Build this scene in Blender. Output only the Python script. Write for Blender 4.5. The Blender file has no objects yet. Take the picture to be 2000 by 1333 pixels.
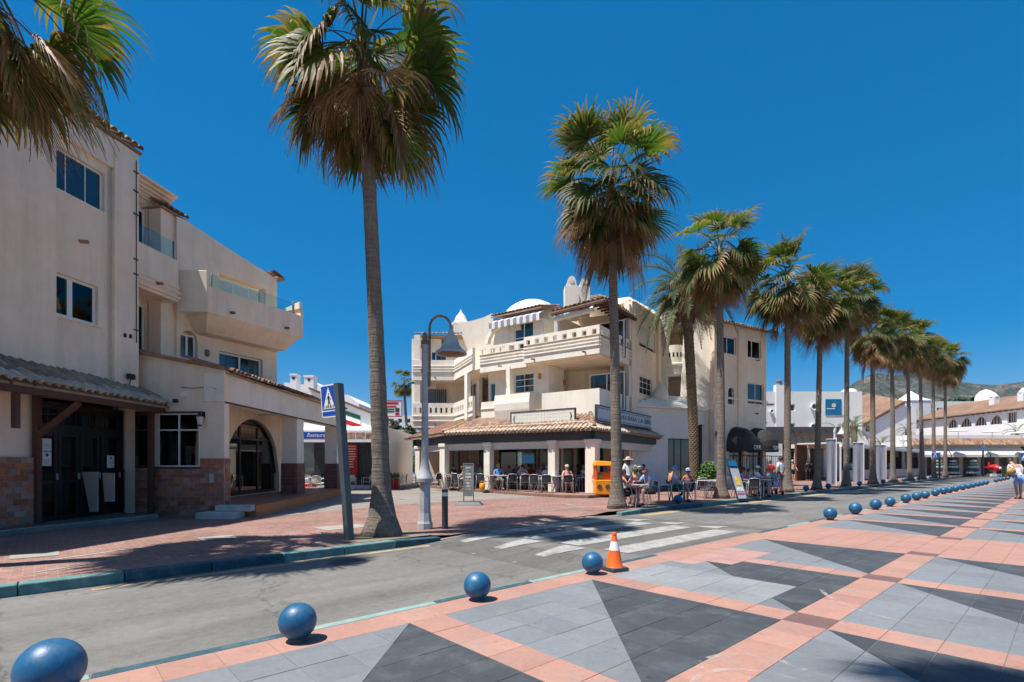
import bpy, bmesh, math, random
from mathutils import Vector, Matrix
R = math.radians
rnd = random.Random(7)
scene = bpy.context.scene
COL = scene.collection

# ------------------------------------------------------------------ camera, sky, sun, exposure
cam_d = bpy.data.cameras.new('camera')
cam = bpy.data.objects.new('camera', cam_d)
COL.objects.link(cam)
cam.location = (0, 0, 1.4)
cam.rotation_euler = (R(90), 0, 0)
cam_d.sensor_width = 36
cam_d.lens = 18
cam_d.shift_y = 0.1208
cam_d.clip_start = 0.05
cam_d.clip_end = 20000
scene.camera = cam

SUN_EL = 66.5
SUN_DIR = Vector((-0.90, -0.435, 0)).normalized()          # horizontal direction towards the sun
sun_vec = Vector((SUN_DIR.x * math.cos(R(SUN_EL)), SUN_DIR.y * math.cos(R(SUN_EL)), math.sin(R(SUN_EL))))
world = bpy.data.worlds.new('World')
scene.world = world
world.use_nodes = True
wn = world.node_tree
bg = wn.nodes['Background']
sky = wn.nodes.new('ShaderNodeTexSky')
sky.sky_type = 'NISHITA'
sky.sun_disc = False
sky.sun_elevation = R(SUN_EL)
sky.sun_rotation = math.atan2(sun_vec.x, sun_vec.y)
sky.altitude = 0
sky.air_density = 0.6
sky.dust_density = 0.8
sky.ozone_density = 1.0
hsv = wn.nodes.new('ShaderNodeHueSaturation')
hsv.inputs['Saturation'].default_value = 2.6
hsv.inputs['Hue'].default_value = 0.498
hsv.inputs['Value'].default_value = 1.66
gam = wn.nodes.new('ShaderNodeGamma')
gam.inputs['Gamma'].default_value = 0.5
wn.links.new(sky.outputs['Color'], gam.inputs['Color'])
wn.links.new(gam.outputs['Color'], hsv.inputs['Color'])
wn.links.new(hsv.outputs['Color'], bg.inputs['Color'])
bg.inputs['Strength'].default_value = 0.12

sun_d = bpy.data.lights.new('sun', 'SUN')
sun_d.energy = 5.0
sun_d.angle = R(0.53)
sun_d.color = (1.0, 0.95, 0.87)
sun = bpy.data.objects.new('sun', sun_d)
COL.objects.link(sun)
sun.location = (-20, -10, 40)
sun.rotation_euler = (-sun_vec).to_track_quat('-Z', 'Y').to_euler()

scene.view_settings.view_transform = 'Standard'
scene.view_settings.look = 'None'
scene.view_settings.gamma = 1
scene.view_settings.exposure = 0.62
scene.view_settings.use_curve_mapping = False
scene.render.engine = 'CYCLES'
scene.cycles.max_bounces = 8
scene.cycles.transparent_max_bounces = 24
scene.cycles.caustics_reflective = False
scene.cycles.caustics_refractive = False
scene.cycles.sample_clamp_indirect = 6

# ------------------------------------------------------------------ geometry helpers
SX, SY = 0.7396, 0.6730            # street direction
def S(a, b, z=0.0):
    """street coordinates: a along the road, b across towards the buildings"""
    return Vector((SX * a - SY * b, SY * a + SX * b, z))
def P(u, v, y):
    """point at depth y on the sight line of photo pixel (u, v)"""
    return Vector(((u - 1000) / 1000 * y, y, 1.4 + (908 - v) / 1000 * y))
def G(u, v, z=0.0):
    """ground point (height z) under photo pixel (u, v)"""
    y = (1.4 - z) * 1000 / (v - 908)
    return Vector(((u - 1000) / 1000 * y, y, z))
def A_at(u, b):
    r = (u - 1000) / 1000
    return (r * SX * b + SY * b) / (SX - SY * r)

def tag(o, label=None, cat=None, group=None, kind=None):
    if label: o['label'] = label
    if cat: o['category'] = cat
    if group: o['group'] = group
    if kind: o['kind'] = kind
    return o
def empty(name, loc=(0, 0, 0), rz=0.0):
    o = bpy.data.objects.new(name, None)
    COL.objects.link(o)
    o.location = loc
    o.rotation_euler = (0, 0, rz)
    o.empty_display_size = 0.2
    return o
def thing(name, label, cat, loc=(0, 0, 0), rz=0.0, group=None):
    return tag(empty(name, loc, rz), label, cat, group)
def base_of(o):
    p = Vector((0, 0, 0))
    while o is not None:
        p = p + o.location
        o = o.parent
    return p
def inst(name, mesh, parent=None, loc=(0, 0, 0), rot=(0, 0, 0), scale=(1, 1, 1)):
    o = bpy.data.objects.new(name, mesh)
    COL.objects.link(o)
    o.parent = parent
    o.location = loc
    o.rotation_euler = rot
    o.scale = scale
    return o
def copy_tree(o, parent=None):
    c = o.copy()
    COL.objects.link(c)
    c.parent = parent
    for ch in list(o.children):
        copy_tree(ch, c)
    return c

class MB:
    """collects faces and links them as one mesh object"""
    def __init__(self):
        self.v = []; self.f = []; self.m = []
    def add(self, vs, fs, mi=0):
        n = len(self.v)
        self.v += [tuple(p) for p in vs]
        self.f += [tuple(i + n for i in f) for f in fs]
        self.m += [mi] * len(fs)
    def quad(self, a, b, c, d, mi=0):
        self.add([a, b, c, d], [(0, 1, 2, 3)], mi)
    def poly(self, pts, mi=0):
        self.add(pts, [tuple(range(len(pts)))], mi)
    def hexa(self, p, mi=0):
        """p: 4 bottom points (ccw), 4 top points"""
        self.add(p, [(3, 2, 1, 0), (4, 5, 6, 7), (0, 1, 5, 4), (1, 2, 6, 5), (2, 3, 7, 6), (3, 0, 4, 7)], mi)
    def box(self, x0, x1, y0, y1, z0, z1, mi=0):
        self.hexa([(x0, y0, z0), (x1, y0, z0), (x1, y1, z0), (x0, y1, z0), (x0, y0, z1), (x1, y0, z1), (x1, y1, z1), (x0, y1, z1)], mi)
    def prism(self, pts, z0, z1, mi=0):
        n = len(pts)
        area = sum(pts[i][0] * pts[(i + 1) % n][1] - pts[(i + 1) % n][0] * pts[i][1] for i in range(n))
        if area < 0: pts = list(reversed(pts))
        vs = [(p[0], p[1], z0) for p in pts] + [(p[0], p[1], z1) for p in pts]
        fs = [tuple(reversed(range(n))), tuple(range(n, 2 * n))] + [(i, (i + 1) % n, n + (i + 1) % n, n + i) for i in range(n)]
        self.add(vs, fs, mi)
    def tube(self, pts, rad, n=8, mi=0, cap=True, flat=1.0):
        pts = [Vector(p) for p in pts]
        if not isinstance(rad, (list, tuple)): rad = [rad] * len(pts)
        rings = []
        up0 = Vector((0, 0, 1))
        prev = None
        for i, p in enumerate(pts):
            d = (pts[min(i + 1, len(pts) - 1)] - pts[max(i - 1, 0)])
            if d.length < 1e-9: d = Vector((0, 0, 1))
            d.normalize()
            if prev is None:
                ref = up0 if abs(d.z) < 0.9 else Vector((1, 0, 0))
                s = d.cross(ref).normalized()
            else:
                s = (prev - d * prev.dot(d))
                s = s.normalized() if s.length > 1e-6 else d.orthogonal().normalized()
            prev = s
            t = d.cross(s)
            rings.append([p + (s * math.cos(2 * math.pi * k / n) + t * math.sin(2 * math.pi * k / n) * flat) * rad[i] for k in range(n)])
        vs = [q for r in rings for q in r]
        fs = []
        for i in range(len(rings) - 1):
            for k in range(n):
                a = i * n + k; b = i * n + (k + 1) % n
                fs.append((a, a + n, b + n, b))
        if cap:
            fs.append(tuple(range(n)))
            fs.append(tuple(reversed(range((len(rings) - 1) * n, len(rings) * n))))
        self.add(vs, fs, mi)
    def lathe(self, prof, c=(0, 0, 0), n=16, mi=0, cap=True):
        """prof: (radius, z) pairs from bottom to top"""
        vs = []
        for r, z in prof:
            for k in range(n):
                a = 2 * math.pi * k / n
                vs.append((c[0] + r * math.cos(a), c[1] + r * math.sin(a), c[2] + z))
        fs = []
        for i in range(len(prof) - 1):
            for k in range(n):
                a = i * n + k; b = i * n + (k + 1) % n
                fs.append((a, b, b + n, a + n))
        if cap:
            fs.append(tuple(reversed(range(n))))
            fs.append(tuple(range((len(prof) - 1) * n, len(prof) * n)))
        self.add(vs, fs, mi)
    def sphere(self, c, r, n=12, m=8, mi=0, sc=(1, 1, 1)):
        vs = [(c[0], c[1], c[2] - r * sc[2])]
        for i in range(1, m):
            t = math.pi * i / m - math.pi / 2
            for k in range(n):
                a = 2 * math.pi * k / n
                vs.append((c[0] + r * sc[0] * math.cos(t) * math.cos(a), c[1] + r * sc[1] * math.cos(t) * math.sin(a), c[2] + r * sc[2] * math.sin(t)))
        vs.append((c[0], c[1], c[2] + r * sc[2]))
        fs = [(0, 1 + (k + 1) % n, 1 + k) for k in range(n)]
        for i in range(m - 2):
            for k in range(n):
                a = 1 + i * n + k; b = 1 + i * n + (k + 1) % n
                fs.append((a, b, b + n, a + n))
        top = len(vs) - 1; o = 1 + (m - 2) * n
        fs += [(o + k, o + (k + 1) % n, top) for k in range(n)]
        self.add(vs, fs, mi)
    def mesh(self, name, mat=None, smooth=False, off=(0, 0, 0)):
        me = bpy.data.meshes.new(name)
        o = Vector(off)
        me.from_pydata([(p[0] - o.x, p[1] - o.y, p[2] - o.z) for p in self.v], [], self.f)
        mats = mat if isinstance(mat, (list, tuple)) else [mat]
        for m in mats:
            if m is not None: me.materials.append(m)
        if len(mats) > 1:
            me.polygons.foreach_set('material_index', self.m)
        if smooth:
            me.polygons.foreach_set('use_smooth', [True] * len(me.polygons))
        me.update()
        return me
    def build(self, name, mat, parent=None, smooth=False, bevel=0.0, kind=None):
        """world coordinates; the object sits under parent without moving"""
        me = self.mesh(name, mat, smooth, base_of(parent) if parent else (0, 0, 0))
        o = bpy.data.objects.new(name, me)
        COL.objects.link(o)
        o.parent = parent
        if bevel:
            md = o.modifiers.new('edge', 'BEVEL'); md.width = bevel; md.segments = 2; md.limit_method = 'ANGLE'; md.angle_limit = R(40)
        if smooth and isinstance(smooth, float):
            auto_smooth(me, smooth)
        if kind: o['kind'] = kind
        return o
def auto_smooth(me, deg):
    me.polygons.foreach_set('use_smooth', [True] * len(me.polygons))
    bm = bmesh.new(); bm.from_mesh(me)
    for e in bm.edges:
        if len(e.link_faces) == 2 and e.calc_face_angle(0) > R(deg): e.smooth = False
    bm.to_mesh(me); bm.free()

class Frame:
    """a wall's own axes: s along it, n outward (towards the viewer), z up"""
    def __init__(self, p0, p1, flip=False):
        self.o = Vector((p0[0], p0[1], 0))
        d = Vector((p1[0] - p0[0], p1[1] - p0[1], 0))
        self.len = d.length
        self.d = d.normalized()
        self.n = Vector((self.d.y, -self.d.x, 0)) * (-1 if flip else 1)
        self.flip = flip
    def __call__(self, s, n, z):
        p = self.o + self.d * s + self.n * n
        return Vector((p.x, p.y, z))
    def s_at(self, u):
        """s where the sight line of photo column u meets the wall plane"""
        r = (u - 1000) / 1000
        den = self.d.x - r * self.d.y
        return (r * self.o.y - self.o.x) / den
    def y_at(self, u):
        return self.o.y + self.d.y * self.s_at(u)
    def z_at(self, u, v):
        return 1.4 + (908 - v) / 1000 * self.y_at(u)
    def box(self, mb, s0, s1, n0, n1, z0, z1, mi=0):
        q = [self(s0, n1, z0), self(s1, n1, z0), self(s1, n0, z0), self(s0, n0, z0), self(s0, n1, z1), self(s1, n1, z1), self(s1, n0, z1), self(s0, n0, z1)]
        if self.flip: q = [q[1], q[0], q[3], q[2], q[5], q[4], q[7], q[6]]
        mb.hexa(q, mi)

def wall(mb, fr, s0, s1, z0, ztop, thick, openings=(), n=0.0, mi=0, mi_in=None):
    """wall slab whose front lies at n, with openings (sa, sb, za, zb, kind): kind '' rectangle, 'arch' round top, 'point' pointed top"""
    if mi_in is None: mi_in = mi
    zt = ztop if callable(ztop) else (lambda s: ztop)
    cuts = {s0, s1}
    if callable(ztop):
        for i in range(1, 12): cuts.add(s0 + (s1 - s0) * i / 12)
    for o in openings:
        cuts.add(max(s0, o[0])); cuts.add(min(s1, o[1]))
        if o[4]:
            for i in range(1, 14): cuts.add(o[0] + (o[1] - o[0]) * i / 14)
    cs = sorted(c for c in cuts if s0 - 1e-6 <= c <= s1 + 1e-6)
    def top(o, s):
        sa, sb, za, zb, k = o
        w = (sb - sa) / 2; x = abs(s - (sa + sb) / 2) / w
        x = min(1, x)
        if k == 'arch':
            h = min(w, zb - za)
            return zb - h + h * math.sqrt(max(0, 1 - x * x))
        if k == 'seg':
            h = min(w * 0.35, zb - za)
            return zb - h + h * math.sqrt(max(0, 1 - x * x))
        if k == 'point':
            h = w * 1.25
            return zb - h + h * math.sqrt(max(0, 1 - x ** 1.7)) * (1 - 0.12 * x)
        return zb
    def face(pts, m):
        if fr.flip: pts = list(reversed(pts))
        mb.poly(pts, m)
    for i in range(len(cs) - 1):
        a, b = cs[i], cs[i + 1]
        if b - a < 1e-6: continue
        mid = (a + b) / 2
        ops = sorted([o for o in openings if o[0] < mid < o[1]], key=lambda o: o[2])
        la, lb = z0, z0
        for o in ops + [None]:
            if o is None: ha, hb = zt(a), zt(b)
            else: ha = hb = o[2]
            if ha - la > 1e-5 or hb - lb > 1e-5:
                face([fr(a, n, la), fr(b, n, lb), fr(b, n, hb), fr(a, n, ha)], mi)
                face([fr(b, n - thick, lb), fr(a, n - thick, la), fr(a, n - thick, ha), fr(b, n - thick, hb)], mi_in)
            if o is not None:
                face([fr(a, n, ha), fr(b, n, hb), fr(b, n - thick, hb), fr(a, n - thick, ha)], mi_in)      # sill
                la, lb = top(o, a), top(o, b)
                face([fr(a, n - thick, la), fr(b, n - thick, lb), fr(b, n, lb), fr(a, n, la)], mi_in)      # soffit
        face([fr(a, n, zt(a)), fr(b, n, zt(b)), fr(b, n - thick, zt(b)), fr(a, n - thick, zt(a))], mi)
    for o in openings:
        for s, sg in ((o[0], 1), (o[1], -1)):
            if not (s0 + 1e-6 < s < s1 - 1e-6): continue
            t = top(o, s)
            q = [fr(s, n, o[2]), fr(s, n - thick, o[2]), fr(s, n - thick, t), fr(s, n, t)]
            face(q if sg > 0 else list(reversed(q)), mi_in)
    face([fr(s0, n - thick, z0), fr(s0, n, z0), fr(s0, n, zt(s0)), fr(s0, n - thick, zt(s0))], mi)
    face([fr(s1, n, z0), fr(s1, n - thick, z0), fr(s1, n - thick, zt(s1)), fr(s1, n, zt(s1))], mi)

# ------------------------------------------------------------------ materials
def mat(name, color, rough=0.8, metal=0.0, var=0.12, scale=1.5, bump=0.0, bscale=40.0, streak=0.0, spec=0.5, objvar=0.0,
        local=False, dirt=None, dirt_amt=0.0, dirt_scale=2.0, coat=0.0, huevar=0.0, specks=0.0, speck_scale=7.0):
    m = bpy.data.materials.new(name)
    m.use_nodes = True
    nt = m.node_tree; N = nt.nodes; L = nt.links
    b = N['Principled BSDF']
    b.inputs['Roughness'].default_value = rough
    b.inputs['Metallic'].default_value = metal
    b.inputs['Specular IOR Level'].default_value = spec
    if coat: b.inputs['Coat Weight'].default_value = coat
    if local: vec = N.new('ShaderNodeTexCoord').outputs['Object']
    else: vec = N.new('ShaderNodeNewGeometry').outputs['Position']
    def noise(sc, det=4, v=vec, rg=0.6):
        t = N.new('ShaderNodeTexNoise'); t.inputs['Scale'].default_value = sc; t.inputs['Detail'].default_value = det; t.inputs['Roughness'].default_value = rg
        L.new(v, t.inputs['Vector']); return t.outputs['Fac']
    def rng(x, a, bb, c, d):
        t = N.new('ShaderNodeMapRange'); L.new(x, t.inputs[0])
        for i, q in enumerate((a, bb, c, d)): t.inputs[i + 1].default_value = q
        return t.outputs[0]
    def mul(x, y):
        t = N.new('ShaderNodeMath'); t.operation = 'MULTIPLY'; L.new(x, t.inputs[0])
        if isinstance(y, float): t.inputs[1].default_value = y
        else: L.new(y, t.inputs[1])
        return t.outputs[0]
    f = rng(noise(scale), 0.3, 0.7, 1 - var, 1 + var)
    f2 = rng(noise(scale * 9, 3), 0.3, 0.7, 1 - var * 0.6, 1 + var * 0.6)
    f = mul(f, f2)
    if streak:
        mp = N.new('ShaderNodeMapping'); mp.inputs['Scale'].default_value = (1, 1, 0.09); L.new(vec, mp.inputs['Vector'])
        f = mul(f, rng(noise(2.6, 5, mp.outputs[0], 0.7), 0.45, 0.75, 1.0, 1 - streak))
    if specks:                                                   # gum, grit and small stains
        vo = N.new('ShaderNodeTexVoronoi'); vo.inputs['Scale'].default_value = speck_scale; L.new(vec, vo.inputs['Vector'])
        wn2 = N.new('ShaderNodeTexWhiteNoise'); L.new(vo.outputs['Color'], wn2.inputs['Vector'])
        th = N.new('ShaderNodeMath'); th.operation = 'MULTIPLY'; L.new(wn2.outputs['Value'], th.inputs[0]); th.inputs[1].default_value = 0.13
        df = N.new('ShaderNodeMath'); df.operation = 'SUBTRACT'; L.new(vo.outputs['Distance'], df.inputs[0]); L.new(th.outputs[0], df.inputs[1])
        f = mul(f, rng(df.outputs[0], -0.02, 0.03, 1 - specks, 1.0))
        f = mul(f, rng(noise(0.55, 6, vec, 0.7), 0.52, 0.70, 1.0, 1 - specks * 0.5))
        f = mul(f, rng(noise(26, 5, vec, 0.7), 0.35, 0.65, 1 - specks * 0.30, 1 + specks * 0.22))
    if objvar:
        oi = N.new('ShaderNodeObjectInfo')
        f = mul(f, rng(oi.outputs['Random'], 0, 1, 1 - objvar, 1 + objvar))
    vm = N.new('ShaderNodeVectorMath'); vm.operation = 'SCALE'
    vm.inputs[0].default_value = color[:3]
    L.new(f, vm.inputs['Scale'])
    out = vm.outputs[0]
    if huevar:
        oi2 = N.new('ShaderNodeObjectInfo')
        hs = N.new('ShaderNodeHueSaturation'); L.new(out, hs.inputs['Color'])
        L.new(rng(oi2.outputs['Random'], 0, 1, 0.5 - huevar, 0.5 + huevar), hs.inputs['Hue'])
        wn_ = N.new('ShaderNodeTexWhiteNoise'); wn_.noise_dimensions = '1D'; L.new(oi2.outputs['Random'], wn_.inputs['W'])
        L.new(rng(wn_.outputs['Value'], 0, 1, 0.65, 1.15), hs.inputs['Saturation'])
        out = hs.outputs[0]
    if dirt:
        mx = N.new('ShaderNodeMix'); mx.data_type = 'RGBA'
        L.new(mul(rng(noise(dirt_scale, 6, vec, 0.7), 0.5, 0.72, 0, 1), float(dirt_amt)), mx.inputs[0])
        L.new(out, mx.inputs[6]); mx.inputs[7].default_value = (*dirt, 1)
        out = mx.outputs[2]
    L.new(out, b.inputs['Base Color'])
    if bump:
        bp = N.new('ShaderNodeBump'); bp.inputs['Strength'].default_value = bump; bp.inputs['Distance'].default_value = 0.02
        L.new(noise(bscale, 5), bp.inputs['Height']); L.new(bp.outputs[0], b.inputs['Normal'])
    return m
def glass_mat(name, tint=(0.72, 0.8, 0.8), refl=0.9, ior=1.75):
    m = bpy.data.materials.new(name); m.use_nodes = True
    nt = m.node_tree; N = nt.nodes; L = nt.links
    N.remove(N['Principled BSDF'])
    tr = N.new('ShaderNodeBsdfTransparent'); tr.inputs[0].default_value = (*tint, 1)
    gl = N.new('ShaderNodeBsdfGlossy'); gl.inputs[0].default_value = (refl, refl, refl, 1); gl.inputs['Roughness'].default_value = 0.015
    fr = N.new('ShaderNodeFresnel'); fr.inputs[0].default_value = ior
    ms = N.new('ShaderNodeMixShader')
    L.new(fr.outputs[0], ms.inputs[0]); L.new(tr.outputs[0], ms.inputs[1]); L.new(gl.outputs[0], ms.inputs[2])
    L.new(ms.outputs[0], N['Material Output'].inputs[0])
    return m

M = {}
M['stucco'] = mat('cream stucco', (0.88, 0.725, 0.57), 0.92, var=0.06, scale=0.8, bump=0.25, bscale=25, streak=0.17, dirt=(0.56, 0.42, 0.29), dirt_amt=0.3, dirt_scale=0.9)
M['stucco_white'] = mat('white stucco', (0.83, 0.765, 0.66), 0.9, var=0.05, scale=0.9, bump=0.25, bscale=22, streak=0.12, dirt=(0.48, 0.42, 0.33), dirt_amt=0.3, dirt_scale=1.1)
M['limewash'] = mat('limewashed wall', (0.76, 0.76, 0.74), 0.9, var=0.04, scale=0.8, bump=0.2, bscale=20, streak=0.08)
M['far_white'] = mat('far white wall', (0.76, 0.76, 0.75), 0.9, var=0.03, scale=0.3, streak=0.05)
M['tile'] = mat('terracotta roof tile', (0.265, 0.145, 0.088), 0.9, var=0.32, scale=6, bump=0.3, bscale=30, objvar=0.42, huevar=0.014, dirt=(0.36, 0.285, 0.20), dirt_amt=0.7, dirt_scale=5)
M['tile_old'] = mat('weathered roof tile', (0.32, 0.185, 0.115), 0.92, var=0.3, scale=6, bump=0.3, bscale=30, objvar=0.35, huevar=0.02, dirt=(0.34, 0.26, 0.19), dirt_amt=0.6, dirt_scale=4)
M['tile_bed'] = mat('roof mortar bed', (0.30, 0.22, 0.16), 0.95, var=0.2, scale=4)
M['brick'] = mat('clay facing tile', (0.39, 0.155, 0.092), 0.85, var=0.2, scale=8, bump=0.2, bscale=50, objvar=0.22, huevar=0.004, dirt=(0.30, 0.18, 0.13), dirt_amt=0.4, dirt_scale=3)
M['brick_dark'] = mat('dark brown facing tile', (0.17, 0.075, 0.06), 0.7, var=0.2, scale=8, bump=0.15, bscale=50, objvar=0.25)
M['mortar'] = mat('pale mortar', (0.45, 0.36, 0.29), 0.95, var=0.15, scale=5)
M['wood_dark'] = mat('dark stained timber', (0.085, 0.032, 0.022), 0.6, var=0.25, scale=6, bump=0.15, bscale=60)
M['wood_brown'] = mat('brown timber', (0.12, 0.055, 0.032), 0.65, var=0.25, scale=6, bump=0.15, bscale=60)
M['black_metal'] = mat('black painted metal', (0.012, 0.012, 0.014), 0.4, var=0.15, scale=4)
M['white_pvc'] = mat('white window frame', (0.78, 0.78, 0.77), 0.45, var=0.03)
M['shutter'] = mat('pale roller shutter', (0.62, 0.60, 0.56), 0.6, var=0.04)
M['pane'] = mat('dark window pane', (0.035, 0.05, 0.06), 0.04, var=0.3, scale=0.7, spec=0.9)
M['pane_blue'] = mat('blue tinted window pane', (0.015, 0.035, 0.06), 0.03, var=0.2, scale=0.7, spec=0.9)
M['glass'] = glass_mat('clear glass')
M['glass_green'] = glass_mat('greenish balustrade glass', (0.80, 0.93, 0.93), 0.9, 1.22)
M['curtain'] = mat('pale curtain', (0.42, 0.40, 0.37), 0.95, var=0.2, scale=7)
M['glass_house'] = glass_mat('house window glass', (0.75, 0.8, 0.8), 0.9, 1.5)
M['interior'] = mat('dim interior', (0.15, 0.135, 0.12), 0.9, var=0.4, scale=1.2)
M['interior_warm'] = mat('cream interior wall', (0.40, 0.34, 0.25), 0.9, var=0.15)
M['alu'] = mat('brushed aluminium', (0.52, 0.53, 0.55), 0.35, metal=0.25, var=0.1, scale=8, local=True)
M['steel_grey'] = mat('galvanised grey paint', (0.21, 0.225, 0.24), 0.6, var=0.12, scale=5, bump=0.1, bscale=60, dirt=(0.14, 0.12, 0.10), dirt_amt=0.5, dirt_scale=4)
M['lamp_grey'] = mat('lamp grey paint', (0.40, 0.42, 0.44), 0.55, var=0.15, scale=5, bump=0.08, bscale=70, dirt=(0.26, 0.16, 0.10), dirt_amt=0.6, dirt_scale=6)
M['rust'] = mat('rusty steel', (0.22, 0.13, 0.085), 0.8, var=0.35, scale=9, dirt=(0.30, 0.30, 0.30), dirt_amt=0.6, dirt_scale=6)
M['charcoal'] = mat('charcoal paint', (0.035, 0.045, 0.052), 0.5, var=0.1, scale=6)
M['white'] = mat('white paint', (0.78, 0.78, 0.77), 0.6, var=0.05)
M['offwhite'] = mat('off white canvas', (0.62, 0.60, 0.56), 0.9, var=0.06, scale=3)
M['blue_sign'] = mat('blue sign film', (0.012, 0.085, 0.42), 0.35, var=0.05)
M['black'] = mat('black', (0.01, 0.01, 0.01), 0.6, var=0.1)
M['red'] = mat('red paint', (0.50, 0.015, 0.02), 0.35, var=0.1, scale=5)
M['green_flag'] = mat('green paint', (0.01, 0.13, 0.06), 0.6, var=0.1)
M['orange'] = mat('orange cone plastic', (0.85, 0.13, 0.012), 0.45, var=0.08, scale=9, local=True, dirt=(0.35, 0.10, 0.04), dirt_amt=0.35, dirt_scale=14)
M['yellow'] = mat('yellow orange plastic', (0.80, 0.30, 0.01), 0.45, var=0.12, scale=5)
M['weave'] = mat('dark woven rattan', (0.03, 0.03, 0.033), 0.7, var=0.4, scale=30, local=True, bump=0.4, bscale=120)
M['stone_step'] = mat('pale stone step', (0.48, 0.48, 0.47), 0.75, var=0.15, scale=3, dirt=(0.25, 0.24, 0.23), dirt_amt=0.5)
M['teal_kerb'] = mat('worn teal kerb paint', (0.09, 0.20, 0.195), 0.75, var=0.2, scale=5, bump=0.3, bscale=40, dirt=(0.34, 0.36, 0.33), dirt_amt=0.75, dirt_scale=3.5)
M['blue_kerb'] = mat('worn dark blue kerb paint', (0.025, 0.075, 0.10), 0.7, var=0.25, scale=5, bump=0.3, bscale=40, dirt=(0.16, 0.21, 0.21), dirt_amt=0.6, dirt_scale=4)
M['aqua_kerb'] = mat('light aqua kerb paint', (0.20, 0.31, 0.285), 0.75, var=0.15, scale=5, bump=0.2, bscale=40, dirt=(0.42, 0.44, 0.40), dirt_amt=0.7, dirt_scale=4)
M['canvas_black'] = mat('black awning canvas', (0.025, 0.026, 0.028), 0.85, var=0.15, scale=3)

def roof_far_mat(name, c):
    m = bpy.data.materials.new(name); m.use_nodes = True
    N = m.node_tree.nodes; L = m.node_tree.links; b = N['Principled BSDF']; b.inputs['Roughness'].default_value = 0.9
    g = N.new('ShaderNodeNewGeometry')
    def nz(s, lo, hi, a, bb):
        t = N.new('ShaderNodeTexNoise'); t.inputs['Scale'].default_value = s; t.inputs['Detail'].default_value = 5; L.new(g.outputs['Position'], t.inputs['Vector'])
        q = N.new('ShaderNodeMapRange'); L.new(t.outputs['Fac'], q.inputs[0])
        for i, v in enumerate((lo, hi, a, bb)): q.inputs[i + 1].default_value = v
        return q.outputs[0]
    w = N.new('ShaderNodeTexWave'); w.wave_type = 'BANDS'; w.bands_direction = 'Y'; w.inputs['Scale'].default_value = 1.3; w.inputs['Distortion'].default_value = 1.0; L.new(g.outputs['Position'], w.inputs['Vector'])
    q = N.new('ShaderNodeMapRange'); L.new(w.outputs['Fac'], q.inputs[0]); q.inputs[3].default_value = 0.72; q.inputs[4].default_value = 1.15
    m1 = N.new('ShaderNodeMath'); m1.operation = 'MULTIPLY'; L.new(q.outputs[0], m1.inputs[0]); L.new(nz(0.5, 0.3, 0.7, 0.75, 1.2), m1.inputs[1])
    m2 = N.new('ShaderNodeMath'); m2.operation = 'MULTIPLY'; L.new(m1.outputs[0], m2.inputs[0]); L.new(nz(4.0, 0.3, 0.7, 0.75, 1.25), m2.inputs[1])
    sc = N.new('ShaderNodeVectorMath'); sc.operation = 'SCALE'; sc.inputs[0].default_value = c; L.new(m2.outputs[0], sc.inputs['Scale']); L.new(sc.outputs[0], b.inputs['Base Color'])
    return m
M['roof_far'] = roof_far_mat('distant tiled roof', (0.24, 0.14, 0.092))
# ------------------------------------------------------------------ ground, road, promenade, pavement
def street_vec(N, L, ang=42.3):
    g = N.new('ShaderNodeNewGeometry')
    mp = N.new('ShaderNodeMapping'); mp.inputs['Rotation'].default_value = (0, 0, R(-ang))
    L.new(g.outputs['Position'], mp.inputs['Vector'])
    return mp.outputs[0]
def paver_mat(name, c1, c2, mortar, bw, bh, rough=0.85, var=0.25):
    m = bpy.data.materials.new(name); m.use_nodes = True
    N = m.node_tree.nodes; L = m.node_tree.links
    b = N['Principled BSDF']; b.inputs['Roughness'].default_value = rough
    v = street_vec(N, L)
    br = N.new('ShaderNodeTexBrick')
    br.inputs['Color1'].default_value = (*c1, 1); br.inputs['Color2'].default_value = (*c2, 1); br.inputs['Mortar'].default_value = (*mortar, 1)
    br.inputs['Scale'].default_value = 1; br.inputs['Mortar Size'].default_value = 0.006
    br.inputs['Brick Width'].default_value = bw; br.inputs['Row Height'].default_value = bh; br.inputs['Bias'].default_value = 0.0
    L.new(v, br.inputs['Vector'])
    def noise(sc, d=5):
        t = N.new('ShaderNodeTexNoise'); t.inputs['Scale'].default_value = sc; t.inputs['Detail'].default_value = d; L.new(v, t.inputs['Vector'])
        r = N.new('ShaderNodeMapRange'); L.new(t.outputs['Fac'], r.inputs[0]); r.inputs[1].default_value = 0.3; r.inputs[2].default_value = 0.7
        r.inputs[3].default_value = 1 - var; r.inputs[4].default_value = 1 + var * 0.8
        return r.outputs[0]
    mu = N.new('ShaderNodeMath'); mu.operation = 'MULTIPLY'; L.new(noise(0.7), mu.inputs[0]); L.new(noise(9), mu.inputs[1])
    sc = N.new('ShaderNodeVectorMath'); sc.operation = 'SCALE'; L.new(br.outputs['Color'], sc.inputs[0]); L.new(mu.outputs[0], sc.inputs['Scale'])
    L.new(sc.outputs[0], b.inputs['Base Color'])
    bp = N.new('ShaderNodeBump'); bp.inputs['Strength'].default_value = 0.4; bp.inputs['Distance'].default_value = 0.006; bp.invert = True
    L.new(br.outputs['Fac'], bp.inputs['Height']); L.new(bp.outputs[0], b.inputs['Normal'])
    return m
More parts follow.
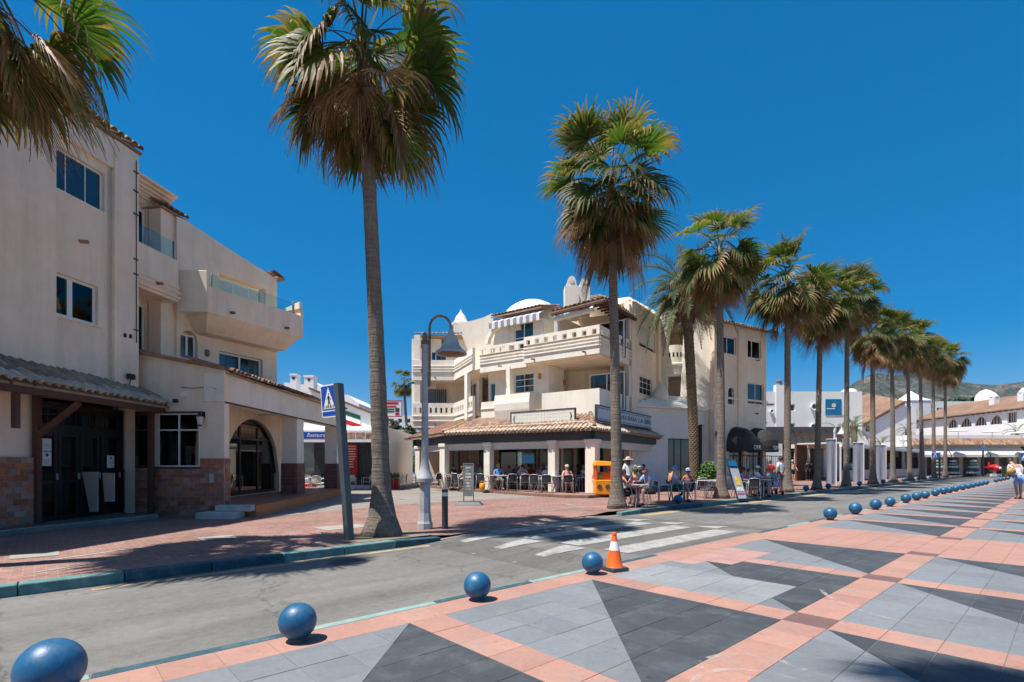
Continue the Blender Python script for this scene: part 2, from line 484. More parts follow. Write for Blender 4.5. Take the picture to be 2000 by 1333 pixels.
def asphalt_mat(name, c, tyre=True):
    m = bpy.data.materials.new(name); m.use_nodes = True
    N = m.node_tree.nodes; L = m.node_tree.links
    b = N['Principled BSDF']; b.inputs['Roughness'].default_value = 0.88
    v = street_vec(N, L)
    def noise(sc, d, lo, hi, a, bb, vv=v, rg=0.6):
        t = N.new('ShaderNodeTexNoise'); t.inputs['Scale'].default_value = sc; t.inputs['Detail'].default_value = d; t.inputs['Roughness'].default_value = rg; L.new(vv, t.inputs['Vector'])
        r = N.new('ShaderNodeMapRange'); L.new(t.outputs['Fac'], r.inputs[0])
        for i, q in enumerate((lo, hi, a, bb)): r.inputs[i + 1].default_value = q
        return r.outputs[0], t.outputs['Fac']
    def mul(x, y):
        q = N.new('ShaderNodeMath'); q.operation = 'MULTIPLY'; L.new(x, q.inputs[0]); L.new(y, q.inputs[1]); return q.outputs[0]
    mp = N.new('ShaderNodeMapping'); mp.inputs['Scale'].default_value = (0.12, 1.0, 1); L.new(v, mp.inputs['Vector'])
    f = mul(noise(0.5, 5, 0.3, 0.7, 0.86, 1.12)[0], noise(120, 3, 0.3, 0.7, 0.62, 1.38)[0])
    f = mul(f, noise(14, 4, 0.3, 0.7, 0.86, 1.12)[0])
    f = mul(f, noise(1.5, 5, 0.35, 0.7, 1.10, 0.80, mp.outputs[0], 0.65)[0])       # lengthwise wear
    mp2 = N.new('ShaderNodeMapping'); mp2.inputs['Scale'].default_value = (0.03, 1.6, 1); L.new(v, mp2.inputs['Vector'])
    f = mul(f, noise(1.1, 4, 0.5, 0.68, 1.0, 0.82, mp2.outputs[0], 0.6)[0])        # tyre tracks
    f = mul(f, noise(2.3, 6, 0.60, 0.72, 1.0, 0.72, v, 0.7)[0])                     # oil spots and patches
    # hairline cracks
    vo = N.new('ShaderNodeTexVoronoi'); vo.feature = 'DISTANCE_TO_EDGE'; vo.inputs['Scale'].default_value = 0.35
    nz = N.new('ShaderNodeTexNoise'); nz.inputs['Scale'].default_value = 2.0; nz.inputs['Detail'].default_value = 4; L.new(v, nz.inputs['Vector'])
    ad = N.new('ShaderNodeVectorMath'); ad.operation = 'ADD'; L.new(v, ad.inputs[0]); L.new(nz.outputs['Color'], ad.inputs[1]); L.new(ad.outputs[0], vo.inputs['Vector'])
    cr = N.new('ShaderNodeMapRange'); L.new(vo.outputs['Distance'], cr.inputs[0]); cr.inputs[1].default_value = 0.0; cr.inputs[2].default_value = 0.010; cr.inputs[3].default_value = 0.62; cr.inputs[4].default_value = 1.0
    f = mul(f, cr.outputs[0])
    sc = N.new('ShaderNodeVectorMath'); sc.operation = 'SCALE'; sc.inputs[0].default_value = c; L.new(f, sc.inputs['Scale'])
    L.new(sc.outputs[0], b.inputs['Base Color'])
    bp = N.new('ShaderNodeBump'); bp.inputs['Strength'].default_value = 0.35; bp.inputs['Distance'].default_value = 0.006
    L.new(noise(190, 2, 0, 1, 0, 1)[1], bp.inputs['Height']); L.new(bp.outputs[0], b.inputs['Normal'])
    return m
M['asphalt'] = asphalt_mat('sun bleached asphalt', (0.162, 0.156, 0.145))
M['asphalt_dark'] = asphalt_mat('darker asphalt patch', (0.122, 0.118, 0.111))
M['plaza'] = asphalt_mat('grey plaza paving', (0.235, 0.21, 0.185))
M['pavers'] = paver_mat('red brick pavers', (0.275, 0.143, 0.114), (0.225, 0.12, 0.098), (0.30, 0.235, 0.20), 0.22, 0.11)
M['paint'] = mat('worn white road paint', (0.315, 0.308, 0.295), 0.85, var=0.22, scale=6, bump=0.2, bscale=120, dirt=(0.15, 0.142, 0.13), dirt_amt=1.0, dirt_scale=3.2)
M['paint_yellow'] = mat('worn yellow road paint', (0.38, 0.28, 0.145), 0.8, var=0.15, scale=4, dirt=(0.25, 0.22, 0.18), dirt_amt=0.9, dirt_scale=6)
M['slab_light'] = mat('light blue grey paving slab', (0.163, 0.178, 0.196), 0.72, var=0.10, scale=1.1, bump=0.12, bscale=220, objvar=0.10, dirt=(0.21, 0.21, 0.20), dirt_amt=0.6, dirt_scale=1.6, specks=0.28)
M['slab_dark'] = mat('dark slate paving slab', (0.047, 0.055, 0.064), 0.72, var=0.14, scale=1.3, bump=0.12, bscale=220, objvar=0.15, dirt=(0.12, 0.125, 0.13), dirt_amt=0.55, dirt_scale=2.6, specks=0.28)
M['slab_salmon'] = mat('salmon paving slab', (0.36, 0.195, 0.153), 0.75, var=0.09, scale=1.2, bump=0.12, bscale=220, objvar=0.09, dirt=(0.29, 0.215, 0.18), dirt_amt=0.75, dirt_scale=1.7, specks=0.28)
M['slab_purple'] = mat('purple brown paving slab', (0.16, 0.088, 0.082), 0.72, var=0.14, scale=2, bump=0.12, bscale=220, objvar=0.08, specks=0.28)
M['slab_pink'] = mat('pale pink patched slab', (0.36, 0.215, 0.185), 0.8, var=0.1, scale=2, bump=0.12, bscale=220, objvar=0.05, specks=0.28)
M['slab_pale'] = mat('pale patched grey slab', (0.225, 0.238, 0.25), 0.75, var=0.1, scale=2, bump=0.12, bscale=220, objvar=0.05, specks=0.28)
M['grout'] = mat('paving joint', (0.16, 0.15, 0.14), 0.95, var=0.2, scale=3)
M['soil'] = mat('dry ground', (0.22, 0.18, 0.13), 0.95, var=0.2, scale=0.01)

mb = MB(); mb.quad((-9000, -9000, -0.135), (9000, -9000, -0.135), (9000, 9000, -0.135), (-9000, 9000, -0.135))
tag(mb.build('ground', M['soil']), 'dry flat ground under the whole town', kind='structure')

B_NEAR = 4.34
def b_far(a):
    if a < 5.6: return 8.12 + 0.02 * a
    if a < 12.2:
        t = (a - 5.6) / 6.6; t = t * t * (3 - 2 * t)
        return 8.23 * (1 - t) + 8.95 * t
    return 8.95
def road_z(a):
    def ss(x): x = max(0, min(1, x)); return x * x * (3 - 2 * x)
    return -0.10 + 0.085 * (ss((a - 5.1) / 1.6) - ss((a - 11.0) / 1.6))
asteps = [-40, -20, -10] + [-5 + 0.5 * i for i in range(50)] + [20 + 4 * i for i in range(40)]
mb = MB()
for i in range(len(asteps) - 1):
    a0, a1 = asteps[i], asteps[i + 1]
    for j in range(6):
        q = []
        for a, t in ((a0, j / 6), (a1, j / 6), (a1, (j + 1) / 6), (a0, (j + 1) / 6)):
            b = B_NEAR + 0.05 + (b_far(a) - B_NEAR - 0.02) * t
            q.append(S(a, b, road_z(a)))
        mb.quad(*q)
road = tag(mb.build('road', M['asphalt'], smooth=True), 'grey sun bleached asphalt road along the promenade', kind='structure')
road.data.polygons.foreach_set('use_smooth', [True] * len(road.data.polygons))

def strip(mbx, pts, lift=0.004, mi=0):
    """flat marking following the road: pts are (a, b) corners of a quad, subdivided lengthwise"""
    n = 8
    (a0, b0), (a1, b1), (a2, b2), (a3, b3) = pts
    for i in range(n):
        t, s = i / n, (i + 1) / n
        q = [(a0 + (a1 - a0) * t, b0 + (b1 - b0) * t), (a0 + (a1 - a0) * s, b0 + (b1 - b0) * s), (a3 + (a2 - a3) * s, b3 + (b2 - b3) * s), (a3 + (a2 - a3) * t, b3 + (b2 - b3) * t)]
        mbx.quad(*[S(a, b, road_z(a) + lift) for a, b in q], mi)
# darker patch of the raised crossing table, zebra stripes, ramp teeth, yellow line
mb = MB(); strip(mb, [(5.2, 4.55), (12.5, 4.55), (12.5, 8.85), (5.2, 8.2)], 0.004)
mb.build('asphalt_patch', M['asphalt_dark'], road)
for k in range(4):
    b0 = 4.78 + 1.02 * k
    mb = MB(); strip(mb, [(6.85, b0), (10.75, b0), (10.75, b0 + 0.5), (6.85, b0 + 0.5)], 0.008)
    mb.build('zebra_stripe', M['paint'], road)
for k in range(3):
    b0 = 5.52 + 1.02 * k
    mb = MB(); strip(mb, [(5.25, b0 + 0.24), (6.75, b0), (6.75, b0 + 0.5), (5.25, b0 + 0.26)], 0.008)
    mb.build('ramp_tooth_marking', M['paint'], road)
for k in range(3):
    b0 = 5.3 + 1.02 * k
    mb = MB(); strip(mb, [(10.95, b0), (12.4, b0 + 0.24), (12.4, b0 + 0.26), (10.95, b0 + 0.5)], 0.008)
    mb.build('ramp_tooth_marking', M['paint'], road)
for (a0, a1, off) in ((-9, -1.2, 0.30), (0.4, 2.9, 0.26), (2.9, 5.9, 0.24)):
    mb = MB(); strip(mb, [(a0, b_far(a0) - off), (a1, b_far(a1) - off), (a1, b_far(a1) - off + 0.11), (a0, b_far(a0) - off + 0.11)], 0.004)
    mb.build('yellow_line', M['paint_yellow'], road)
for (a0, a1) in ((13, 30), (31, 60)):
    mb = MB(); strip(mb, [(a0, b_far(a0) - 0.5), (a1, b_far(a1) - 0.5), (a1, b_far(a1) - 0.2), (a0, b_far(a0) - 0.2)], 0.004)
    mb.build('yellow_line', M['paint_yellow'], road)
# manhole cover
mh = G(681, 1098, -0.1)
t = thing('manhole_cover', 'round cast iron manhole cover in the asphalt near the kerb', 'manhole cover', (mh.x, mh.y, -0.1))
M['iron'] = mat('worn cast iron', (0.10, 0.095, 0.09), 0.6, metal=0.3, var=0.25, scale=20, bump=0.2, bscale=90)
mb = MB(); mb.lathe([(0.30, -0.02), (0.30, 0.006), (0.275, 0.006), (0.275, 0.001)], (mh.x, mh.y, -0.1), 32, cap=False); mb.build('rim', M['iron'], t)
mb = MB(); mb.lathe([(0.272, -0.02), (0.272, 0.003)], (mh.x, mh.y, -0.1), 32)
for i in range(-6, 7):
    w = math.sqrt(max(0, 0.26 ** 2 - (i * 0.04) ** 2))
    if w > 0.02:
        c = mh; d = Vector((SX, SY, 0)); n_ = Vector((-SY, SX, 0))
        p = [c + n_ * (i * 0.04 + s2 * 0.012) + d * s1 * w for s1, s2 in ((-1, -1), (1, -1), (1, 1), (-1, 1))]
        mb.hexa([(q.x, q.y, -0.098) for q in p] + [(q.x, q.y, -0.091) for q in p])
mb.build('lid', M['iron'], t)
mh2 = G(910, 1121, -0.1)

# --- promenade ---
TS = 0.363
ang = math.atan2(SY, SX)
mb = MB(); mb.quad(S(-40, -9, -0.0045), S(160, -9, -0.0045), S(160, B_NEAR, -0.0045), S(-40, B_NEAR, -0.0045))
prom = tag(mb.build('promenade', M['grout']), 'paved seafront promenade of salmon, slate and grey slabs', kind='structure')
slab_mats = {'L': M['slab_light'], 'D': M['slab_dark'], 'S': M['slab_salmon'], 'P': M['slab_purple'], 'K': M['slab_pink'], 'W': M['slab_pale']}
def slab_mesh(shape, key):
    mb = MB(); g = 0.0022; c = 0.0016; e = TS - g
    if shape == 'sq': q = [(g, g), (e, g), (e, e), (g, e)]
    elif shape == 'up': q = [(g * 0.3, g * 1.8), (e - g * 0.8, e), (g, e)]
    else: q = [(g * 1.8, g), (e, g), (e, e - g * 0.8)]
    cx = sum(p[0] for p in q) / len(q); cy = sum(p[1] for p in q) / len(q)
    qi = [(p[0] + (cx - p[0]) * c / 0.15, p[1] + (cy - p[1]) * c / 0.15) for p in q]
    n = len(q)
    vs = [(x, y, -0.02) for x, y in q] + [(x, y, -0.002) for x, y in q] + [(x, y, 0) for x, y in qi]
    fs = [tuple(range(2 * n, 3 * n))]
    for r in (0, 1):
        fs += [(r * n + i, r * n + (i + 1) % n, r * n + n + (i + 1) % n, r * n + n + i) for i in range(n)]
    mb.add(vs, fs)
    return mb.mesh('slab', slab_mats[key])
slab_lib = {(s, k): slab_mesh(s, k) for k in slab_mats for s in ('sq', 'up', 'dn')}
PITCH = 7 * TS
A0 = 2.38; BC = 1.42          # cross band origin, centre band origin
def cell(ia, jb):
    """shape list for grid cell: ia along the street, jb across; bands sit at index 0 mod 7"""
    i = ia % 7; j = jb % 7; fi = ia // 7; fj = jb // 7
    wide = fi == 3 and i > 0
    if j == 0 and i == 0: return [('sq', 'P' if fj <= 0 else 'S')]
    if j == 0 or i == 0:
        if i == 0 and fi == 2 and jb in (4, 5, 6): return [('sq', 'K')]
        return [('sq', 'S')]
    if wide: return [('sq', 'S')]
    if fi == 1 and fj == 0:
        if (i, j) in ((1, 2), (2, 2), (3, 2), (1, 3), (2, 3), (3, 3), (1, 4), (2, 4), (3, 4), (1, 5), (2, 5), (1, 6), (2, 6), (3, 6), (3, 5)): return [('sq', 'W')]
        if i == 6 and j >= 5: return [('sq', 'K')]
        if i == 5 and j == 6: return [('sq', 'K')]
    if fi == 2 and fj == 0 and i in (1, 2) and j >= 5: return [('sq', 'K')]
    if i < j: return [('sq', 'L')]
    if i > j: return [('sq', 'D')]
    return [('up', 'L'), ('dn', 'D')]
near = []; rest = []
prng = random.Random(3)
for ia in range(-35, 125):
    for jb in range(-28, 8):
        a = A0 + ia * TS; b = BC + jb * TS
        c = S(a + TS / 2, b + TS / 2)
        seen = False
        if c.y > 2.7:
            u = 1000 + 1000 * c.x / c.y; v = 908 + 1400 / c.y
            seen = u < 2080 and u > -80 and v < 1420
        (near if c.y < 7.4 and seen else rest).append((c.y, ia, jb, a, b))
near.sort()
rest = near[285:] + rest
for (y, ia, jb, a, b) in near[:285]:
    for shp, k in cell(ia, jb):
        p = S(a, b, prng.uniform(-0.0012, 0.0010))
        inst('paving_slab', slab_lib[(shp, k)], prom, p, (prng.uniform(-0.0015, 0.0015), prng.uniform(-0.0015, 0.0015), ang))
mb = MB(); keys = list(slab_mats)
for (y, ia, jb, a, b) in rest:
    if y > 26: continue
    g = 0.0022; z = prng.uniform(-0.0012, 0.0005)
    for shp, k in cell(ia, jb):
        q = {'sq': [(g, g), (TS - g, g), (TS - g, TS - g), (g, TS - g)], 'up': [(0, g), (TS - g, TS - g), (g, TS - g)], 'dn': [(g, g), (TS - g, g), (TS - g, TS - g)]}[shp]
        mb.poly([S(a + x, b + yy, z) for x, yy in q], keys.index(k))
for fi in range(-2, 60):                                   # far fields as whole triangles and bands
    for fj in range(-4, 1):
        a = A0 + fi * PITCH; b = BC + fj * PITCH
        c = S(a + 1.3, b + 1.3)
        if c.y < 24: continue
        def ok(aa, bb): return True
        z = -0.003
        s0, s1, e0, e1 = a, a + TS, a + TS, a + PITCH
        mb.poly([S(a, b, z), S(a + PITCH, b, z), S(a + PITCH, b + TS, z), S(a, b + TS, z)], 2)
        mb.poly([S(a, b + TS, z), S(a + TS, b + TS, z), S(a + TS, b + PITCH, z), S(a, b + PITCH, z)], 2)
        mb.poly([S(a + TS, b + TS, z), S(a + PITCH, b + PITCH, z), S(a + TS, b + PITCH, z)], 0)
        mb.poly([S(a + TS, b + TS, z), S(a + PITCH, b + TS, z), S(a + PITCH, b + PITCH, z)], 1)
for fi in range(8, 60):
    a = A0 + fi * PITCH; z = -0.0025
    mb.poly([S(a, BC + PITCH, z), S(a + PITCH, BC + PITCH, z), S(a + PITCH, B_NEAR, z), S(a, B_NEAR, z)], 2)
mb.build('slab_field', [slab_mats[k] for k in keys], prom, kind='stuff')
M['sand'] = mat('pale bounce sand', (0.50, 0.42, 0.31), 0.95, var=0.1, scale=0.4, bump=0.3, bscale=3)  # unseen beach, added so its pale sand brightens the shaded walls
mb = MB(); mb.quad(S(-300, -70, -0.05), S(400, -70, -0.05), S(400, -9.0, -0.05), S(-300, -9.0, -0.05))
tag(mb.build('beach', M['sand']), 'unseen sandy beach added to bounce light, on the sea side of the promenade', kind='structure')
M['sea'] = mat('blue sea water', (0.01, 0.05, 0.09), 0.12, var=0.2, scale=0.05, bump=0.4, bscale=0.8)
mb = MB(); mb.quad(S(-6000, -7000, -0.06), S(7000, -7000, -0.06), S(7000, -70, -0.06), S(-6000, -70, -0.06))
tag(mb.build('sea', M['sea']), 'blue sea beyond the beach', kind='structure')
# faint white skid arcs on the slabs
def scuff_mat():
    m = bpy.data.materials.new('pale scuff mark'); m.use_nodes = True
    N = m.node_tree.nodes; L = m.node_tree.links; b = N['Principled BSDF']; b.inputs['Base Color'].default_value = (0.52, 0.46, 0.42, 1); b.inputs['Roughness'].default_value = 0.9
    g = N.new('ShaderNodeNewGeometry'); t = N.new('ShaderNodeTexNoise'); t.inputs['Scale'].default_value = 9; t.inputs['Detail'].default_value = 6; L.new(g.outputs['Position'], t.inputs['Vector'])
    q = N.new('ShaderNodeMapRange'); L.new(t.outputs['Fac'], q.inputs[0]); q.inputs[1].default_value = 0.42; q.inputs[2].default_value = 0.68; q.inputs[3].default_value = 0.0; q.inputs[4].default_value = 0.55
    L.new(q.outputs[0], b.inputs['Alpha']); return m
M['scuff'] = scuff_mat()
def arc_mark(u0, v0, rad_, a0, a1, w):
    c = G(u0, v0); mb = MB(); n = 28
    for i in range(n):
        q = []
        for k, r in ((i, rad_ - w / 2), (i + 1, rad_ - w / 2), (i + 1, rad_ + w / 2), (i, rad_ + w / 2)):
            a = a0 + (a1 - a0) * k / n; q.append((c.x + r * math.cos(a), c.y + r * math.sin(a), 0.0025))
        mb.poly(q)
    return mb.build('scuff_mark', M['scuff'], prom)
arc_mark(1480, 1318, 0.36, R(10), R(165), 0.05); arc_mark(1490, 1360, 0.40, R(20), R(170), 0.045); arc_mark(1900, 1180, 1.3, R(150), R(215), 0.05)
# near kerb stones
def kerb_stone(a0, a1, b0, b1, z0, z1, m, parent):
    mb = MB(); g = 0.004
    pts = [S(a0 + g, b0), S(a1 - g, b0), S(a1 - g, b1), S(a0 + g, b1)]
    mb.hexa([(p.x, p.y, z0) for p in pts] + [(p.x, p.y, z1) for p in pts])
    return mb.build('kerb_stone', m, parent, bevel=0.012)
k = -6
while True:
    a0 = 0.22 + 1.36 * k
    if a0 > 46: break
    if 5.9 < a0 < 10.9: k += 1; continue
    kerb_stone(a0, a0 + 1.36, B_NEAR + 0.003, B_NEAR + 0.105, -0.2, 0.0, M['blue_kerb'] if k % 2 == 0 else M['aqua_kerb'], prom)
    k += 1
mb = MB()
for i in range(6):
    a0 = 5.66 + i * 0.86; pts = [S(a0, B_NEAR + 0.003), S(a0 + 0.86, B_NEAR + 0.003), S(a0 + 0.86, B_NEAR + 0.105), S(a0, B_NEAR + 0.105)]
    mb.hexa([(p.x, p.y, -0.2) for p in pts] + [(p.x, p.y, -0.006) for p in pts])
mb.build('flush_kerb', M['slab_salmon'], prom)

# --- far pavement ---
mb = MB(); lip = 0.20
for i in range(len(asteps) - 1):
    a0, a1 = asteps[i], asteps[i + 1]
    def low(a): return 5.9 < a < 12.0
    bs = [lip, lip + 0.35, 6, 70]
    for j in range(3):
        q = []
        for a, o in ((a0, bs[j]), (a1, bs[j]), (a1, bs[j + 1]), (a0, bs[j + 1])):
            z = 0.03
            if o == lip and low(a): z = -0.01
            q.append(S(a, b_far(a) + o, z))
        mb.quad(*q)
side = tag(mb.build('sidewalk', M['pavers']), 'red brick pavement in front of the cafes', kind='structure')
k = -9; a0 = -12.0; srng = random.Random(5)
while a0 < 78:
    ln = 0.98 if a0 < 30 else 2.5
    a1 = a0 + ln
    if a1 < 6.1 or a0 > 11.6:
        z1 = 0.034
        blue = (int(abs(a0) / 3.3) % 2 == 0) if a0 > 11 else (-6.9 < a0 < -4.9 or 0.4 < a0 < 2.0 or 4.6 < a0 < 5.6 or a0 < -9)
        m = M['blue_kerb'] if blue else M['teal_kerb']
        mb = MB(); g = 0.004
        pts = [S(a0 + g, b_far(a0)), S(a1 - g, b_far(a1)), S(a1 - g, b_far(a1) + lip), S(a0 + g, b_far(a0) + lip)]
        zz = [0.034, 0.034, 0.034, 0.034]
        if a1 > 5.0 and a0 < 6: zz = [0.034, 0.0, 0.0, 0.034]
        if a0 < 12.6 and a0 > 11: zz = [0.0, 0.034, 0.034, 0.0]
        mb.hexa([(p.x, p.y, -0.3) for p in pts] + [(p.x, p.y, z) for p, z in zip(pts, zz)])
        mb.build('kerb_stone', m, side, bevel=0.015)
    a0 = a1
mb = MB(); strip(mb, [(4.9, b_far(4.9)), (13.0, b_far(13.0)), (13.0, b_far(13.0) + lip + 0.02), (4.9, b_far(4.9) + lip + 0.02)], 0.003)
mb.build('dropped_kerb', M['plaza'], side)
# grey plaza between the buildings, white bay lines on it, patches in the red pavers
pz = [G(520, 1011, 0.03), G(640, 1000, 0.03), G(760, 988, 0.03), G(940, 977, 0.03), G(1040, 971.5, 0.03), Vector((6, 40, 0)), Vector((2, 75, 0)), Vector((-30, 75, 0)), Vector((-14, 30, 0)), Vector((-8.4, 14.2, 0))]
mb = MB(); mb.poly([(p.x, p.y, 0.0345) for p in pz])
tag(mb.build('plaza', M['plaza']), 'grey paved plaza between the two buildings', kind='structure')
def line_g(p, q, w, m, name, z=0.0385):
    d = (q - p).normalized(); n_ = Vector((-d.y, d.x, 0)) * w / 2
    mb = MB(); mb.poly([(x.x, x.y, z) for x in (p - n_, q - n_, q + n_, p + n_)]); return mb.build(name, m, side)
line_g(G(700, 963, 0.03), G(872, 983, 0.03), 0.12, M['paint'], 'bay_line')
line_g(G(1095, 983, 0.03), G(1140, 992, 0.03), 0.1, M['paint'], 'bay_line')
line_g(G(1035, 1000, 0.03), G(1140, 992, 0.03), 0.1, M['paint'], 'bay_line')
def patch(u0, v0, w, d, m, name, z=0.0365):
    c = G(u0, v0, 0.03); e = Vector((SX, SY, 0)); f = Vector((-SY, SX, 0))
    p = [c + e * (sx * w / 2) + f * (sy * d / 2) for sx, sy in ((-1, -1), (1, -1), (1, 1), (-1, 1))]
    mb = MB(); mb.poly([(q.x, q.y, z) for q in p]); return mb.build(name, m, side)
M['concrete'] = mat('grey concrete cover', (0.30, 0.29, 0.265), 0.9, var=0.15, scale=3, bump=0.2, bscale=60, dirt=(0.22, 0.2, 0.18), dirt_amt=0.5, dirt_scale=5)
patch(68, 1085, 0.55, 0.5, M['concrete'], 'utility_cover')
patch(425, 1051, 0.6, 0.5, M['concrete'], 'utility_cover')
patch(668, 1030, 1.0, 0.7, M['concrete'], 'utility_cover')
patch(745, 1046, 1.5, 1.25, M['soil'], 'tree_pit')
line_g(G(60, 1100, 0.03), G(330, 1062, 0.03), 0.09, M['concrete'], 'concrete_strip', 0.0355)
line_g(G(60, 1120, 0.03), G(250, 1090, 0.03), 0.07, M['concrete'], 'concrete_strip', 0.0355)
# terrace kerb round the corner bar, a real step
TZ = 0.15
ter = [(-5.9, 32.5), (-3.6, 28.2), (-1.6, 25.6), (0.75, 22.6), (2.2, 21.2), (3.1, 20.9), (4.3, 22.0), (8.6, 28.2), (10.6, 31.6), (12.0, 36), (2, 42), (-5, 38)]
mb = MB(); mb.prism(ter, 0.0, TZ)
tag(mb.build('terrace', M['pavers']), 'low brick paved terrace step under the corner bar arcade', kind='structure')

cx_, cy_ = 3.0, 28.0
mb = MB(); mb.prism([(cx_ + (x - cx_) * 1.012, cy_ + (y - cy_) * 1.012) for x, y in ter], 0.0, TZ - 0.03)
M['kerb_brown'] = mat('brown terrace kerb', (0.19, 0.105, 0.075), 0.85, var=0.2, scale=3, dirt=(0.28, 0.2, 0.15), dirt_amt=0.5)
tag(mb.build('terrace_kerb', M['kerb_brown']), 'brown kerb edging the terrace under the corner bar', kind='structure')
# ------------------------------------------------------------------ shared building pieces
def tile_mesh(name, m, r0=0.092, r1=0.074, ln=0.42, seg=6):
    mb = MB(); th = 0.014
    def arc(r, y):
        return [(r * math.cos(math.pi * k / seg), y, r * math.sin(math.pi * k / seg) * 0.92) for k in range(seg + 1)]
    o0, o1, i0, i1 = arc(r0, 0), arc(r1, ln), arc(r0 - th, 0), arc(r1 - th, ln)
    n = seg + 1
    vs = o0 + o1 + i0 + i1; fs = []
    for k in range(seg):
        fs += [(k, k + 1, n + k + 1, n + k), (2 * n + k + 1, 2 * n + k, 3 * n + k, 3 * n + k + 1), (k + 1, k, 2 * n + k, 2 * n + k + 1)]
    mb.add(vs, fs)
    return mb.mesh(name, m)
TILE = tile_mesh('roof tile', M['tile'])
TILE_OLD = tile_mesh('old roof tile', M['tile_old'])
trng = random.Random(11)
def tile_roof(parent, E0, E1, up, rows, pitch=0.2, mesh=None, expo=0.33, limit=300, clip=None, poly=None, jit=1.0, scale=1.0):
    """barrel tiles in courses from the eave E0-E1 upwards along up"""
    mesh = mesh or TILE
    E0, E1, up = Vector(E0), Vector(E1), Vector(up)
    base = base_of(parent)
    L_ = (E1 - E0).length; d = (E1 - E0).normalized(); y = up.normalized(); y = (y - d * y.dot(d)).normalized(); z = d.cross(y)
    if z.z < 0: d = -d; E0, E1 = E1, E0; z = d.cross(y)
    cols = max(1, int(round(L_ / pitch)))
    done = 0; mb = MB()
    for r in range(rows):
        for c in range(cols):
            if clip and not clip((c + 0.5) / cols, r): continue
            p = E0 + d * ((c + 0.5) * L_ / cols + trng.uniform(-0.008, 0.008) * jit) + y * (r * expo + trng.uniform(-0.02, 0.02) * jit) + z * (0.012 + trng.uniform(0, 0.008))
            if poly:
                c2 = p + y * 0.15; ins = True
                for i_ in range(len(poly)):
                    a_, b_ = poly[i_], poly[(i_ + 1) % len(poly)]
                    if (b_[0] - a_[0]) * (c2.y - a_[1]) - (b_[1] - a_[1]) * (c2.x - a_[0]) < -0.02: ins = False
                if not ins: continue
            zt = trng.uniform(-0.03, 0.03) * jit; tl = -0.045 + trng.uniform(-0.02, 0.02) * jit
            mt = Matrix((d, y, z)).transposed() @ Matrix.Rotation(zt, 3, 'Z') @ Matrix.Rotation(-tl, 3, 'X')
            s = scale * trng.uniform(0.96, 1.04)
            if done < limit:
                inst('roof_tile', mesh, parent, p - base, mt.to_euler(), (s, s, s)); done += 1
            else:
                n0 = len(mb.v)
                mb.add([p + mt @ (v.co * s) for v in mesh.vertices], [tuple(f.vertices) for f in mesh.polygons])
    if mb.v: mb.build('roof_tiling', mesh.materials[0], parent, kind='stuff')
    return done
def window(parent, fr, s0, s1, z0, z1, n, cols=(0.5,), rows=(), fw=0.05, fm='white_pvc', pm='pane', depth=0.05, name='window', pane_n=-0.02, bar=None, sill=False):
    bar = bar or fw
    mb = MB()
    fr.box(mb, s0, s1, n - depth, n, z0, z0 + fw); fr.box(mb, s0, s1, n - depth, n, z1 - fw, z1)
    fr.box(mb, s0, s0 + fw, n - depth, n, z0 + fw, z1 - fw); fr.box(mb, s1 - fw, s1, n - depth, n, z0 + fw, z1 - fw)
    cs = [s0 + fw] + [s0 + (s1 - s0) * c for c in cols] + [s1 - fw]
    rs = [z0 + fw] + [z0 + (z1 - z0) * r for r in rows] + [z1 - fw]
    for c in cs[1:-1]: fr.box(mb, c - bar / 2, c + bar / 2, n - depth + 0.004, n - 0.004, z0 + fw, z1 - fw)
    for r in rs[1:-1]: fr.box(mb, s0 + fw, s1 - fw, n - depth + 0.008, n - 0.008, r - bar / 2, r + bar / 2)
    w = mb.build(name, M[fm], parent)
    for i in range(len(cs) - 1):
        for j in range(len(rs) - 1):
            p = MB(); fr.box(p, cs[i] + 0.001, cs[i + 1] - 0.001, n + pane_n - 0.008, n + pane_n, rs[j] + 0.001, rs[j + 1] - 0.001)
            p.build('pane', M[pm] if isinstance(pm, str) else pm, w)
    if pm == 'pane' and fm in ('white_pvc', 'wood_brown') and s1 - s0 > 0.4:
        w_ = s1 - s0
        for o in w.children: o.data.materials[0] = M['glass_house']
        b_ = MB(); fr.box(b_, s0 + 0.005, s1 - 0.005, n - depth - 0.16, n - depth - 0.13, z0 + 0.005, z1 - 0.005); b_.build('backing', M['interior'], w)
        for (ca, cb) in ((0.03, 0.03 + trng.uniform(0.12, 0.42)), (0.97 - trng.uniform(0.10, 0.40), 0.97)):
            c_ = MB(); k_ = 6
            for i in range(k_):
                a_, e_ = s0 + w_ * (ca + (cb - ca) * i / k_), s0 + w_ * (ca + (cb - ca) * (i + 1) / k_); d0, d1 = (0.0, 0.03) if i % 2 else (0.03, 0.0)
                c_.quad(fr(a_, n - depth - 0.06 + d0, z0 + 0.02), fr(e_, n - depth - 0.06 + d1, z0 + 0.02), fr(e_, n - depth - 0.06 + d1, z1 - 0.02), fr(a_, n - depth - 0.06 + d0, z1 - 0.02))
            c_.build('curtain', M['curtain'], w)
    if sill:
        p = MB(); fr.box(p, s0 - 0.05, s1 + 0.05, n - depth, n + sill, z0 - 0.05, z0 - 0.001); p.build('sill', M['stucco_white'], w)
    return w
BRICK = None
def brick_mesh():
    mb = MB(); c = 0.03
    mb.hexa([(0.0, -1, 0.0), (1, -1, 0.0), (1, 0, 0.0), (0.0, 0, 0.0), (0.0, -1, 1), (1, -1, 1), (1, 0, 1), (0.0, 0, 1)])
    return mb
brick_lib = {}
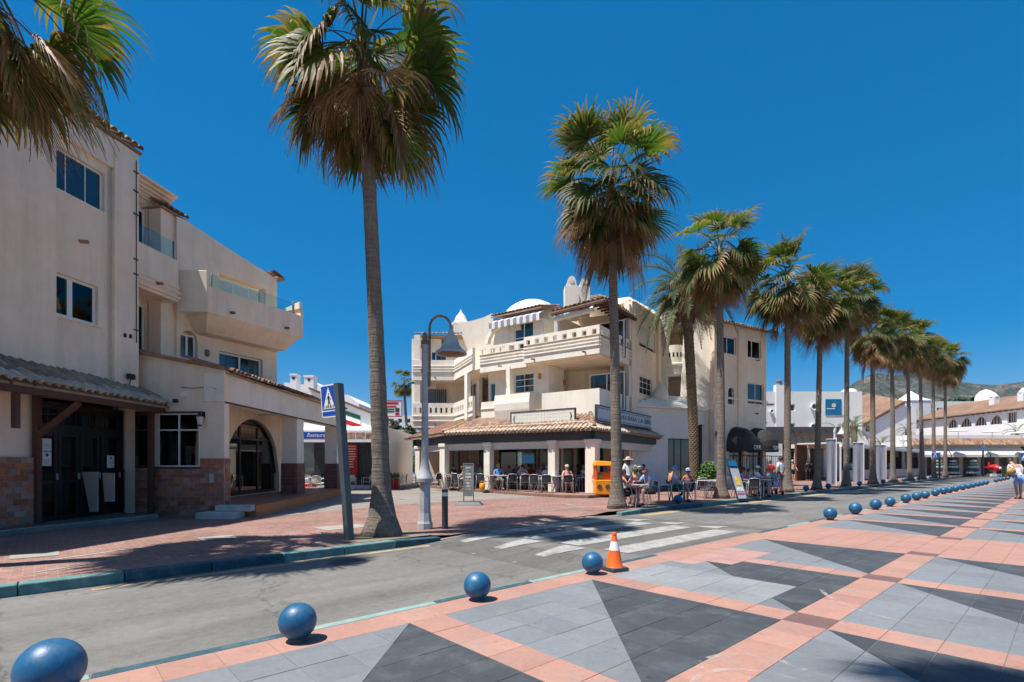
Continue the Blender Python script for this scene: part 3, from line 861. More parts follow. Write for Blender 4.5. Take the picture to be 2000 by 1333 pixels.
def bricks(parent, fr, s0, s1, z0, z1, n, bw=0.25, bh=0.125, m='brick', th=0.018, vertical=False, rng=random.Random(2)):
    """facing tiles on a mortar bed, each its own object; n is the bed's front"""
    if m not in brick_lib:
        mb = MB(); mb.box(0, 1, 0, 1, 0, 1); brick_lib[m] = mb.mesh('brick', M[m])
    base = base_of(parent)
    rows = max(1, round((z1 - z0) / bh)); h = (z1 - z0) / rows; g = 0.008
    rz = math.atan2(fr.d.y, fr.d.x)
    for r in range(rows):
        s = s0 - (bw * 0.5 if r % 2 else 0) * (0 if vertical else 1)
        while s < s1 - 0.01:
            a, b = max(s, s0), min(s + bw, s1)
            if b - a > 0.03:
                t = th + rng.uniform(-0.004, 0.004)
                p = fr(a + g / 2, n + t, z0 + r * h + g / 2) - base
                # local +y points inward or outward depending on the frame's side
                sy = t + 0.01
                o = inst('brick', brick_lib[m], parent, p, (0, 0, rz), (b - a - g, sy if not fr.flip else -sy, h - g))
            s += bw
def solid(parent, pts, z0, z1, m, name='wall', bevel=0.0):
    mb = MB(); mb.prism(pts, z0, z1); return mb.build(name, m, parent, bevel=bevel)
def text(parent, body, loc, size, rz, m, name='lettering', rx=90, extrude=0.004, align='CENTER', shear=0.0, space=1.0, xscale=1.0, fit=0.0):
    cu = bpy.data.curves.new(name, 'FONT'); cu.body = body; cu.size = size; cu.extrude = extrude; cu.align_x = align; cu.align_y = 'CENTER'; cu.shear = shear; cu.space_character = space
    cu.materials.append(m)
    o = bpy.data.objects.new(name, cu); COL.objects.link(o); o.parent = parent
    o.location = Vector(loc) - (base_of(parent) if parent else Vector((0, 0, 0)))
    o.rotation_euler = (R(rx), 0, rz); o.scale = (xscale, 1, 1)
    if fit: o['fit'] = fit
    return o
def spout(parent, fr, s, n, z, ln=0.28):
    mb = MB(); mb.tube([fr(s, n - 0.05, z), fr(s, n + ln, z - 0.03)], 0.045, 8); return mb.build('spout', M['tile'], parent, smooth=True)

# ------------------------------------------------------------------ left building
LB = thing('apartment_building', 'cream apartment building in shade with tiled porch, glazed black doors and balconies', 'building', (-10.5, 12, 0))
def facade_pt(y): return (-11.96 + 0.15 * y, y)
FF = Frame(facade_pt(10.0), facade_pt(13.6))
sE = FF.s_at(268)
sw = lambda y: (y - 10.0) * math.hypot(0.15, 1)
mb = MB()
w1 = (FF.s_at(107) + 0.02, FF.s_at(209), 7.66, 8.62, ''); w2 = (FF.s_at(107) + 0.02, FF.s_at(196), 4.80, 5.76, '')
door_o = (sw(11.12), sw(13.57), 0.0, 2.92, '')
wall(mb, FF, -4.0, sE, 0.0, 9.62, 0.3, [w1, w2, door_o], n=-0.07)
FF.box(mb, -4.0, FF.s_at(107), -0.065, 0.05, 3.2, 9.60)
FF.box(mb, FF.s_at(221), sE + 0.004, -0.065, 0.05, 3.2, 9.60)
FF.box(mb, FF.s_at(107), FF.s_at(221), -0.066, 0.03, 8.85, 9.59)
lw = mb.build('wall', M['stucco'], LB, bevel=0.012)
window(LB, FF, w1[0], w1[1], w1[2], w1[3], -0.15, cols=(0.28, 0.66), fw=0.045, bar=0.02, pm='pane_blue', sill=0.10)
window(LB, FF, w2[0], w2[1], w2[2], w2[3], -0.15, cols=(0.42,), fw=0.06, bar=0.12, sill=0.12)
# upper wall flank, core and cove
solid(LB, [FF(-4, -0.38, 0)[:2], FF(sE, -0.38, 0)[:2], FF(sE, -6, 0)[:2], FF(-4, -6, 0)[:2]], 3.0, 9.55, M['stucco'], 'core_wall')
# loggia bay
F2 = Frame(FF(0, -0.95, 0), FF(1, -0.95, 0))
s2a = sE - 0.1; s2b = F2.s_at(307)
a1 = (F2.s_at(262), F2.s_at(289), 6.4, F2.z_at(280, 398), 'arch'); a2 = (F2.s_at(262), F2.s_at(288), 4.3, F2.z_at(280, 585), 'arch')
mb = MB(); wall(mb, F2, s2a - 0.8, s2b + 0.35, 3.4, 9.5, 0.25, [a1, a2])
mb.build('loggia_wall', M['stucco'], LB, bevel=0.01)
window(LB, F2, a1[0] + 0.02, a1[1] - 0.02, 6.4, a1[3] - 0.15, -0.1, cols=(), rows=(), pm='pane', fw=0.07)
window(LB, F2, a2[0] + 0.02, a2[1] - 0.02, 4.3, a2[3] - 0.15, -0.1, cols=(0.5,), pm='pane', fw=0.06)
mb = MB()                                                     # coved eave over the loggia
for i in range(6):
    t0, t1 = i / 6, (i + 1) / 6
    F2.box(mb, sE + 0.02, s2b + 0.25, 0.0, 0.06 + 0.42 * t1 ** 2, 9.1 + 0.42 * t0, 9.1 + 0.42 * t1 + 0.001)
mb.build('coved_eave', M['stucco'], LB)
F3 = Frame(FF(0, -0.5, 0), FF(1, -0.5, 0))
s3a, s3b = F3.s_at(314), F3.s_at(359) + 0.3
mb = MB(); wall(mb, F3, s3a, s3b, 3.2, 8.88, 0.4)
mb.build('bay_wall', M['stucco'], LB, bevel=0.01)
t3 = tag(inst('eave', None, LB), None) if False else None
mb = MB(); F3.box(mb, s3a - 0.05, s3b - 0.25, -0.6, 0.10, 8.885, 8.93); ev = mb.build('bay_eave', M['tile_bed'], LB)
tile_roof(ev, F3(s3a - 0.05, 0.14, 8.95), F3(s3b - 0.25, 0.14, 8.95), F3.n * -0.9 + Vector((0, 0, 0.35)), 2, 0.2, TILE)
# main eave tiles
mb = MB(); FF.box(mb, -4, sE + 0.06, -1.2, 0.10, 9.62, 9.68); ev = mb.build('main_eave', M['tile_bed'], LB)
tile_roof(ev, FF(-0.6, 0.17, 9.70), FF(sE + 0.05, 0.17, 9.70), FF.n * -0.9 + Vector((0, 0, 0.36)), 3, 0.19, TILE)
# loggia balcony flush with the facade
sb1 = FF.s_at(349)
mb = MB()
FF.box(mb, sE + 0.005, sb1, -0.12, 0.0, 6.13, 7.34)
FF.box(mb, sb1 - 0.12, sb1 - 0.001, -0.9, -0.121, 6.13, 7.335)
FF.box(mb, sE + 0.006, sb1 - 0.121, -0.94, -0.121, 6.2, 6.36)
for i, z in enumerate((6.20, 6.36, 6.50)): FF.box(mb, sE + 0.006, sb1 + 0.02, 0.0, 0.07 - 0.02 * i, z, z + 0.07)
mb.build('balcony', M['stucco'], LB, bevel=0.02)
mb = MB(); FF.box(mb, sE + 0.02, sb1 - 0.05, -0.07, -0.055, 7.341, 7.85); mb.build('glass_panel', M['glass_green'], LB)
for sp in (sb1 - 0.12,):
    mb = MB(); FF.box(mb, sp, sp + 0.04, -0.09, -0.03, 7.342, 7.88); mb.build('glass_post', M['lamp_grey'], LB)
for (u, v) in ((162, 471), (304, 553)): spout(LB, FF, FF.s_at(u), 0.02 if u > 200 else -0.07, FF.z_at(u, v), 0.2)
for v in (337, 374, 419, 507, 536, 645):
    mb = MB(); s = FF.s_at(261); z = FF.z_at(261, v); FF.box(mb, s - 0.06, s + 0.07, 0.05, 0.08, z - 0.015, z + 0.012); mb.build('cable_clip', M['black'], LB)
for u, v in ((238, 655), (249, 657)):
    mb = MB(); s = FF.s_at(u); z = FF.z_at(u, v); FF.box(mb, s, s + 0.05, 0.05, 0.09, z - 0.05, z + 0.05); mb.build('cable_clip', M['black'], LB)
# penthouse wall and the big balcony, turned towards the plaza
FB = Frame((-9.04, 15.2), (-7.53, 18.23))
FW = Frame(FB(0, -1.0, 0), FB(1, -1.0, 0))
sC = FW.s_at(541)
za, zb_ = 8.86, 8.12
def slope(s): return za + (zb_ - za) * max(0, min(1, s / sC)) ** 0.9
o1 = (FW.s_at(428), FW.s_at(519), FW.z_at(470, 625), FW.z_at(470, 548), ''); o2 = (FW.s_at(428), FW.s_at(513), FW.z_at(470, 752), FW.z_at(470, 694), ''); o3 = (FW.s_at(352), FW.s_at(386), 3.9, FW.z_at(372, 647), 'arch')
mb = MB(); wall(mb, FW, -0.3, sC, 3.2, slope, 0.3, [o1, o2, o3])
q = [FW(sC, -0.301, 0), FW(sC, -5.5, 0), FW(sC - 0.25, -5.5, 0), FW(sC - 0.25, -0.301, 0)]
mb.hexa([(p.x, p.y, 3.2) for p in q] + [(p.x, p.y, zb_) for p in q])
mb.build('penthouse_wall', M['stucco'], LB, bevel=0.012)
solid(LB, [FW(0, -0.6, 0)[:2], FW(sC - 0.3, -0.6, 0)[:2], FW(sC - 0.3, -5.4, 0)[:2], FW(-2, -5.4, 0)[:2]], 3.2, 7.9, M['stucco'], 'core_wall')
window(LB, FW, o1[0], o1[1], o1[2], o1[3] - 0.12, -0.12, cols=(0.33, 0.66), pm='shutter', fw=0.05)
window(LB, FW, o2[0], o2[1], o2[2], o2[3], -0.12, cols=(0.5,), fw=0.06)
window(LB, FW, o3[0], o3[1], o3[2], o3[3] - 0.1, -0.12, cols=(0.5,), fw=0.06)
mb = MB(); c = FW(FW.s_at(404), 0.02, FW.z_at(404, 690)); mb.lathe([(0.0, -0.12), (0.06, -0.10), (0.075, 0), (0.06, 0.10), (0.0, 0.12)], c, 10); mb.build('wall_plate', M['tile_old'], LB)
mb = MB()
sl = 3.39
FB.box(mb, 0, sl, -0.12, 0, 5.93, 6.72)
FB.box(mb, sl, sl + 0.12, -1.2, 0.0, 5.93, 6.95)                 # far cheek
nf = [Vector((-9.04, 15.2, 0)), Vector((-9.9, 15.15, 0)), Vector((-9.9, 15.27, 0)), FB(0.0, -0.121, 0) + Vector((0, 0.02, 0))]
mb.hexa([(p.x, p.y, 5.93) for p in (nf[1], nf[0], nf[3], nf[2])] + [(p.x, p.y, 7.18) for p in (nf[1], nf[0], nf[3], nf[2])])
b_out = [FB(0.01, -0.01, 0), FB(sl, -0.01, 0), FB(sl, -1.0, 0), FB(0.01, -1.0, 0)]
b_in = [FB(0.3, -0.55, 0), FB(sl - 0.25, -0.5, 0), FB(sl - 0.25, -1.0, 0), FB(0.3, -1.0, 0)]
mb.hexa([(p.x, p.y, 5.45) for p in b_in] + [(p.x, p.y, 5.929) for p in b_out])
mb.hexa([(p.x, p.y, 5.931) for p in b_out] + [(p.x, p.y, 6.02) for p in b_out])
mb.build('big_balcony', M['stucco'], LB, bevel=0.025)
mb = MB(); q = [FB(sl - 0.05, -1.2, 0), FB(sl + 0.07, -1.2, 0), FB(sl + 0.07, 0, 0), FB(sl - 0.05, 0, 0)]
mb.hexa([(p.x, p.y, 6.951) for p in q] + [(p.x, p.y, z) for p, z in zip(q, (6.97, 6.97, 7.2, 7.2))]); mb.build('balcony_end_post', M['stucco_white'], LB)
mb = MB(); FB.box(mb, 0.1, sl - 0.2, -0.07, -0.055, 6.721, 7.12); mb.build('glass_panel', M['glass_green'], LB)
for s in (0.15, 1.75, 3.1):
    mb = MB(); FB.box(mb, s, s + 0.04, -0.09, -0.03, 6.722, 7.15); mb.build('glass_post', M['lamp_grey'], LB)
for s in (0.75, 2.75): spout(LB, FB, s, 0.0, 6.12, 0.16)
mb = MB(); FW.box(mb, sC - 0.1, sC + 0.22, -0.5, 0.15, zb_ - 0.02, zb_ + 0.05); ev = mb.build('corner_eave', M['tile_bed'], LB)
tile_roof(ev, FW(sC + 0.24, 0.1, zb_ + 0.07), FW(sC + 0.24, -0.5, zb_ + 0.07), FW.d * -0.6 + Vector((0, 0, 0.2)), 1, 0.2, TILE)

# canopy over the doors
M['tile_lip'] = mat('pale cream tile', (0.50, 0.39, 0.29), 0.9, var=0.2, scale=8, bump=0.2, objvar=0.15)  # paler cream colour for the lowest eave course
mb = MB(); cy0, cy1 = 8.2, 13.85
q0, q1 = Vector((-9.34, cy0, 2.95)), Vector((-9.22, cy1, 2.95)); r0, r1 = Vector((*facade_pt(cy0), 3.42)), Vector((*facade_pt(cy1), 3.42))
mb.hexa([q0 - Vector((0, 0, 0.05)), q1 - Vector((0, 0, 0.05)), r1 - Vector((0, 0, 0.05)), r0 - Vector((0, 0, 0.05)), q0, q1, r1, r0])
cn = mb.build('canopy_roof', M['tile_bed'], LB)
TILE_LIP = tile_mesh('pale eave tile', M['tile_lip'])
tile_roof(cn, q0 + Vector((0.07, 0, 0.02)), q1 + Vector((0.07, 0, 0.02)), Vector((-0.75, 0, 0.42)), 1, 0.205, TILE_LIP, limit=60)
tile_roof(cn, q0 + Vector((-0.22, 0, 0.19)), q1 + Vector((-0.22, 0, 0.19)), Vector((-0.75, 0, 0.36)), 3, 0.205, TILE_OLD, limit=140, expo=0.27)
def beam(parent, a, b, w, h, m, name):
    a, b = Vector(a), Vector(b); d = (b - a).normalized(); s = d.cross(Vector((0, 0, 1)))
    if s.length < 0.01: s = Vector((1, 0, 0))
    s.normalize(); t = s.cross(d)
    mb = MB(); q = [a - s * w / 2 - t * h / 2, a + s * w / 2 - t * h / 2, a + s * w / 2 + t * h / 2, a - s * w / 2 + t * h / 2]
    mb.hexa(q + [p + (b - a) for p in q]); return mb.build(name, m, parent, bevel=0.006)
beam(LB, (-9.42, cy0, 2.84), (-9.32, 13.7, 2.84), 0.10, 0.14, M['wood_dark'], 'canopy_beam')
y = 8.6
while y < 13.7:
    x = facade_pt(y)[0]
    beam(LB, (x + 0.02, y, 3.27), (-9.30, y, 2.93), 0.06, 0.08, M['wood_dark'], 'rafter'); y += 0.46
beam(LB, (-10.25, 11.05, 0.12), (-10.25, 11.05, 2.95), 0.12, 0.12, M['wood_dark'], 'post')
beam(LB, (-9.52, 13.5, 0.12), (-9.52, 13.5, 2.78), 0.12, 0.12, M['wood_dark'], 'post')
beam(LB, (-10.2, 11.05, 2.05), (-9.42, 11.15, 2.75), 0.09, 0.11, M['wood_brown'], 'brace')
beam(LB, (-9.5, 9.8, 2.1), (-9.5, 9.8, 2.78), 0.1, 0.1, M['wood_dark'], 'bracket')
# doors
FD = Frame((-10.5, 11.1), (-10.52, 13.85))
def door_s(u): return FD.s_at(u)
zt = 2.72
mb = MB()
FD.box(mb, door_s(58), door_s(64), -0.06, 0.05, 0.12, zt + 0.12); FD.box(mb, door_s(233), door_s(237), -0.06, 0.05, 0.12, zt + 0.12)
FD.box(mb, door_s(64), door_s(233), -0.06, 0.05, zt, zt + 0.12); FD.box(mb, door_s(64), door_s(233), -0.06, 0.045, 2.16, 2.28)
doors = mb.build('door_frame', M['black_metal'], LB)
for (ua, ub) in ((64, 111), (113, 153.5), (155.5, 193.5), (196.5, 233)):
    d = window(LB, FD, door_s(ua), door_s(ub), 0.13, 2.155, 0.02, cols=(), rows=(0.43,), fw=0.085, fm='black_metal', pm='glass', name='door', bar=0.07)
    mb = MB(); hs = door_s(ub) - 0.05; FD.box(mb, hs, hs + 0.025, 0.021, 0.06, 1.05, 1.2); mb.build('handle', M['alu'], d)
for (ua, ub) in ((66, 116), (118, 176), (178, 232)):
    window(LB, FD, door_s(ua), door_s(ub), 2.285, zt - 0.005, 0.02, cols=(0.5,), fw=0.05, fm='black_metal', pm='glass', name='transom_window', bar=0.03)
# papers on the glass
M['paper'] = mat('paper', (0.72, 0.72, 0.70), 0.8, var=0.03)
def poster(u0, v0, u1, v1, m, fr=FD, n=0.012, parent=LB, name='notice'):
    mb = MB(); fr.box(mb, fr.s_at(u0), fr.s_at(u1), n, n + 0.004, fr.z_at((u0 + u1) / 2, v1), fr.z_at((u0 + u1) / 2, v0)); return mb.build(name, m, parent)
p1 = poster(64, 856, 81, 882, M['paper'], n=0.024); p2 = poster(81.5, 857, 98, 881, M['paper'], n=0.024); poster(80, 882.5, 98, 910, M['paper'], n=0.024); poster(207, 890, 221, 914, M['paper'], n=0.024)
mb = MB()
c = FD(FD.s_at(72), 0.034, FD.z_at(72, 866)); r_ = 0.075
for k in range(20):
    a0, a1_ = 2 * math.pi * k / 20, 2 * math.pi * (k + 1) / 20
    mb.poly([c + FD.d * r * math.cos(a) + Vector((0, 0, r * math.sin(a))) for r, a in ((r_, a0), (r_, a1_), (r_ * 0.8, a1_), (r_ * 0.8, a0))])
mb.poly([c + FD.d * x + Vector((0, 0, z)) for x, z in ((-0.045, 0.055), (-0.055, 0.045), (0.045, -0.055), (0.055, -0.045))])
s = FD.s_at(72); z = FD.z_at(72, 878); FD.box(mb, s - 0.07, s + 0.07, 0.032, 0.034, z - 0.035, z + 0.03)
mb.build('no_smoking_symbol', M['red'], LB)
for u, v in ((89, 889), (214, 895)):
    mb = MB(); c = FD(FD.s_at(u), 0.034, FD.z_at(u, v)); mb.poly([c + FD.d * 0.035 * math.cos(k * 0.524) + Vector((0, 0, 0.035 * math.sin(k * 0.524))) for k in range(12)]); mb.build('notice_seal', M['black'], LB)
for u0, v0, u1 in ((84, 868, 95), (84, 872, 95), (83, 898, 95), (83, 902, 94), (83, 905, 92), (210, 903, 219), (210, 906, 219), (210, 909, 217)):
    mb = MB(); z = FD.z_at(u0, v0); FD.box(mb, FD.s_at(u0), FD.s_at(u1), 0.0285, 0.031, z - 0.006, z + 0.004); mb.build('notice_line', M['steel_grey'], LB)
# room behind the doors, with folded boards leaning inside
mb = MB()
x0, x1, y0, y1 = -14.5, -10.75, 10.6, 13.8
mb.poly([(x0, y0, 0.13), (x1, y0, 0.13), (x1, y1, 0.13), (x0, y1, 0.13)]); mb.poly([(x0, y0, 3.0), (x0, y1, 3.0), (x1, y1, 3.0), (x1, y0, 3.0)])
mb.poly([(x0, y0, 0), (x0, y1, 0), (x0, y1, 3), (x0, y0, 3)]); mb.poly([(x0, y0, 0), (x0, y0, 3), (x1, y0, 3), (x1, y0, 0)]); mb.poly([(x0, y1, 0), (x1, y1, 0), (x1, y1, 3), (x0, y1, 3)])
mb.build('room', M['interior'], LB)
M['board'] = mat('beige board', (0.42, 0.36, 0.29), 0.8, var=0.1)
for (u0, u1, v0, v1, tp) in ((62, 100, 910, 1005, 0.15), (114, 138, 908, 1000, 0.3), (160, 190, 922, 1000, -0.5), (200, 222, 924, 980, -0.2)):
    y = 12.4; t = thing('folded_board', {62: 'beige board leaning inside the first glass door leaf from the left', 114: 'tapered beige board inside the second glass door leaf', 160: 'slanted beige board inside the third glass door leaf', 200: 'short beige board inside the last glass door leaf'}[u0], 'board', P((u0 + u1) / 2, v1, y), 0, 'folded boards behind the glass doors')
    a, b = P(u0, v0, y), P(u1, v0, y); c_, d_ = P(u1 - (u1 - u0) * max(0, tp), v1, y), P(u0 + (u1 - u0) * max(0, -tp), v1, y)
    mb = MB(); mb.hexa([d_, c_, c_ + Vector((0, 0.04, 0)), d_ + Vector((0, 0.04, 0)), a, b, b + Vector((0, 0.04, 0)), a + Vector((0, 0.04, 0))]); mb.build('panel', M['board'], t)
# brick dado left of the doors and step slab
mb = MB(); FF.box(mb, -4, sw(11.0), -0.07, 0.03, 0.03, 1.56); bd = mb.build('brick_dado', M['mortar'], LB)
bricks(bd, FF, -1.2, sw(11.0), 0.05, 1.56, 0.03, 0.26, 0.125)
mb = MB(); mb.prism([(-9.9, 8.0), (-9.82, 9.9), (-9.05, 13.1), (-9.5, 13.75), (-10.7, 13.9), (-11, 8)], 0, 0.12); mb.build('door_step', M['pavers'], LB)
mb = MB(); mb.prism([(-9.9, 8.0), (-9.82, 9.9), (-9.05, 13.1), (-9.18, 13.12), (-9.95, 9.92), (-10.03, 8.0)], 0, 0.124); mb.build('step_edge', M['stone_step'], LB, bevel=0.01)
# porch: front wall towards the camera
FN = Frame((-10.65, 13.86), (-7.7, 13.7))
pz0, pz1 = 4.50, 3.93
def rake(s): return pz0 + (pz1 - pz0) * s / FN.len
sp = lambda u: FN.s_at(u)
o_w = (sp(309), sp(391), FN.z_at(350, 912), FN.z_at(350, 808), ''); o_v = (sp(254), sp(293), FN.z_at(275, 913), FN.z_at(275, 808), '')
mb = MB(); wall(mb, FN, 0.0, FN.len, 0.0, rake, 0.22, [o_v, o_w]); mb.build('porch_wall', M['stucco'], LB, bevel=0.01)
window(LB, FN, o_w[0], o_w[1], o_w[2], o_w[3], 0.012, cols=(0.5,), rows=(0.69,), fw=0.035, fm='white_pvc', pm='glass', bar=0.035)
window(LB, FN, o_v[0], o_v[1], o_v[2], o_v[3], 0.012, cols=(), rows=(0.69,), fw=0.06, fm='wood_dark', pm='glass', bar=0.05)
mb = MB(); FN.box(mb, o_v[0] - 0.03, o_w[1] + 0.03, 0.0, 0.06, o_w[2] - 0.05, o_w[2] - 0.005); mb.build('window_ledge', M['wood_dark'], LB)
mb = MB(); FN.box(mb, o_v[0] - 0.03, o_w[1] + 0.03, 0.0, 0.05, o_w[3] + 0.005, o_w[3] + 0.05); mb.build('window_head', M['wood_dark'], LB)
zb0 = FN.z_at(350, 912) - 0.05
mb = MB(); FN.box(mb, sp(300), FN.len + 0.02, 0.0, 0.02, 0.03, zb0); bd = mb.build('brick_dado', M['mortar'], LB)
bricks(bd, FN, sp(300), FN.len + 0.02, 0.05, zb0 - 0.004, 0.02, 0.24, 0.13)
mb = MB(); FN.box(mb, sp(392), FN.len + 0.02, 0.0005, 0.02, zb0 + 0.003, 1.57); bd2 = mb.build('brick_dado', M['mortar'], LB)
bricks(bd2, FN, sp(392), FN.len + 0.02, zb0 + 0.006, 1.57, 0.02, 0.2, 0.13)
mb = MB(); FN.box(mb, sp(236), sp(290), 0.0, 0.02, 0.12, FN.z_at(275, 913) - 0.05); bd3 = mb.build('brick_dado', M['mortar'], LB)
bricks(bd3, FN, sp(236), sp(290), 0.14, FN.z_at(275, 913) - 0.055, 0.02, 0.27, 0.07, m='brick')
M['rake'] = M['tile_old']
mb = MB(); FN.box(mb, 0, 0.001, 0, 0.001, 0, 0.001)
mb = MB(); q = [FN(0.0, -0.2, 0), FN(FN.len, -0.2, 0), FN(FN.len, 0.12, 0), FN(0.0, 0.12, 0)]
zz = [pz0, pz1, pz1, pz0]
mb.hexa([(p.x, p.y, z + 0.002) for p, z in zip((q[3], q[2], q[1], q[0]), (pz0, pz1, pz1, pz0))] + [(p.x, p.y, z + 0.09) for p, z in zip((q[3], q[2], q[1], q[0]), (pz0, pz1, pz1, pz0))])
mb.build('rake_tiles', M['tile_old'], LB)
# porch colonnade towards the plaza
FC = Frame((-7.7, 13.7), (-7.7, 23.2))
mb = MB()
FC.box(mb, -0.0, FC.len, -0.55, 0.0, 3.09, 3.86)
mb.build('lintel', M['stucco_white'], LB, bevel=0.012)
mb = MB(); FC.box(mb, 0.02, FC.len, 0.001, 0.015, 3.05, 3.10); mb.build('lintel_drip', M['wood_dark'], LB)
for (y0, y1, nm) in ((13.72, 13.96, 'pier'), (18.35, 18.95, 'column'), (22.55, 23.15, 'column')):
    q = [(-8.25, y0), (-7.705, y0), (-7.705, y1), (-8.25, y1)]
    if nm == 'column':
        solid(LB, q, 0.35, 3.088, M['stucco_white'], 'column', bevel=0.01)
        mb = MB(); mb.prism([(-8.27, y0 - 0.02), (-7.685, y0 - 0.02), (-7.685, y1 + 0.02), (-8.27, y1 + 0.02)], 0.345, 1.45); cb = mb.build('column_base', M['mortar'], LB)
        fa = Frame((-8.27, y0 - 0.02), (-7.685, y0 - 0.02)); fb = Frame((-7.685, y0 - 0.02), (-7.685, y1 + 0.02))
        bricks(cb, fa, 0, fa.len, 0.36, 1.45, 0, 0.145, 0.27, m='brick_dark', vertical=True); bricks(cb, fb, 0, fb.len, 0.36, 1.45, 0, 0.145, 0.27, m='brick_dark', vertical=True)
    else:
        solid(LB, [(-7.95, 13.93), (-7.705, 13.93), (-7.705, y1), (-7.95, y1)], 0.05, 3.088, M['stucco_white'], 'pier', bevel=0.01)
        fb = Frame((-7.70, 13.72), (-7.70, y1)); mb = MB(); fb.box(mb, 0.0, fb.len, -0.01, 0.01, 0.03, 1.57); pb = mb.build('pier_dado', M['mortar'], LB); bricks(pb, fb, 0, fb.len, 0.05, 1.57, 0.01, 0.2, 0.13)
FBk = Frame((-9.2, 13.9), (-9.2, 22.4))
arch_o = (FBk.s_at(438), FBk.s_at(545), 0.36, 3.02, 'arch')
mb = MB(); wall(mb, FBk, 0, FBk.len, 0.3, 4.4, 0.3, [arch_o]); mb.build('porch_back_wall', M['stucco'], LB, bevel=0.01)
mb = MB()
c0 = (arch_o[0] + arch_o[1]) / 2; rw = (arch_o[1] - arch_o[0]) / 2
for k in range(24):
    a0, a1_ = math.pi * k / 24, math.pi * (k + 1) / 24
    hh = min(rw, 3.02 - 0.36)
    def ap(a, r, n): return FBk(c0 + (rw - r) * math.cos(a), n, 3.02 - hh + (hh - r) * math.sin(a))
    mb.hexa([ap(a0, 0.0, -0.2), ap(a1_, 0.0, -0.2), ap(a1_, 0.09, -0.2), ap(a0, 0.09, -0.2), ap(a0, 0.0, -0.12), ap(a1_, 0.0, -0.12), ap(a1_, 0.09, -0.12), ap(a0, 0.09, -0.12)])
for t in (0.3, 0.62): FBk.box(mb, arch_o[0] + 2 * rw * t, arch_o[0] + 2 * rw * t + 0.09, -0.195, -0.125, 0.36, 2.75)
FBk.box(mb, arch_o[0], arch_o[1], -0.19, -0.13, 2.28, 2.36); FBk.box(mb, arch_o[0], arch_o[1], -0.19, -0.13, 0.36, 0.46)
arch_d = mb.build('arched_door', M['black_metal'], LB)
for t0, t1 in ((0.0, 0.3), (0.325, 0.62), (0.645, 1.0)):
    mb = MB(); FBk.box(mb, arch_o[0] + 2 * rw * t0 + 0.03, arch_o[0] + 2 * rw * t1 - 0.03, -0.165, -0.155, 0.46, 2.28); mb.build('pane', M['glass'], arch_d)
mb = MB(); pts = [FBk(arch_o[0] + 0.35, -0.16, 2.36), FBk(arch_o[1] - 0.35, -0.16, 2.36)] + [FBk(c0 + (rw - 0.35) * math.cos(math.pi * k / 10), -0.16, 2.36 + 0.6 * math.sin(math.pi * k / 10)) for k in range(1, 10)]
mb.poly(pts); mb.build('pane', M['glass'], arch_d)
mb = MB(); mb.poly([(-13.5, 14, 0.33), (-9.55, 14, 0.33), (-9.55, 22.3, 0.33), (-13.5, 22.3, 0.33)]); mb.poly([(-13.5, 14, 0.3), (-13.5, 22.3, 0.3), (-13.5, 22.3, 4), (-13.5, 14, 4)]); mb.poly([(-13.5, 22.3, 0.3), (-9.55, 22.3, 0.3), (-9.55, 22.3, 4), (-13.5, 22.3, 4)]); mb.poly([(-13.5, 14, 4), (-13.5, 22.3, 4), (-9.55, 22.3, 4), (-9.55, 14, 4)]); mb.poly([(-13.5, 14, 0.3), (-13.5, 14, 4), (-9.55, 14, 4), (-9.55, 14, 0.3)]); mb.build('shop_room', M['interior_warm'], LB)
mb = MB(); mb.poly([(-9.2, 13.9, 3.4), (-7.75, 13.9, 3.4), (-7.75, 23.2, 3.4), (-9.2, 23.2, 3.4)]); mb.build('porch_ceiling', M['stucco'], LB)
# porch roof
mb = MB(); e0, e1 = Vector((-7.6, 13.75, 3.88)), Vector((-7.6, 23.3, 3.88)); r0, r1 = Vector((-10.4, 13.75, 4.62)), Vector((-10.4, 23.3, 4.62))
dz = Vector((0, 0, 0.06)); mb.hexa([e0 - dz, e1 - dz, r1 - dz, r0 - dz, e0, e1, r1, r0]); pr = mb.build('porch_roof', M['tile_bed'], LB)
tile_roof(pr, e0 + Vector((0.1, 0, 0.02)), e1 + Vector((0.1, 0, 0.02)), r0 - e0, 4, 0.2, TILE, limit=260)
# platform and steps
M['terracotta'] = mat('orange terracotta tile', (0.52, 0.20, 0.085), 0.7, var=0.15, scale=4, bump=0.1, dirt=(0.25, 0.17, 0.13), dirt_amt=0.5)
M['red_tile'] = mat('red brown floor tile', (0.24, 0.10, 0.075), 0.6, var=0.15, scale=4, dirt=(0.2, 0.13, 0.1), dirt_amt=0.5)
pl = [(-7.55, 13.66), (-6.72, 13.45), (-6.62, 13.75), (-7.05, 17.8), (-7.75, 24.2), (-12, 24.4), (-12, 14.1), (-7.68, 13.9)]
mb = MB(); mb.prism(pl, 0.0, 0.345); mb.build('porch_platform', M['terracotta'], LB, bevel=0.01)
mb = MB(); mb.poly([(p[0] * 0.997, p[1], 0.349) for p in pl]); mb.build('porch_floor', M['red_tile'], LB)
solid(LB, [(-7.95, 12.85), (-6.99, 12.85), (-6.99, 13.42), (-7.95, 13.42)], 0.02, 0.19, M['stone_step'], 'step', bevel=0.012)
solid(LB, [(-7.66, 13.2), (-6.74, 13.2), (-6.74, 13.43), (-7.66, 13.43)], 0.194, 0.352, M['stone_step'], 'step', bevel=0.012)
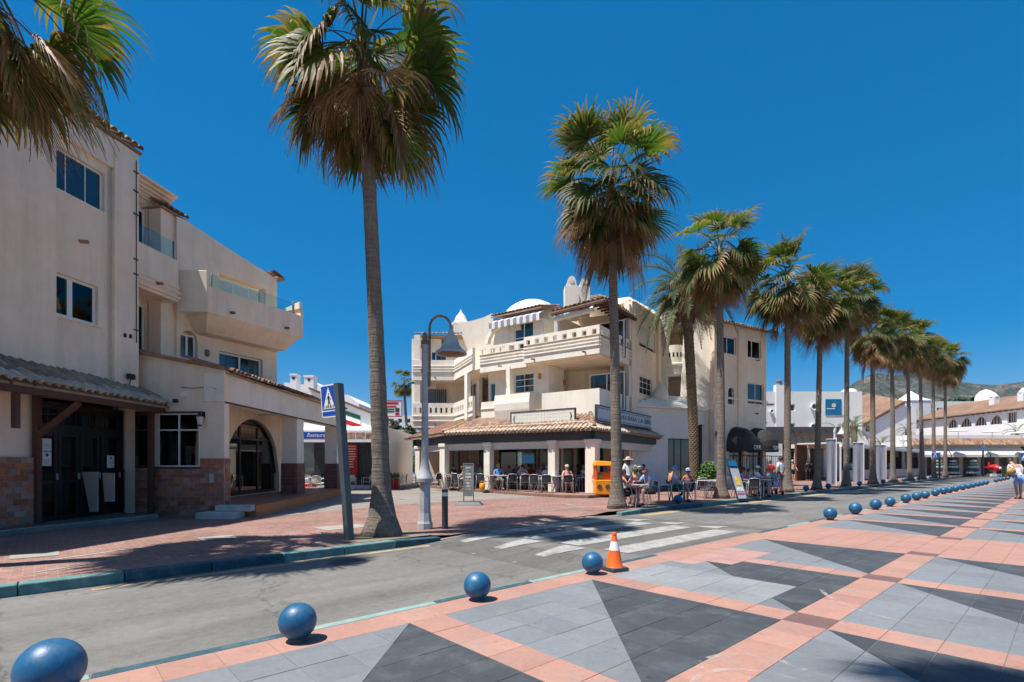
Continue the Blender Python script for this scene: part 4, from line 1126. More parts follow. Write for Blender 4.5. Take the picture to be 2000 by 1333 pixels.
# wall fittings
def lantern(fr, s, z, n=0.0, k=1.0, parent=None, label='black wrought iron wall lantern'):
    c = fr(s, n + 0.16 * k, z)
    t = thing('wall_lantern', label, 'lantern', fr(s, n, z))
    mb = MB(); mb.tube([fr(s, n, z + 0.16 * k), fr(s, n + 0.10 * k, z + 0.24 * k), c + Vector((0, 0, 0.2 * k))], 0.012 * k, 6); fr.box(mb, s - 0.04 * k, s + 0.04 * k, n, n + 0.015, z + 0.08 * k, z + 0.24 * k); mb.build('bracket', M['black_metal'], t)
    mb = MB(); mb.lathe([(0.02 * k, 0.2 * k), (0.11 * k, 0.1 * k), (0.12 * k, 0.09 * k)][::-1], c, 6); mb.build('cap', M['black_metal'], t)
    mb = MB(); mb.lathe([(0.05 * k, -0.13 * k), (0.09 * k, 0.09 * k)], c, 6); mb.build('lamp_glass', M['offwhite'], t)
    mb = MB(); mb.lathe([(0.0, -0.17 * k), (0.06 * k, -0.13 * k), (0.055 * k, -0.12 * k)], c, 6); mb.build('base', M['black_metal'], t)
    return t
lantern(FN, sp(398), FN.z_at(398, 822), label='black wrought iron wall lantern beside the porch window')
t = thing('flood_light', 'small black flood light standing on the tiled canopy', 'flood light', (facade_pt(13.2)[0] + 0.1, 13.2, 3.4))
b = base_of(t); mb = MB(); mb.tube([b, b + Vector((0.05, 0, 0.2))], 0.012, 6); mb.build('stem', M['black_metal'], t)
mb = MB(); mb.box(b.x, b.x + 0.12, b.y - 0.09, b.y + 0.09, b.z + 0.2, b.z + 0.34); mb.build('lamp_head', M['black_metal'], t, bevel=0.02)
mb = MB(); FN.box(mb, sp(354), sp(364), 0.0, 0.06, FN.z_at(360, 776), FN.z_at(360, 766)); mb.build('alarm_box', M['white'], LB, bevel=0.01)
mb = MB(); FN.box(mb, sp(411), sp(420), 0.041, 0.05, FN.z_at(415, 943), FN.z_at(415, 926)); mb.build('meter_lid', M['stone_step'], LB)
mb = MB(); FN.box(mb, sp(340), sp(349), 0.0, 0.07, FN.z_at(345, 787), FN.z_at(345, 780)); mb.build('camera_dome', M['black'], LB, bevel=0.01)

mb = MB(); z = FN.z_at(395, 757); mb.tube([FN(sp(354), 0.012, z), FN(sp(380), 0.012, z - 0.02), FN(sp(412), 0.012, z + 0.01), FN(sp(424), 0.012, z - 0.05)], 0.008, 5); mb.build('wall_cable', M['black'], LB)
mb = MB(); s = FF.s_at(216); mb.tube([FF(s, -0.03, 9.5), FF(s, -0.03, 3.45)], 0.012, 5); mb.build('wall_cable', M['stone_step'], LB)
mb = MB(); mb.tube([FF(sE - 0.09, 0.07, 9.4), FF(sE - 0.09, 0.07, 4.6)], 0.010, 5); mb.build('wall_cable', M['black'], LB)
# ------------------------------------------------------------------ corner bar building
CB = thing('corner_bar_building', 'sunlit cream corner building with tiled arcade bar below and banded balconies above', 'building', (2.0, 27.0, 0))
BL0, BL1, BL2, Bc, Bd = Vector((-6.2, 31.9)), Vector((-3.6, 31.9)), Vector((-2.2, 28.5)), Vector((4.1, 24.0)), Vector((6.33, 27.2))
fL, fA, fM, fR = Frame(BL0, BL1), Frame(BL1, BL2), Frame(BL2, Bc), Frame(Bc, Bd)
ST, SW = M['stucco_white'], M['stucco']
def balcony(fr, s0, s1, zlo, zhi, holes=None, thick=0.16, bands=3, name='balcony', n=0.0, coping=True, m=None, bandz=0.17):
    """solid banded parapet with an open row of holes under the rail: holes = (z0, z1, count, gap)"""
    ops = []
    if holes:
        h0, h1, cnt, gap = holes; w = (s1 - s0) / cnt
        ops = [(s0 + w * i + gap / 2, s0 + w * (i + 1) - gap / 2, h0, h1, '') for i in range(cnt)]
    mb = MB(); wall(mb, fr, s0, s1, zlo, zhi, thick, ops, n=n)
    zb = (holes[0] - 0.10) if holes else zhi - 0.28
    for k in range(bands):
        z = zb - 0.06 - k * bandz
        if z - 0.1 < zlo: break
        fr.box(mb, s0, s1, n, n + 0.055, z - 0.075, z)
    b = mb.build(name, m or ST, CB, bevel=0.015)
    if coping and holes:
        c = MB(); fr.box(c, s0, s1, n + 0.001, n + 0.05, holes[0] - 0.085, holes[0] - 0.045); c.build('coping', M['tile'], b)
    return b
# --- upper balconies
balcony(fM, 3.45, fM.len, 6.63, 7.98, (7.57, 7.82, 8, 0.30))
balcony(fM, 0.35, 3.45, 6.50, 7.90, (7.50, 7.76, 5, 0.26), n=-0.22)
balcony(fR, 0.0, fR.len, 6.63, 7.975, (7.57, 7.82, 5, 0.40))
balcony(fL, 0.0, fL.len, 6.66, 7.92, None, bands=3); balcony(fA, 0.0, fA.len, 6.66, 7.915, None, bands=3)
fS = Frame((-6.2, 36.5), BL0)
balcony(fS, 0.0, fS.len - 0.01, 6.66, 7.91, None, bands=3)
def inset(fr, d): return Frame(fr(0, -d, 0), fr(1, -d, 0))
mb = MB()
mb.prism([BL0 + Vector((0.05, 0.1)), BL1 + Vector((0.05, 0.1)), fM(0.4, -0.3, 0)[:2], fM(3.4, -0.3, 0)[:2], fM(3.5, -0.17, 0)[:2], fM(fM.len - 0.02, -0.12, 0)[:2], fR(0.1, -0.15, 0)[:2], fR(fR.len, -0.15, 0)[:2], fR(fR.len, -7, 0)[:2], (-1, 38), (-6.1, 37)], 6.635, 6.80)
mb.build('floor_slab', M['stucco'], CB)
# first floor parapets and loggia
balcony(fM, 4.55, fM.len, 3.5, 5.0, None, bands=0); balcony(fR, 0.0, fR.len, 3.5, 4.995, None, bands=0)
balcony(fM, 0.5, 2.2, 3.4, 4.85, None, bands=1, n=-0.15)
balcony(fL, 0.0, fL.len, 3.7, 5.24, (4.62, 4.95, 8, 0.2), bands=2, coping=False, bandz=0.3); balcony(fA, 0.0, fA.len, 3.7, 5.235, (4.62, 4.95, 9, 0.2), bands=2, coping=False, bandz=0.3)
balcony(fS, 0.0, fS.len - 0.01, 3.7, 5.23, (4.62, 4.95, 9, 0.2), bands=2, coping=False, bandz=0.3)
mb = MB(); mb.prism([BL0 + Vector((0.05, 0.17)), BL1 + Vector((0.1, 0.17)), fM(0.4, -0.3, 0)[:2], fM(fM.len - 0.02, -0.18, 0)[:2], fR(fR.len, -0.18, 0)[:2], fR(fR.len, -7, 0)[:2], (-1, 38), (-6.1, 37)], 3.72, 3.86); mb.build('floor_slab', M['stucco'], CB)
# bulging planter
pts = []
mb = MB(); s0, s1 = fM.s_at(972), fM.s_at(1040)
prof = [(0.0, 3.55), (0.16, 3.65), (0.24, 4.0), (0.30, 4.25), (0.33, 4.6), (0.28, 4.85), (0.26, 5.08), (0.0, 5.08)]
for i in range(len(prof) - 1):
    (n0, z0), (n1, z1) = prof[i], prof[i + 1]
    mb.quad(fM(s0, n0, z0), fM(s1, n0, z0), fM(s1, n1, z1), fM(s0, n1, z1))
mb.poly([fM(s1, n, z) for n, z in prof]); mb.poly([fM(s0, n, z) for n, z in reversed(prof)])
fM.box(mb, s0, s1, -0.3, 0.0, 3.55, 5.078)
mb.build('planter', M['stucco_white'], CB)
# --- walls behind the balconies
fM1 = inset(fM, 1.05); fM2 = inset(fM, 2.6); fL1 = inset(fL, 1.3); fA1 = inset(fA, 1.1)
sl_ = fM1.s_at(1072)
w1 = (fM1.s_at(1004), fM1.s_at(1043), fM1.z_at(1024, 768), fM1.z_at(1024, 729), '')
wt = (fM1.s_at(1004), fM1.s_at(1042), 7.0, fM1.z_at(1022, 630), '')
dr = (fM1.s_at(956), fM1.s_at(967), 3.9, fM1.z_at(962, 748), '')
mb = MB(); wall(mb, fM1, 0.3, sl_, 3.8, 6.63, 0.2, [dr, w1]); wall(mb, fM1, fM1.s_at(968), fM1.s_at(1062), 6.8, 9.15, 0.2, [wt])
fM1.box(mb, sl_ - 0.2, sl_ - 0.001, -1.6, -0.2, 3.8, 6.629)
fM1.box(mb, fM1.s_at(1062) - 0.2, fM1.s_at(1062) - 0.001, -1.6, -0.2, 6.8, 9.149)
mb.build('wall', ST, CB)
window(CB, fM1, w1[0], w1[1], w1[2], w1[3], -0.06, cols=(0.5,), rows=(0.36, 0.68), fw=0.07, bar=0.04)
window(CB, fM1, wt[0], wt[1], wt[2], wt[3], -0.06, cols=(0.5,), rows=(0.62,), fw=0.07, bar=0.05, pm='pane_blue')
window(CB, fM1, dr[0], dr[1], dr[2], dr[3], -0.1, cols=(), fw=0.05)
lo = (fM2.s_at(1150), fM2.s_at(1219), 4.2, fM2.z_at(1180, 729), '')
tp = (fM2.s_at(1165), fM2.s_at(1218), 6.9, fM2.z_at(1190, 628), '')
mb = MB(); wall(mb, fM2, sl_ - 0.4, fM2.len + 0.4, 3.8, 6.63, 0.2, [lo]); wall(mb, fM2, fM1.s_at(1062) - 0.4, fM2.len + 0.4, 6.8, 9.6, 0.2, [tp]); mb.build('loggia_wall', ST, CB)
window(CB, fM2, lo[0], lo[1], lo[2], lo[3], -0.08, cols=(0.5,), fw=0.06, fm='white_pvc')
window(CB, fM2, tp[0], tp[1], tp[2], tp[3], -0.08, cols=(0.5,), fw=0.06)
fq = inset(fR, 0.0)
mb = MB(); wall(mb, fR, fR.len - 0.25, fR.len + 0.02, 0.2, 9.9, 0.3); mb.build('corner_pier', ST, CB)
for u, v in ((1055, 735), (1085, 743), (1103, 747)):
    f_ = fM1 if u < 1070 else fM2
    mb = MB(); s = f_.s_at(u); z = f_.z_at(u, v); f_.box(mb, s - 0.08, s + 0.08, 0.0, 0.06, z - 0.16, z + 0.14); mb.build('wall_plaque', M['brick'], CB)
for s, z in ((4.1, 6.78), (7.0, 6.78), (2.0, 6.66)): spout(CB, fM, s, 0.05, z, 0.22)
for u in (870,): spout(CB, fL, fL.s_at(850), 0.05, 6.85, 0.22); spout(CB, fL, fL.s_at(850), 0.0, 3.95, 0.22)
# left wing walls and barred windows
ops = [(fL1.s_at(836), fL1.s_at(872), 4.0, fL1.z_at(850, 760), '')]
mb = MB(); wall(mb, fL1, -0.3, fL1.len + 0.3, 3.85, 6.64, 0.2, ops); wall(mb, fL1, -0.3, fL1.len + 0.6, 6.8, fL1.z_at(840, 662), 0.2, [(fL1.s_at(842), fL1.s_at(872), 7.2, fL1.z_at(850, 687), '')])
oA = (fA1.s_at(897), fA1.s_at(930), 4.0, fA1.z_at(915, 755), '')
wall(mb, fA1, 0.2, fA1.len + 0.6, 3.85, 6.64, 0.2, [oA]); mb.build('wall', ST, CB)
def barred(fr, o):
    w = window(CB, fr, o[0], o[1], o[2], o[3], -0.05, cols=(0.5,), fw=0.05, fm='wood_brown')
    mb = MB(); n = 9
    for i in range(n + 1):
        s = o[0] + (o[1] - o[0]) * i / n; mb.tube([fr(s, 0.05, o[2]), fr(s, 0.05, o[3])], 0.012, 4)
    for z in (o[2] + 0.05, o[3] - 0.05, (o[2] + o[3]) / 2): mb.tube([fr(o[0], 0.05, z), fr(o[1], 0.05, z)], 0.012, 4)
    mb.build('window_bars', M['offwhite'], w)
barred(fL1, ops[0]); barred(fA1, oA)
window(CB, fL1, fL1.s_at(842), fL1.s_at(872), 7.2, fL1.z_at(850, 687), -0.05, cols=(0.3,), fw=0.05, pm='pane_blue')
solid(CB, [(-6.1, 31.95), (-5.75, 31.95), (-5.75, 36.4), (-6.1, 36.4)], 3.8, fL1.z_at(812, 664), ST, 'side_wall')
solid(CB, [(-2.75, 29.55), (-2.55, 29.1), (-2.35, 29.2), (-2.55, 29.65)], 3.8, 6.63, ST, 'post')
solid(CB, [fM(2.2, -0.15, 0)[:2], fM(2.45, -0.15, 0)[:2], fM(2.45, -0.5, 0)[:2], fM(2.2, -0.5, 0)[:2]], 3.8, 6.63, ST, 'post')
ze = fL1.z_at(840, 661)
mb = MB(); mb.prism([(-6.35, 32.6), (-3.2, 32.6), (-3.2, 36), (-6.35, 36)], ze, ze + 0.06); ev = mb.build('wing_eave', M['tile_bed'], CB)
tile_roof(ev, (-6.35, 32.55, ze + 0.08), (-3.2, 32.55, ze + 0.08), (0, 0.9, 0.3), 2, 0.23, TILE)
# white gable wall behind the left wing, with a pinnacle
gy = 33.6
pts = [P(885, 690, gy), P(962, 690, gy), P(962, 612, gy), P(945, 620, gy), P(925, 626, gy), P(905, 630, gy), P(886, 634, gy)]
mb = MB(); n = len(pts)
vs = [tuple(p) for p in pts] + [(p.x, p.y + 3, p.z) for p in pts]
mb.add(vs, [tuple(range(n)), tuple(reversed(range(n, 2 * n)))] + [((i + 1) % n, i, n + i, n + (i + 1) % n) for i in range(n)]); mb.build('gable_wall', ST, CB)
mb = MB(); c = P(900, 632, gy + 1); mb.lathe([(0.62, -0.1), (0.62, 0.0), (0.45, 0.12), (0.3, 0.5), (0.09, 0.72), (0.10, 0.78), (0.04, 0.85), (0.0, 1.0)], c, 8); mb.build('pinnacle', ST, CB)
# drum with arched hood and vaulted roof
dc = fM(fM.s_at(958), -1.9, 0)
mb = MB(); mb.lathe([(1.05, 6.8), (1.05, 9.1)], dc, 20); mb.build('drum', ST, CB, smooth=30.0)
vc = fM(fM.s_at(975), -3.3, 0)
dz0 = 8.75; H = 1.4 + (908 - 588) / 1000 * vc.y - dz0
mb = MB(); nu, nv = 24, 9
for i in range(nu):
    for j in range(nv):
        def vp(i, j):
            a = 2 * math.pi * i / nu; b = math.pi / 2 * j / nv
            return vc + fM.d * (2.15 * math.cos(a) * math.cos(b)) + fM.n * (2.3 * math.sin(a) * math.cos(b)) + Vector((0, 0, dz0 + H * math.sin(b)))
        mb.quad(vp(i, j), vp(i + 1, j), vp(i + 1, j + 1), vp(i, j + 1))
mb.build('vaulted_roof', ST, CB, smooth=40.0)
mb = MB()
for i in range(14):
    a0, a1 = math.pi * (0.5 + 0.5 * i / 14), math.pi * (0.5 + 0.5 * (i + 1) / 14)
    def hp(a, r, n): return dc + fM.d * (1.15 + 2.1 * math.cos(a) * (r / 1.3)) + fM.n * n + Vector((0, 0, 8.2 + r * 0.85 * math.sin(a)))
    mb.hexa([hp(a0, 1.15, 1.0), hp(a1, 1.15, 1.0), hp(a1, 1.3, 1.0), hp(a0, 1.3, 1.0), hp(a0, 1.15, 1.25), hp(a1, 1.15, 1.25), hp(a1, 1.3, 1.25), hp(a0, 1.3, 1.25)])
mb.build('arched_hood', ST, CB)
# top floor roofs, striped awning, chimneys
s0, s1 = fM1.s_at(966), fM1.s_at(1064)
za_ = fM1.z_at(1015, 612)
mb = MB(); q = [fM1(s0, 0.35, za_), fM1(s1, 0.35, za_), fM1(s1, -2.6, za_ + 0.75), fM1(s0, -2.6, za_ + 0.75)]; dz = Vector((0, 0, 0.08))
mb.hexa([p - dz for p in q] + q); ev = mb.build('top_roof', M['tile_bed'], CB)
tile_roof(ev, q[0] + dz * 0.3, q[1] + dz * 0.3, q[3] - q[0], 6, 0.23, TILE, limit=90)
t = thing('striped_awning', 'grey and white striped awning over the top floor window', 'awning', fM1((s0 + s1) / 2, 0.3, za_ - 0.3))
M['stripe'] = mat('grey awning stripe', (0.28, 0.28, 0.33), 0.9, var=0.1)
ns = 16
for i in range(ns):
    a, b = s0 + (s1 - s0) * (i + 0.06) / ns, s0 + (s1 - s0) * (i + 0.98) / ns
    mb = MB(); z1 = za_ - 0.1; mb.hexa([fM1(a, 0.55, z1 - 0.32), fM1(b, 0.55, z1 - 0.32), fM1(b, 0.04, z1 - 0.06), fM1(a, 0.04, z1 - 0.06), fM1(a, 0.55, z1 - 0.30), fM1(b, 0.55, z1 - 0.30), fM1(b, 0.04, z1), fM1(a, 0.04, z1)])
    mb.hexa([fM1(a, 0.535, z1 - 0.62 - 0.03 * (i % 2)), fM1(b, 0.535, z1 - 0.62 - 0.03 * (i % 2)), fM1(b, 0.52, z1 - 0.62), fM1(a, 0.52, z1 - 0.62), fM1(a, 0.55, z1 - 0.325), fM1(b, 0.55, z1 - 0.325), fM1(b, 0.535, z1 - 0.325), fM1(a, 0.535, z1 - 0.325)])
    mb.build('canvas_strip', M['stripe'] if i % 2 == 0 else M['white'], t)
# right-hand roof over the open terrace
zr = 9.15
e = [fM(fM.s_at(1068), -0.45, zr), fM(fM.len + 0.1, -0.35, zr + 0.12), fR(fR.len + 0.3, 0.15, zr + 0.12)]
ridge0, ridge1 = fM(fM.s_at(1068), -4.2, zr + 1.15), fM(fM.len - 2.2, -3.8, zr + 1.15)
mb = MB(); dz = Vector((0, 0, 0.07))
mb.add([e[0], e[1], ridge1, ridge0, e[0] - dz, e[1] - dz, ridge1 - dz, ridge0 - dz], [(0, 1, 2, 3), (7, 6, 5, 4), (0, 4, 5, 1)])
mb.add([e[1], e[2], ridge1, e[1] - dz, e[2] - dz, ridge1 - dz], [(0, 1, 2), (5, 4, 3), (0, 3, 4, 1)])
tr = mb.build('terrace_roof', M['tile_bed'], CB)
tile_roof(tr, e[0] + dz * 0.4, e[1] + dz * 0.4, ridge0 - e[0], 7, 0.24, TILE, limit=150, clip=lambda f, r: f < 1 - 0.05 * r)
tile_roof(tr, e[1] + dz * 0.4, e[2] + dz * 0.4, ridge1 - (e[1] + e[2]) / 2, 5, 0.24, TILE, limit=60, clip=lambda f, r: 0.09 * r < f < 1 - 0.09 * r)
beam(CB, e[0] - dz * 1.8, e[1] - dz * 1.8, 0.14, 0.12, M['wood_dark'], 'eave_beam'); beam(CB, e[1] - dz * 1.8, e[2] - dz * 1.8, 0.14, 0.12, M['wood_dark'], 'eave_beam')
for i in range(9):
    p = e[1].lerp(e[2], i / 9 + 0.05); beam(CB, p - dz * 1.2, p - dz * 1.2 - fR.n * 0.9, 0.07, 0.1, M['wood_dark'], 'rafter')
p0, p1 = fM(fM.s_at(1070), -0.65, zr - 0.33), fM(fM.len - 0.6, -0.55, zr - 0.25)
beam(CB, p0, p1, 0.25, 0.16, M['shutter'], 'awning_cassette')
beam(CB, fM(fM.s_at(1068), -0.9, 6.8), fM(fM.s_at(1068), -0.9, zr), 0.18, 0.18, M['white'], 'drain_pipe')
mb = MB(); wall(mb, fM, fM.s_at(1064), fM.s_at(1068), 6.8, zr, 3.0, n=-1.0); mb.build('party_wall', ST, CB)
# right facade
RF = Frame(Bd, Bd + Vector((fR.d.x, fR.d.y)) * 5.7)
rw1 = (RF.s_at(1252.5), RF.s_at(1284), 8.05, 9.2, ''); rw2 = (RF.s_at(1253), RF.s_at(1277), RF.z_at(1265, 772), RF.z_at(1265, 736), '')
mb = MB(); wall(mb, RF, 0.05, RF.len, 0.2, 10.25, 0.3, [rw1, rw2], n=-0.12); RF.box(mb, 0.052, 0.75, -0.119, 0.04, 0.3, 10.1); RF.box(mb, 4.3, 5.2, -0.119, 0.02, 0.3, 10.2); mb.build('side_wall', SW, CB)
w = window(CB, RF, rw1[0], rw1[1], rw1[2], rw1[3], -0.2, cols=(0.5,), rows=(0.2,), fw=0.05, bar=0.05)
mb = MB(); RF.box(mb, rw1[0] + 0.05, rw1[1] - 0.05, -0.195, -0.18, rw1[2] + 0.26, rw1[3] - 0.05); mb.build('roller_shutter', M['shutter'], w)
window(CB, RF, rw2[0], rw2[1], rw2[2], rw2[3], -0.18, cols=(0.35, 0.68), rows=(0.36, 0.68), fw=0.06, bar=0.035)
mb = MB(); RF.box(mb, 4.85, 5.15, 0.0, 0.32, 4.6, 8.0)
q0 = [RF(4.85, 0.02, 8.0), RF(5.15, 0.02, 8.0), RF(5.15, 0.32, 8.0), RF(4.85, 0.32, 8.0)]; q1 = [RF(4.6, 0.02, 10.6), RF(5.3, 0.02, 10.6), RF(5.3, 0.5, 10.6), RF(4.6, 0.5, 10.6)]
mb.hexa([q0[3], q0[2], q0[1], q0[0], q1[3], q1[2], q1[1], q1[0]]); mb.build('fin', ST, CB)
mb = MB(); a, b = RF(0.0, -0.5, 10.25), RF(RF.len, -0.5, 10.25)
mb.hexa([RF(0.4, 0.05, 10.2), RF(RF.len, 0.05, 10.25), RF(RF.len, -3.5, 10.25), RF(0.4, -3.5, 10.25), RF(1.2, -0.6, 10.75), RF(RF.len - 0.6, -0.6, 11.0), RF(RF.len - 0.6, -3.4, 11.0), RF(1.2, -3.4, 10.9)]); mb.build('white_roof', ST, CB)
solid(CB, [RF(0.2, -0.5, 0)[:2], RF(RF.len, -0.5, 0)[:2], RF(RF.len, -8, 0)[:2], fM2(1.0, -2.0, 0)[:2], fM2(fM2.len, -0.3, 0)[:2]], 0.2, 9.6, SW, 'core_wall')
solid(CB, [fM1(0.4, -2.2, 0)[:2], fM2(fM2.len + 1, -0.3, 0)[:2], (3, 36), (-5.5, 38), (-5.5, 33.5), (-2.8, 33.3)], 0.2, 8.6, SW, 'core_wall')
def chimney(u, v0, v1, y, w, d):
    c = P(u, v1, y); ch = MB(); ch.box(c.x - w / 2, c.x + w / 2, y, y + d, c.z - 0.8, c.z + (v1 - v0) * y / 1000 * 0.62)
    z1 = c.z + (v1 - v0) * y / 1000 * 0.62; z2 = c.z + (v1 - v0) * y / 1000
    n = 10; hw = w * 0.36
    prof = [(hw * math.cos(math.pi * i / n), z1 + (z2 - z1) * math.sin(math.pi * i / n)) for i in range(n + 1)]
    vs = [(c.x + x, y + 0.06, z) for x, z in prof] + [(c.x + x, y + d - 0.06, z) for x, z in prof]
    m = n + 1; ch.add(vs, [tuple(reversed(range(m))), tuple(range(m, 2 * m))] + [(i, i + 1, m + i + 1, m + i) for i in range(n)])
    o = ch.build('chimney', ST, CB)
    mb = MB(); mb.lathe([(hw * 0.45, 0.0), (hw * 0.45, 0.03)], (0, 0, 0), 12)
    mb.v = [(c.x + p[0], y + 0.055 - p[2], (z1 + z2) / 2 + p[1]) for p in mb.v]; mb.build('vent', M['stucco'], o)
chimney(1117, 538, 592, 27.5, 0.75, 0.7); chimney(1141, 542, 590, 28.2, 0.62, 0.7)
# rounded stair recess, hooded balcony, buttress, right-hand block
cx, cyy = 9.95, 31.6
mb = MB(); mb.box(9.0, 10.9, 32.6, 32.9, 0.2, 9.9); mb.build('recess_wall', SW, CB)
for zlo, zhi, nm in ((6.75, 8.62, 'round_balcony'),):
    mb = MB(); mb.lathe([(0.55, zlo), (0.78, zlo + 0.12), (0.80, zlo + 0.62), (0.86, zlo + 0.66), (0.86, zlo + 0.76), (0.79, zlo + 0.8), (0.79, zhi), (0.70, zhi), (0.70, zlo + 0.9)], (cx, cyy, 0), 24, cap=False); rb = mb.build(nm, ST, CB, smooth=35.0)
    for k in range(11):
        a = math.pi + math.pi * (k + 0.5) / 11; mb = MB(); c, s = math.cos(a), math.sin(a)
        mb.hexa([(cx + c * r - s * o, cyy + s * r + c * o, z) for z in (zlo + 1.15, zlo + 1.42) for r, o in ((0.78, -0.045), (0.796, -0.045), (0.796, 0.045), (0.78, 0.045))]); mb.build('slot', M['black'], rb)
mb = MB(); mb.lathe([(0.95, 9.55), (1.0, 9.75), (0.96, 9.95), (0.55, 10.35), (0.35, 10.75), (0.28, 11.3), (0.0, 11.6)], (cx, cyy + 0.1, 0), 20); mb.build('onion_roof', ST, CB, smooth=50.0)
mb = MB(); q = [Vector((10.35, 30.75, 0)), Vector((11.75, 30.1, 0)), Vector((12.1, 31.4, 0)), Vector((10.7, 32.7, 0))]
mb.hexa([(q[0].x - 0.45, q[0].y + 0.2, 0.1), (q[1].x, q[1].y, 0.1), (q[2].x, q[2].y, 0.1), (q[3].x, q[3].y, 0.1)] + [(p.x, p.y, 10.2) for p in q]); mb.build('buttress', ST, CB, bevel=0.04)
PR = Frame((11.76, 29.75), (16.1, 32.42))
pw = [(PR.s_at(1411), PR.s_at(1438), PR.z_at(1425, 692), PR.z_at(1425, 658), ''), (PR.s_at(1459), PR.s_at(1487), PR.z_at(1473, 700), PR.z_at(1473, 665), ''), (PR.s_at(1460), PR.s_at(1492), PR.z_at(1476, 790), PR.z_at(1476, 749), '')]
ga = [(PR.s_at(1424), PR.s_at(1452), 0.6, 3.35, 'arch'), (PR.s_at(1462), PR.s_at(1490), 0.6, 3.25, 'arch')]
sa = (PR.s_at(1422), PR.s_at(1434), PR.z_at(1428, 790), PR.z_at(1428, 757), 'arch')
mb = MB(); wall(mb, PR, 0, PR.len, 0.1, 9.75, 0.3, pw + ga + [sa]); PR.box(mb, PR.s_at(1440), PR.s_at(1458), 0.0005, 0.08, 3.5, 9.6)
PR.box(mb, 0, PR.len + 0.06, 0.001, 0.06, 5.3, 5.42); PR.box(mb, 0, PR.len + 0.05, 0.001, 0.05, 4.0, 4.1)
mb.build('right_block_wall', SW, CB)
for o in pw[:2]: window(CB, PR, o[0], o[1], o[2], o[3], -0.1, cols=(0.42,), fw=0.06, pm='pane')
window(CB, PR, pw[2][0], pw[2][1], pw[2][2], pw[2][3], -0.1, cols=(0.55,), fw=0.05, pm='pane_blue')
for o in ga: window(CB, PR, o[0], o[1], o[2], o[3], -0.15, cols=(0.5,), rows=(0.75,), fw=0.06, fm='black_metal', name='glazed_door')
window(CB, PR, sa[0], sa[1], sa[2], sa[3], -0.12, cols=(), fw=0.03)
solid(CB, [PR(0.1, -0.35, 0)[:2], PR(PR.len - 0.01, -0.35, 0)[:2], PR(PR.len - 0.01, -6, 0)[:2], PR(0.1, -6, 0)[:2]], 0.1, 9.7, SW, 'core_wall')
mb = MB(); q = [PR(-0.1, 0.25, 9.75), PR(PR.len + 0.1, 0.25, 9.75), PR(PR.len + 0.1, -3, 10.7), PR(-0.1, -3, 10.7)]; dz = Vector((0, 0, 0.07)); mb.hexa([p - dz for p in q] + q); ev = mb.build('block_roof', M['tile_bed'], CB)
tile_roof(ev, q[0] + dz * 0.4, q[1] + dz * 0.4, q[3] - q[0], 2, 0.24, TILE)
for u, v in ((1478, 704), (1476, 808)): spout(CB, PR, PR.s_at(u), 0.0, PR.z_at(u, v), 0.2)
# white ground-floor corner with onion finial
K = [Vector((6.7, 28.0)), Vector((8.7, 28.95)), Vector((11.9, 30.5)), Vector((11.9, 33)), Vector((8, 32))]
M['shadewhite'] = M['limewash']
fK0, fK1 = Frame(K[0], K[1]), Frame(K[1], K[2])
gl = (0.15, fK1.s_at(1349), 0.5, 2.9, ''); ar = (fK1.s_at(1360), fK1.s_at(1380), 0.3, fK1.z_at(1370, 829), 'arch')
mb = MB(); wall(mb, fK0, 0, fK0.len, 0.2, 4.55, 0.25); wall(mb, fK1, 0.001, fK1.len, 0.2, 4.55, 0.25, [gl, ar]); mb.build('white_corner_wall', M['limewash'], CB)
window(CB, fK1, gl[0], gl[1], gl[2], gl[3], -0.05, cols=(0.3, 0.6), fw=0.06, fm='black_metal', pm='pane')
window(CB, fK1, ar[0], ar[1], ar[2], ar[3], -0.1, cols=(0.5,), rows=(0.7,), fw=0.05, fm='black_metal', pm='pane')
mb = MB(); mb.prism([K[0] + Vector((-0.15, -0.2)), K[1] + Vector((0.02, -0.3)), K[2] + Vector((0.2, -0.2)), K[3], K[4]], 4.551, 4.68); mb.build('ledge', M['stucco_white'], CB, bevel=0.03)
ap = Vector((8.75, 29.9))
mb = MB(); b4 = [K[0] + Vector((0, -0.05)), K[1] + Vector((0.02, -0.1)), K[2], K[3], K[4]]
steps = 5
for i in range(steps):
    f = i / steps * 0.82; z0 = 4.68 + i * 0.16; c = Vector((9.4, 30.9))
    mb.prism([p.lerp(c, f) for p in b4], z0, z0 + 0.161)
mb.build('stepped_white_roof', M['limewash'], CB, bevel=0.02)
mb = MB(); mb.lathe([(0.30, -0.5), (0.30, 0.0), (0.33, 0.05), (0.28, 0.1), (0.40, 0.22), (0.455, 0.42), (0.42, 0.62), (0.28, 0.86), (0.13, 1.05), (0.05, 1.22), (0.0, 1.34)], (8.58, 29.6, 4.98), 20); mb.build('onion_finial', M['stucco_white'], CB, smooth=40.0)
lantern(PR, PR.s_at(1394) if False else 0.15, 2.95, 0.0, 1.6, label='black lantern on the white wall between date palm and fan palm')
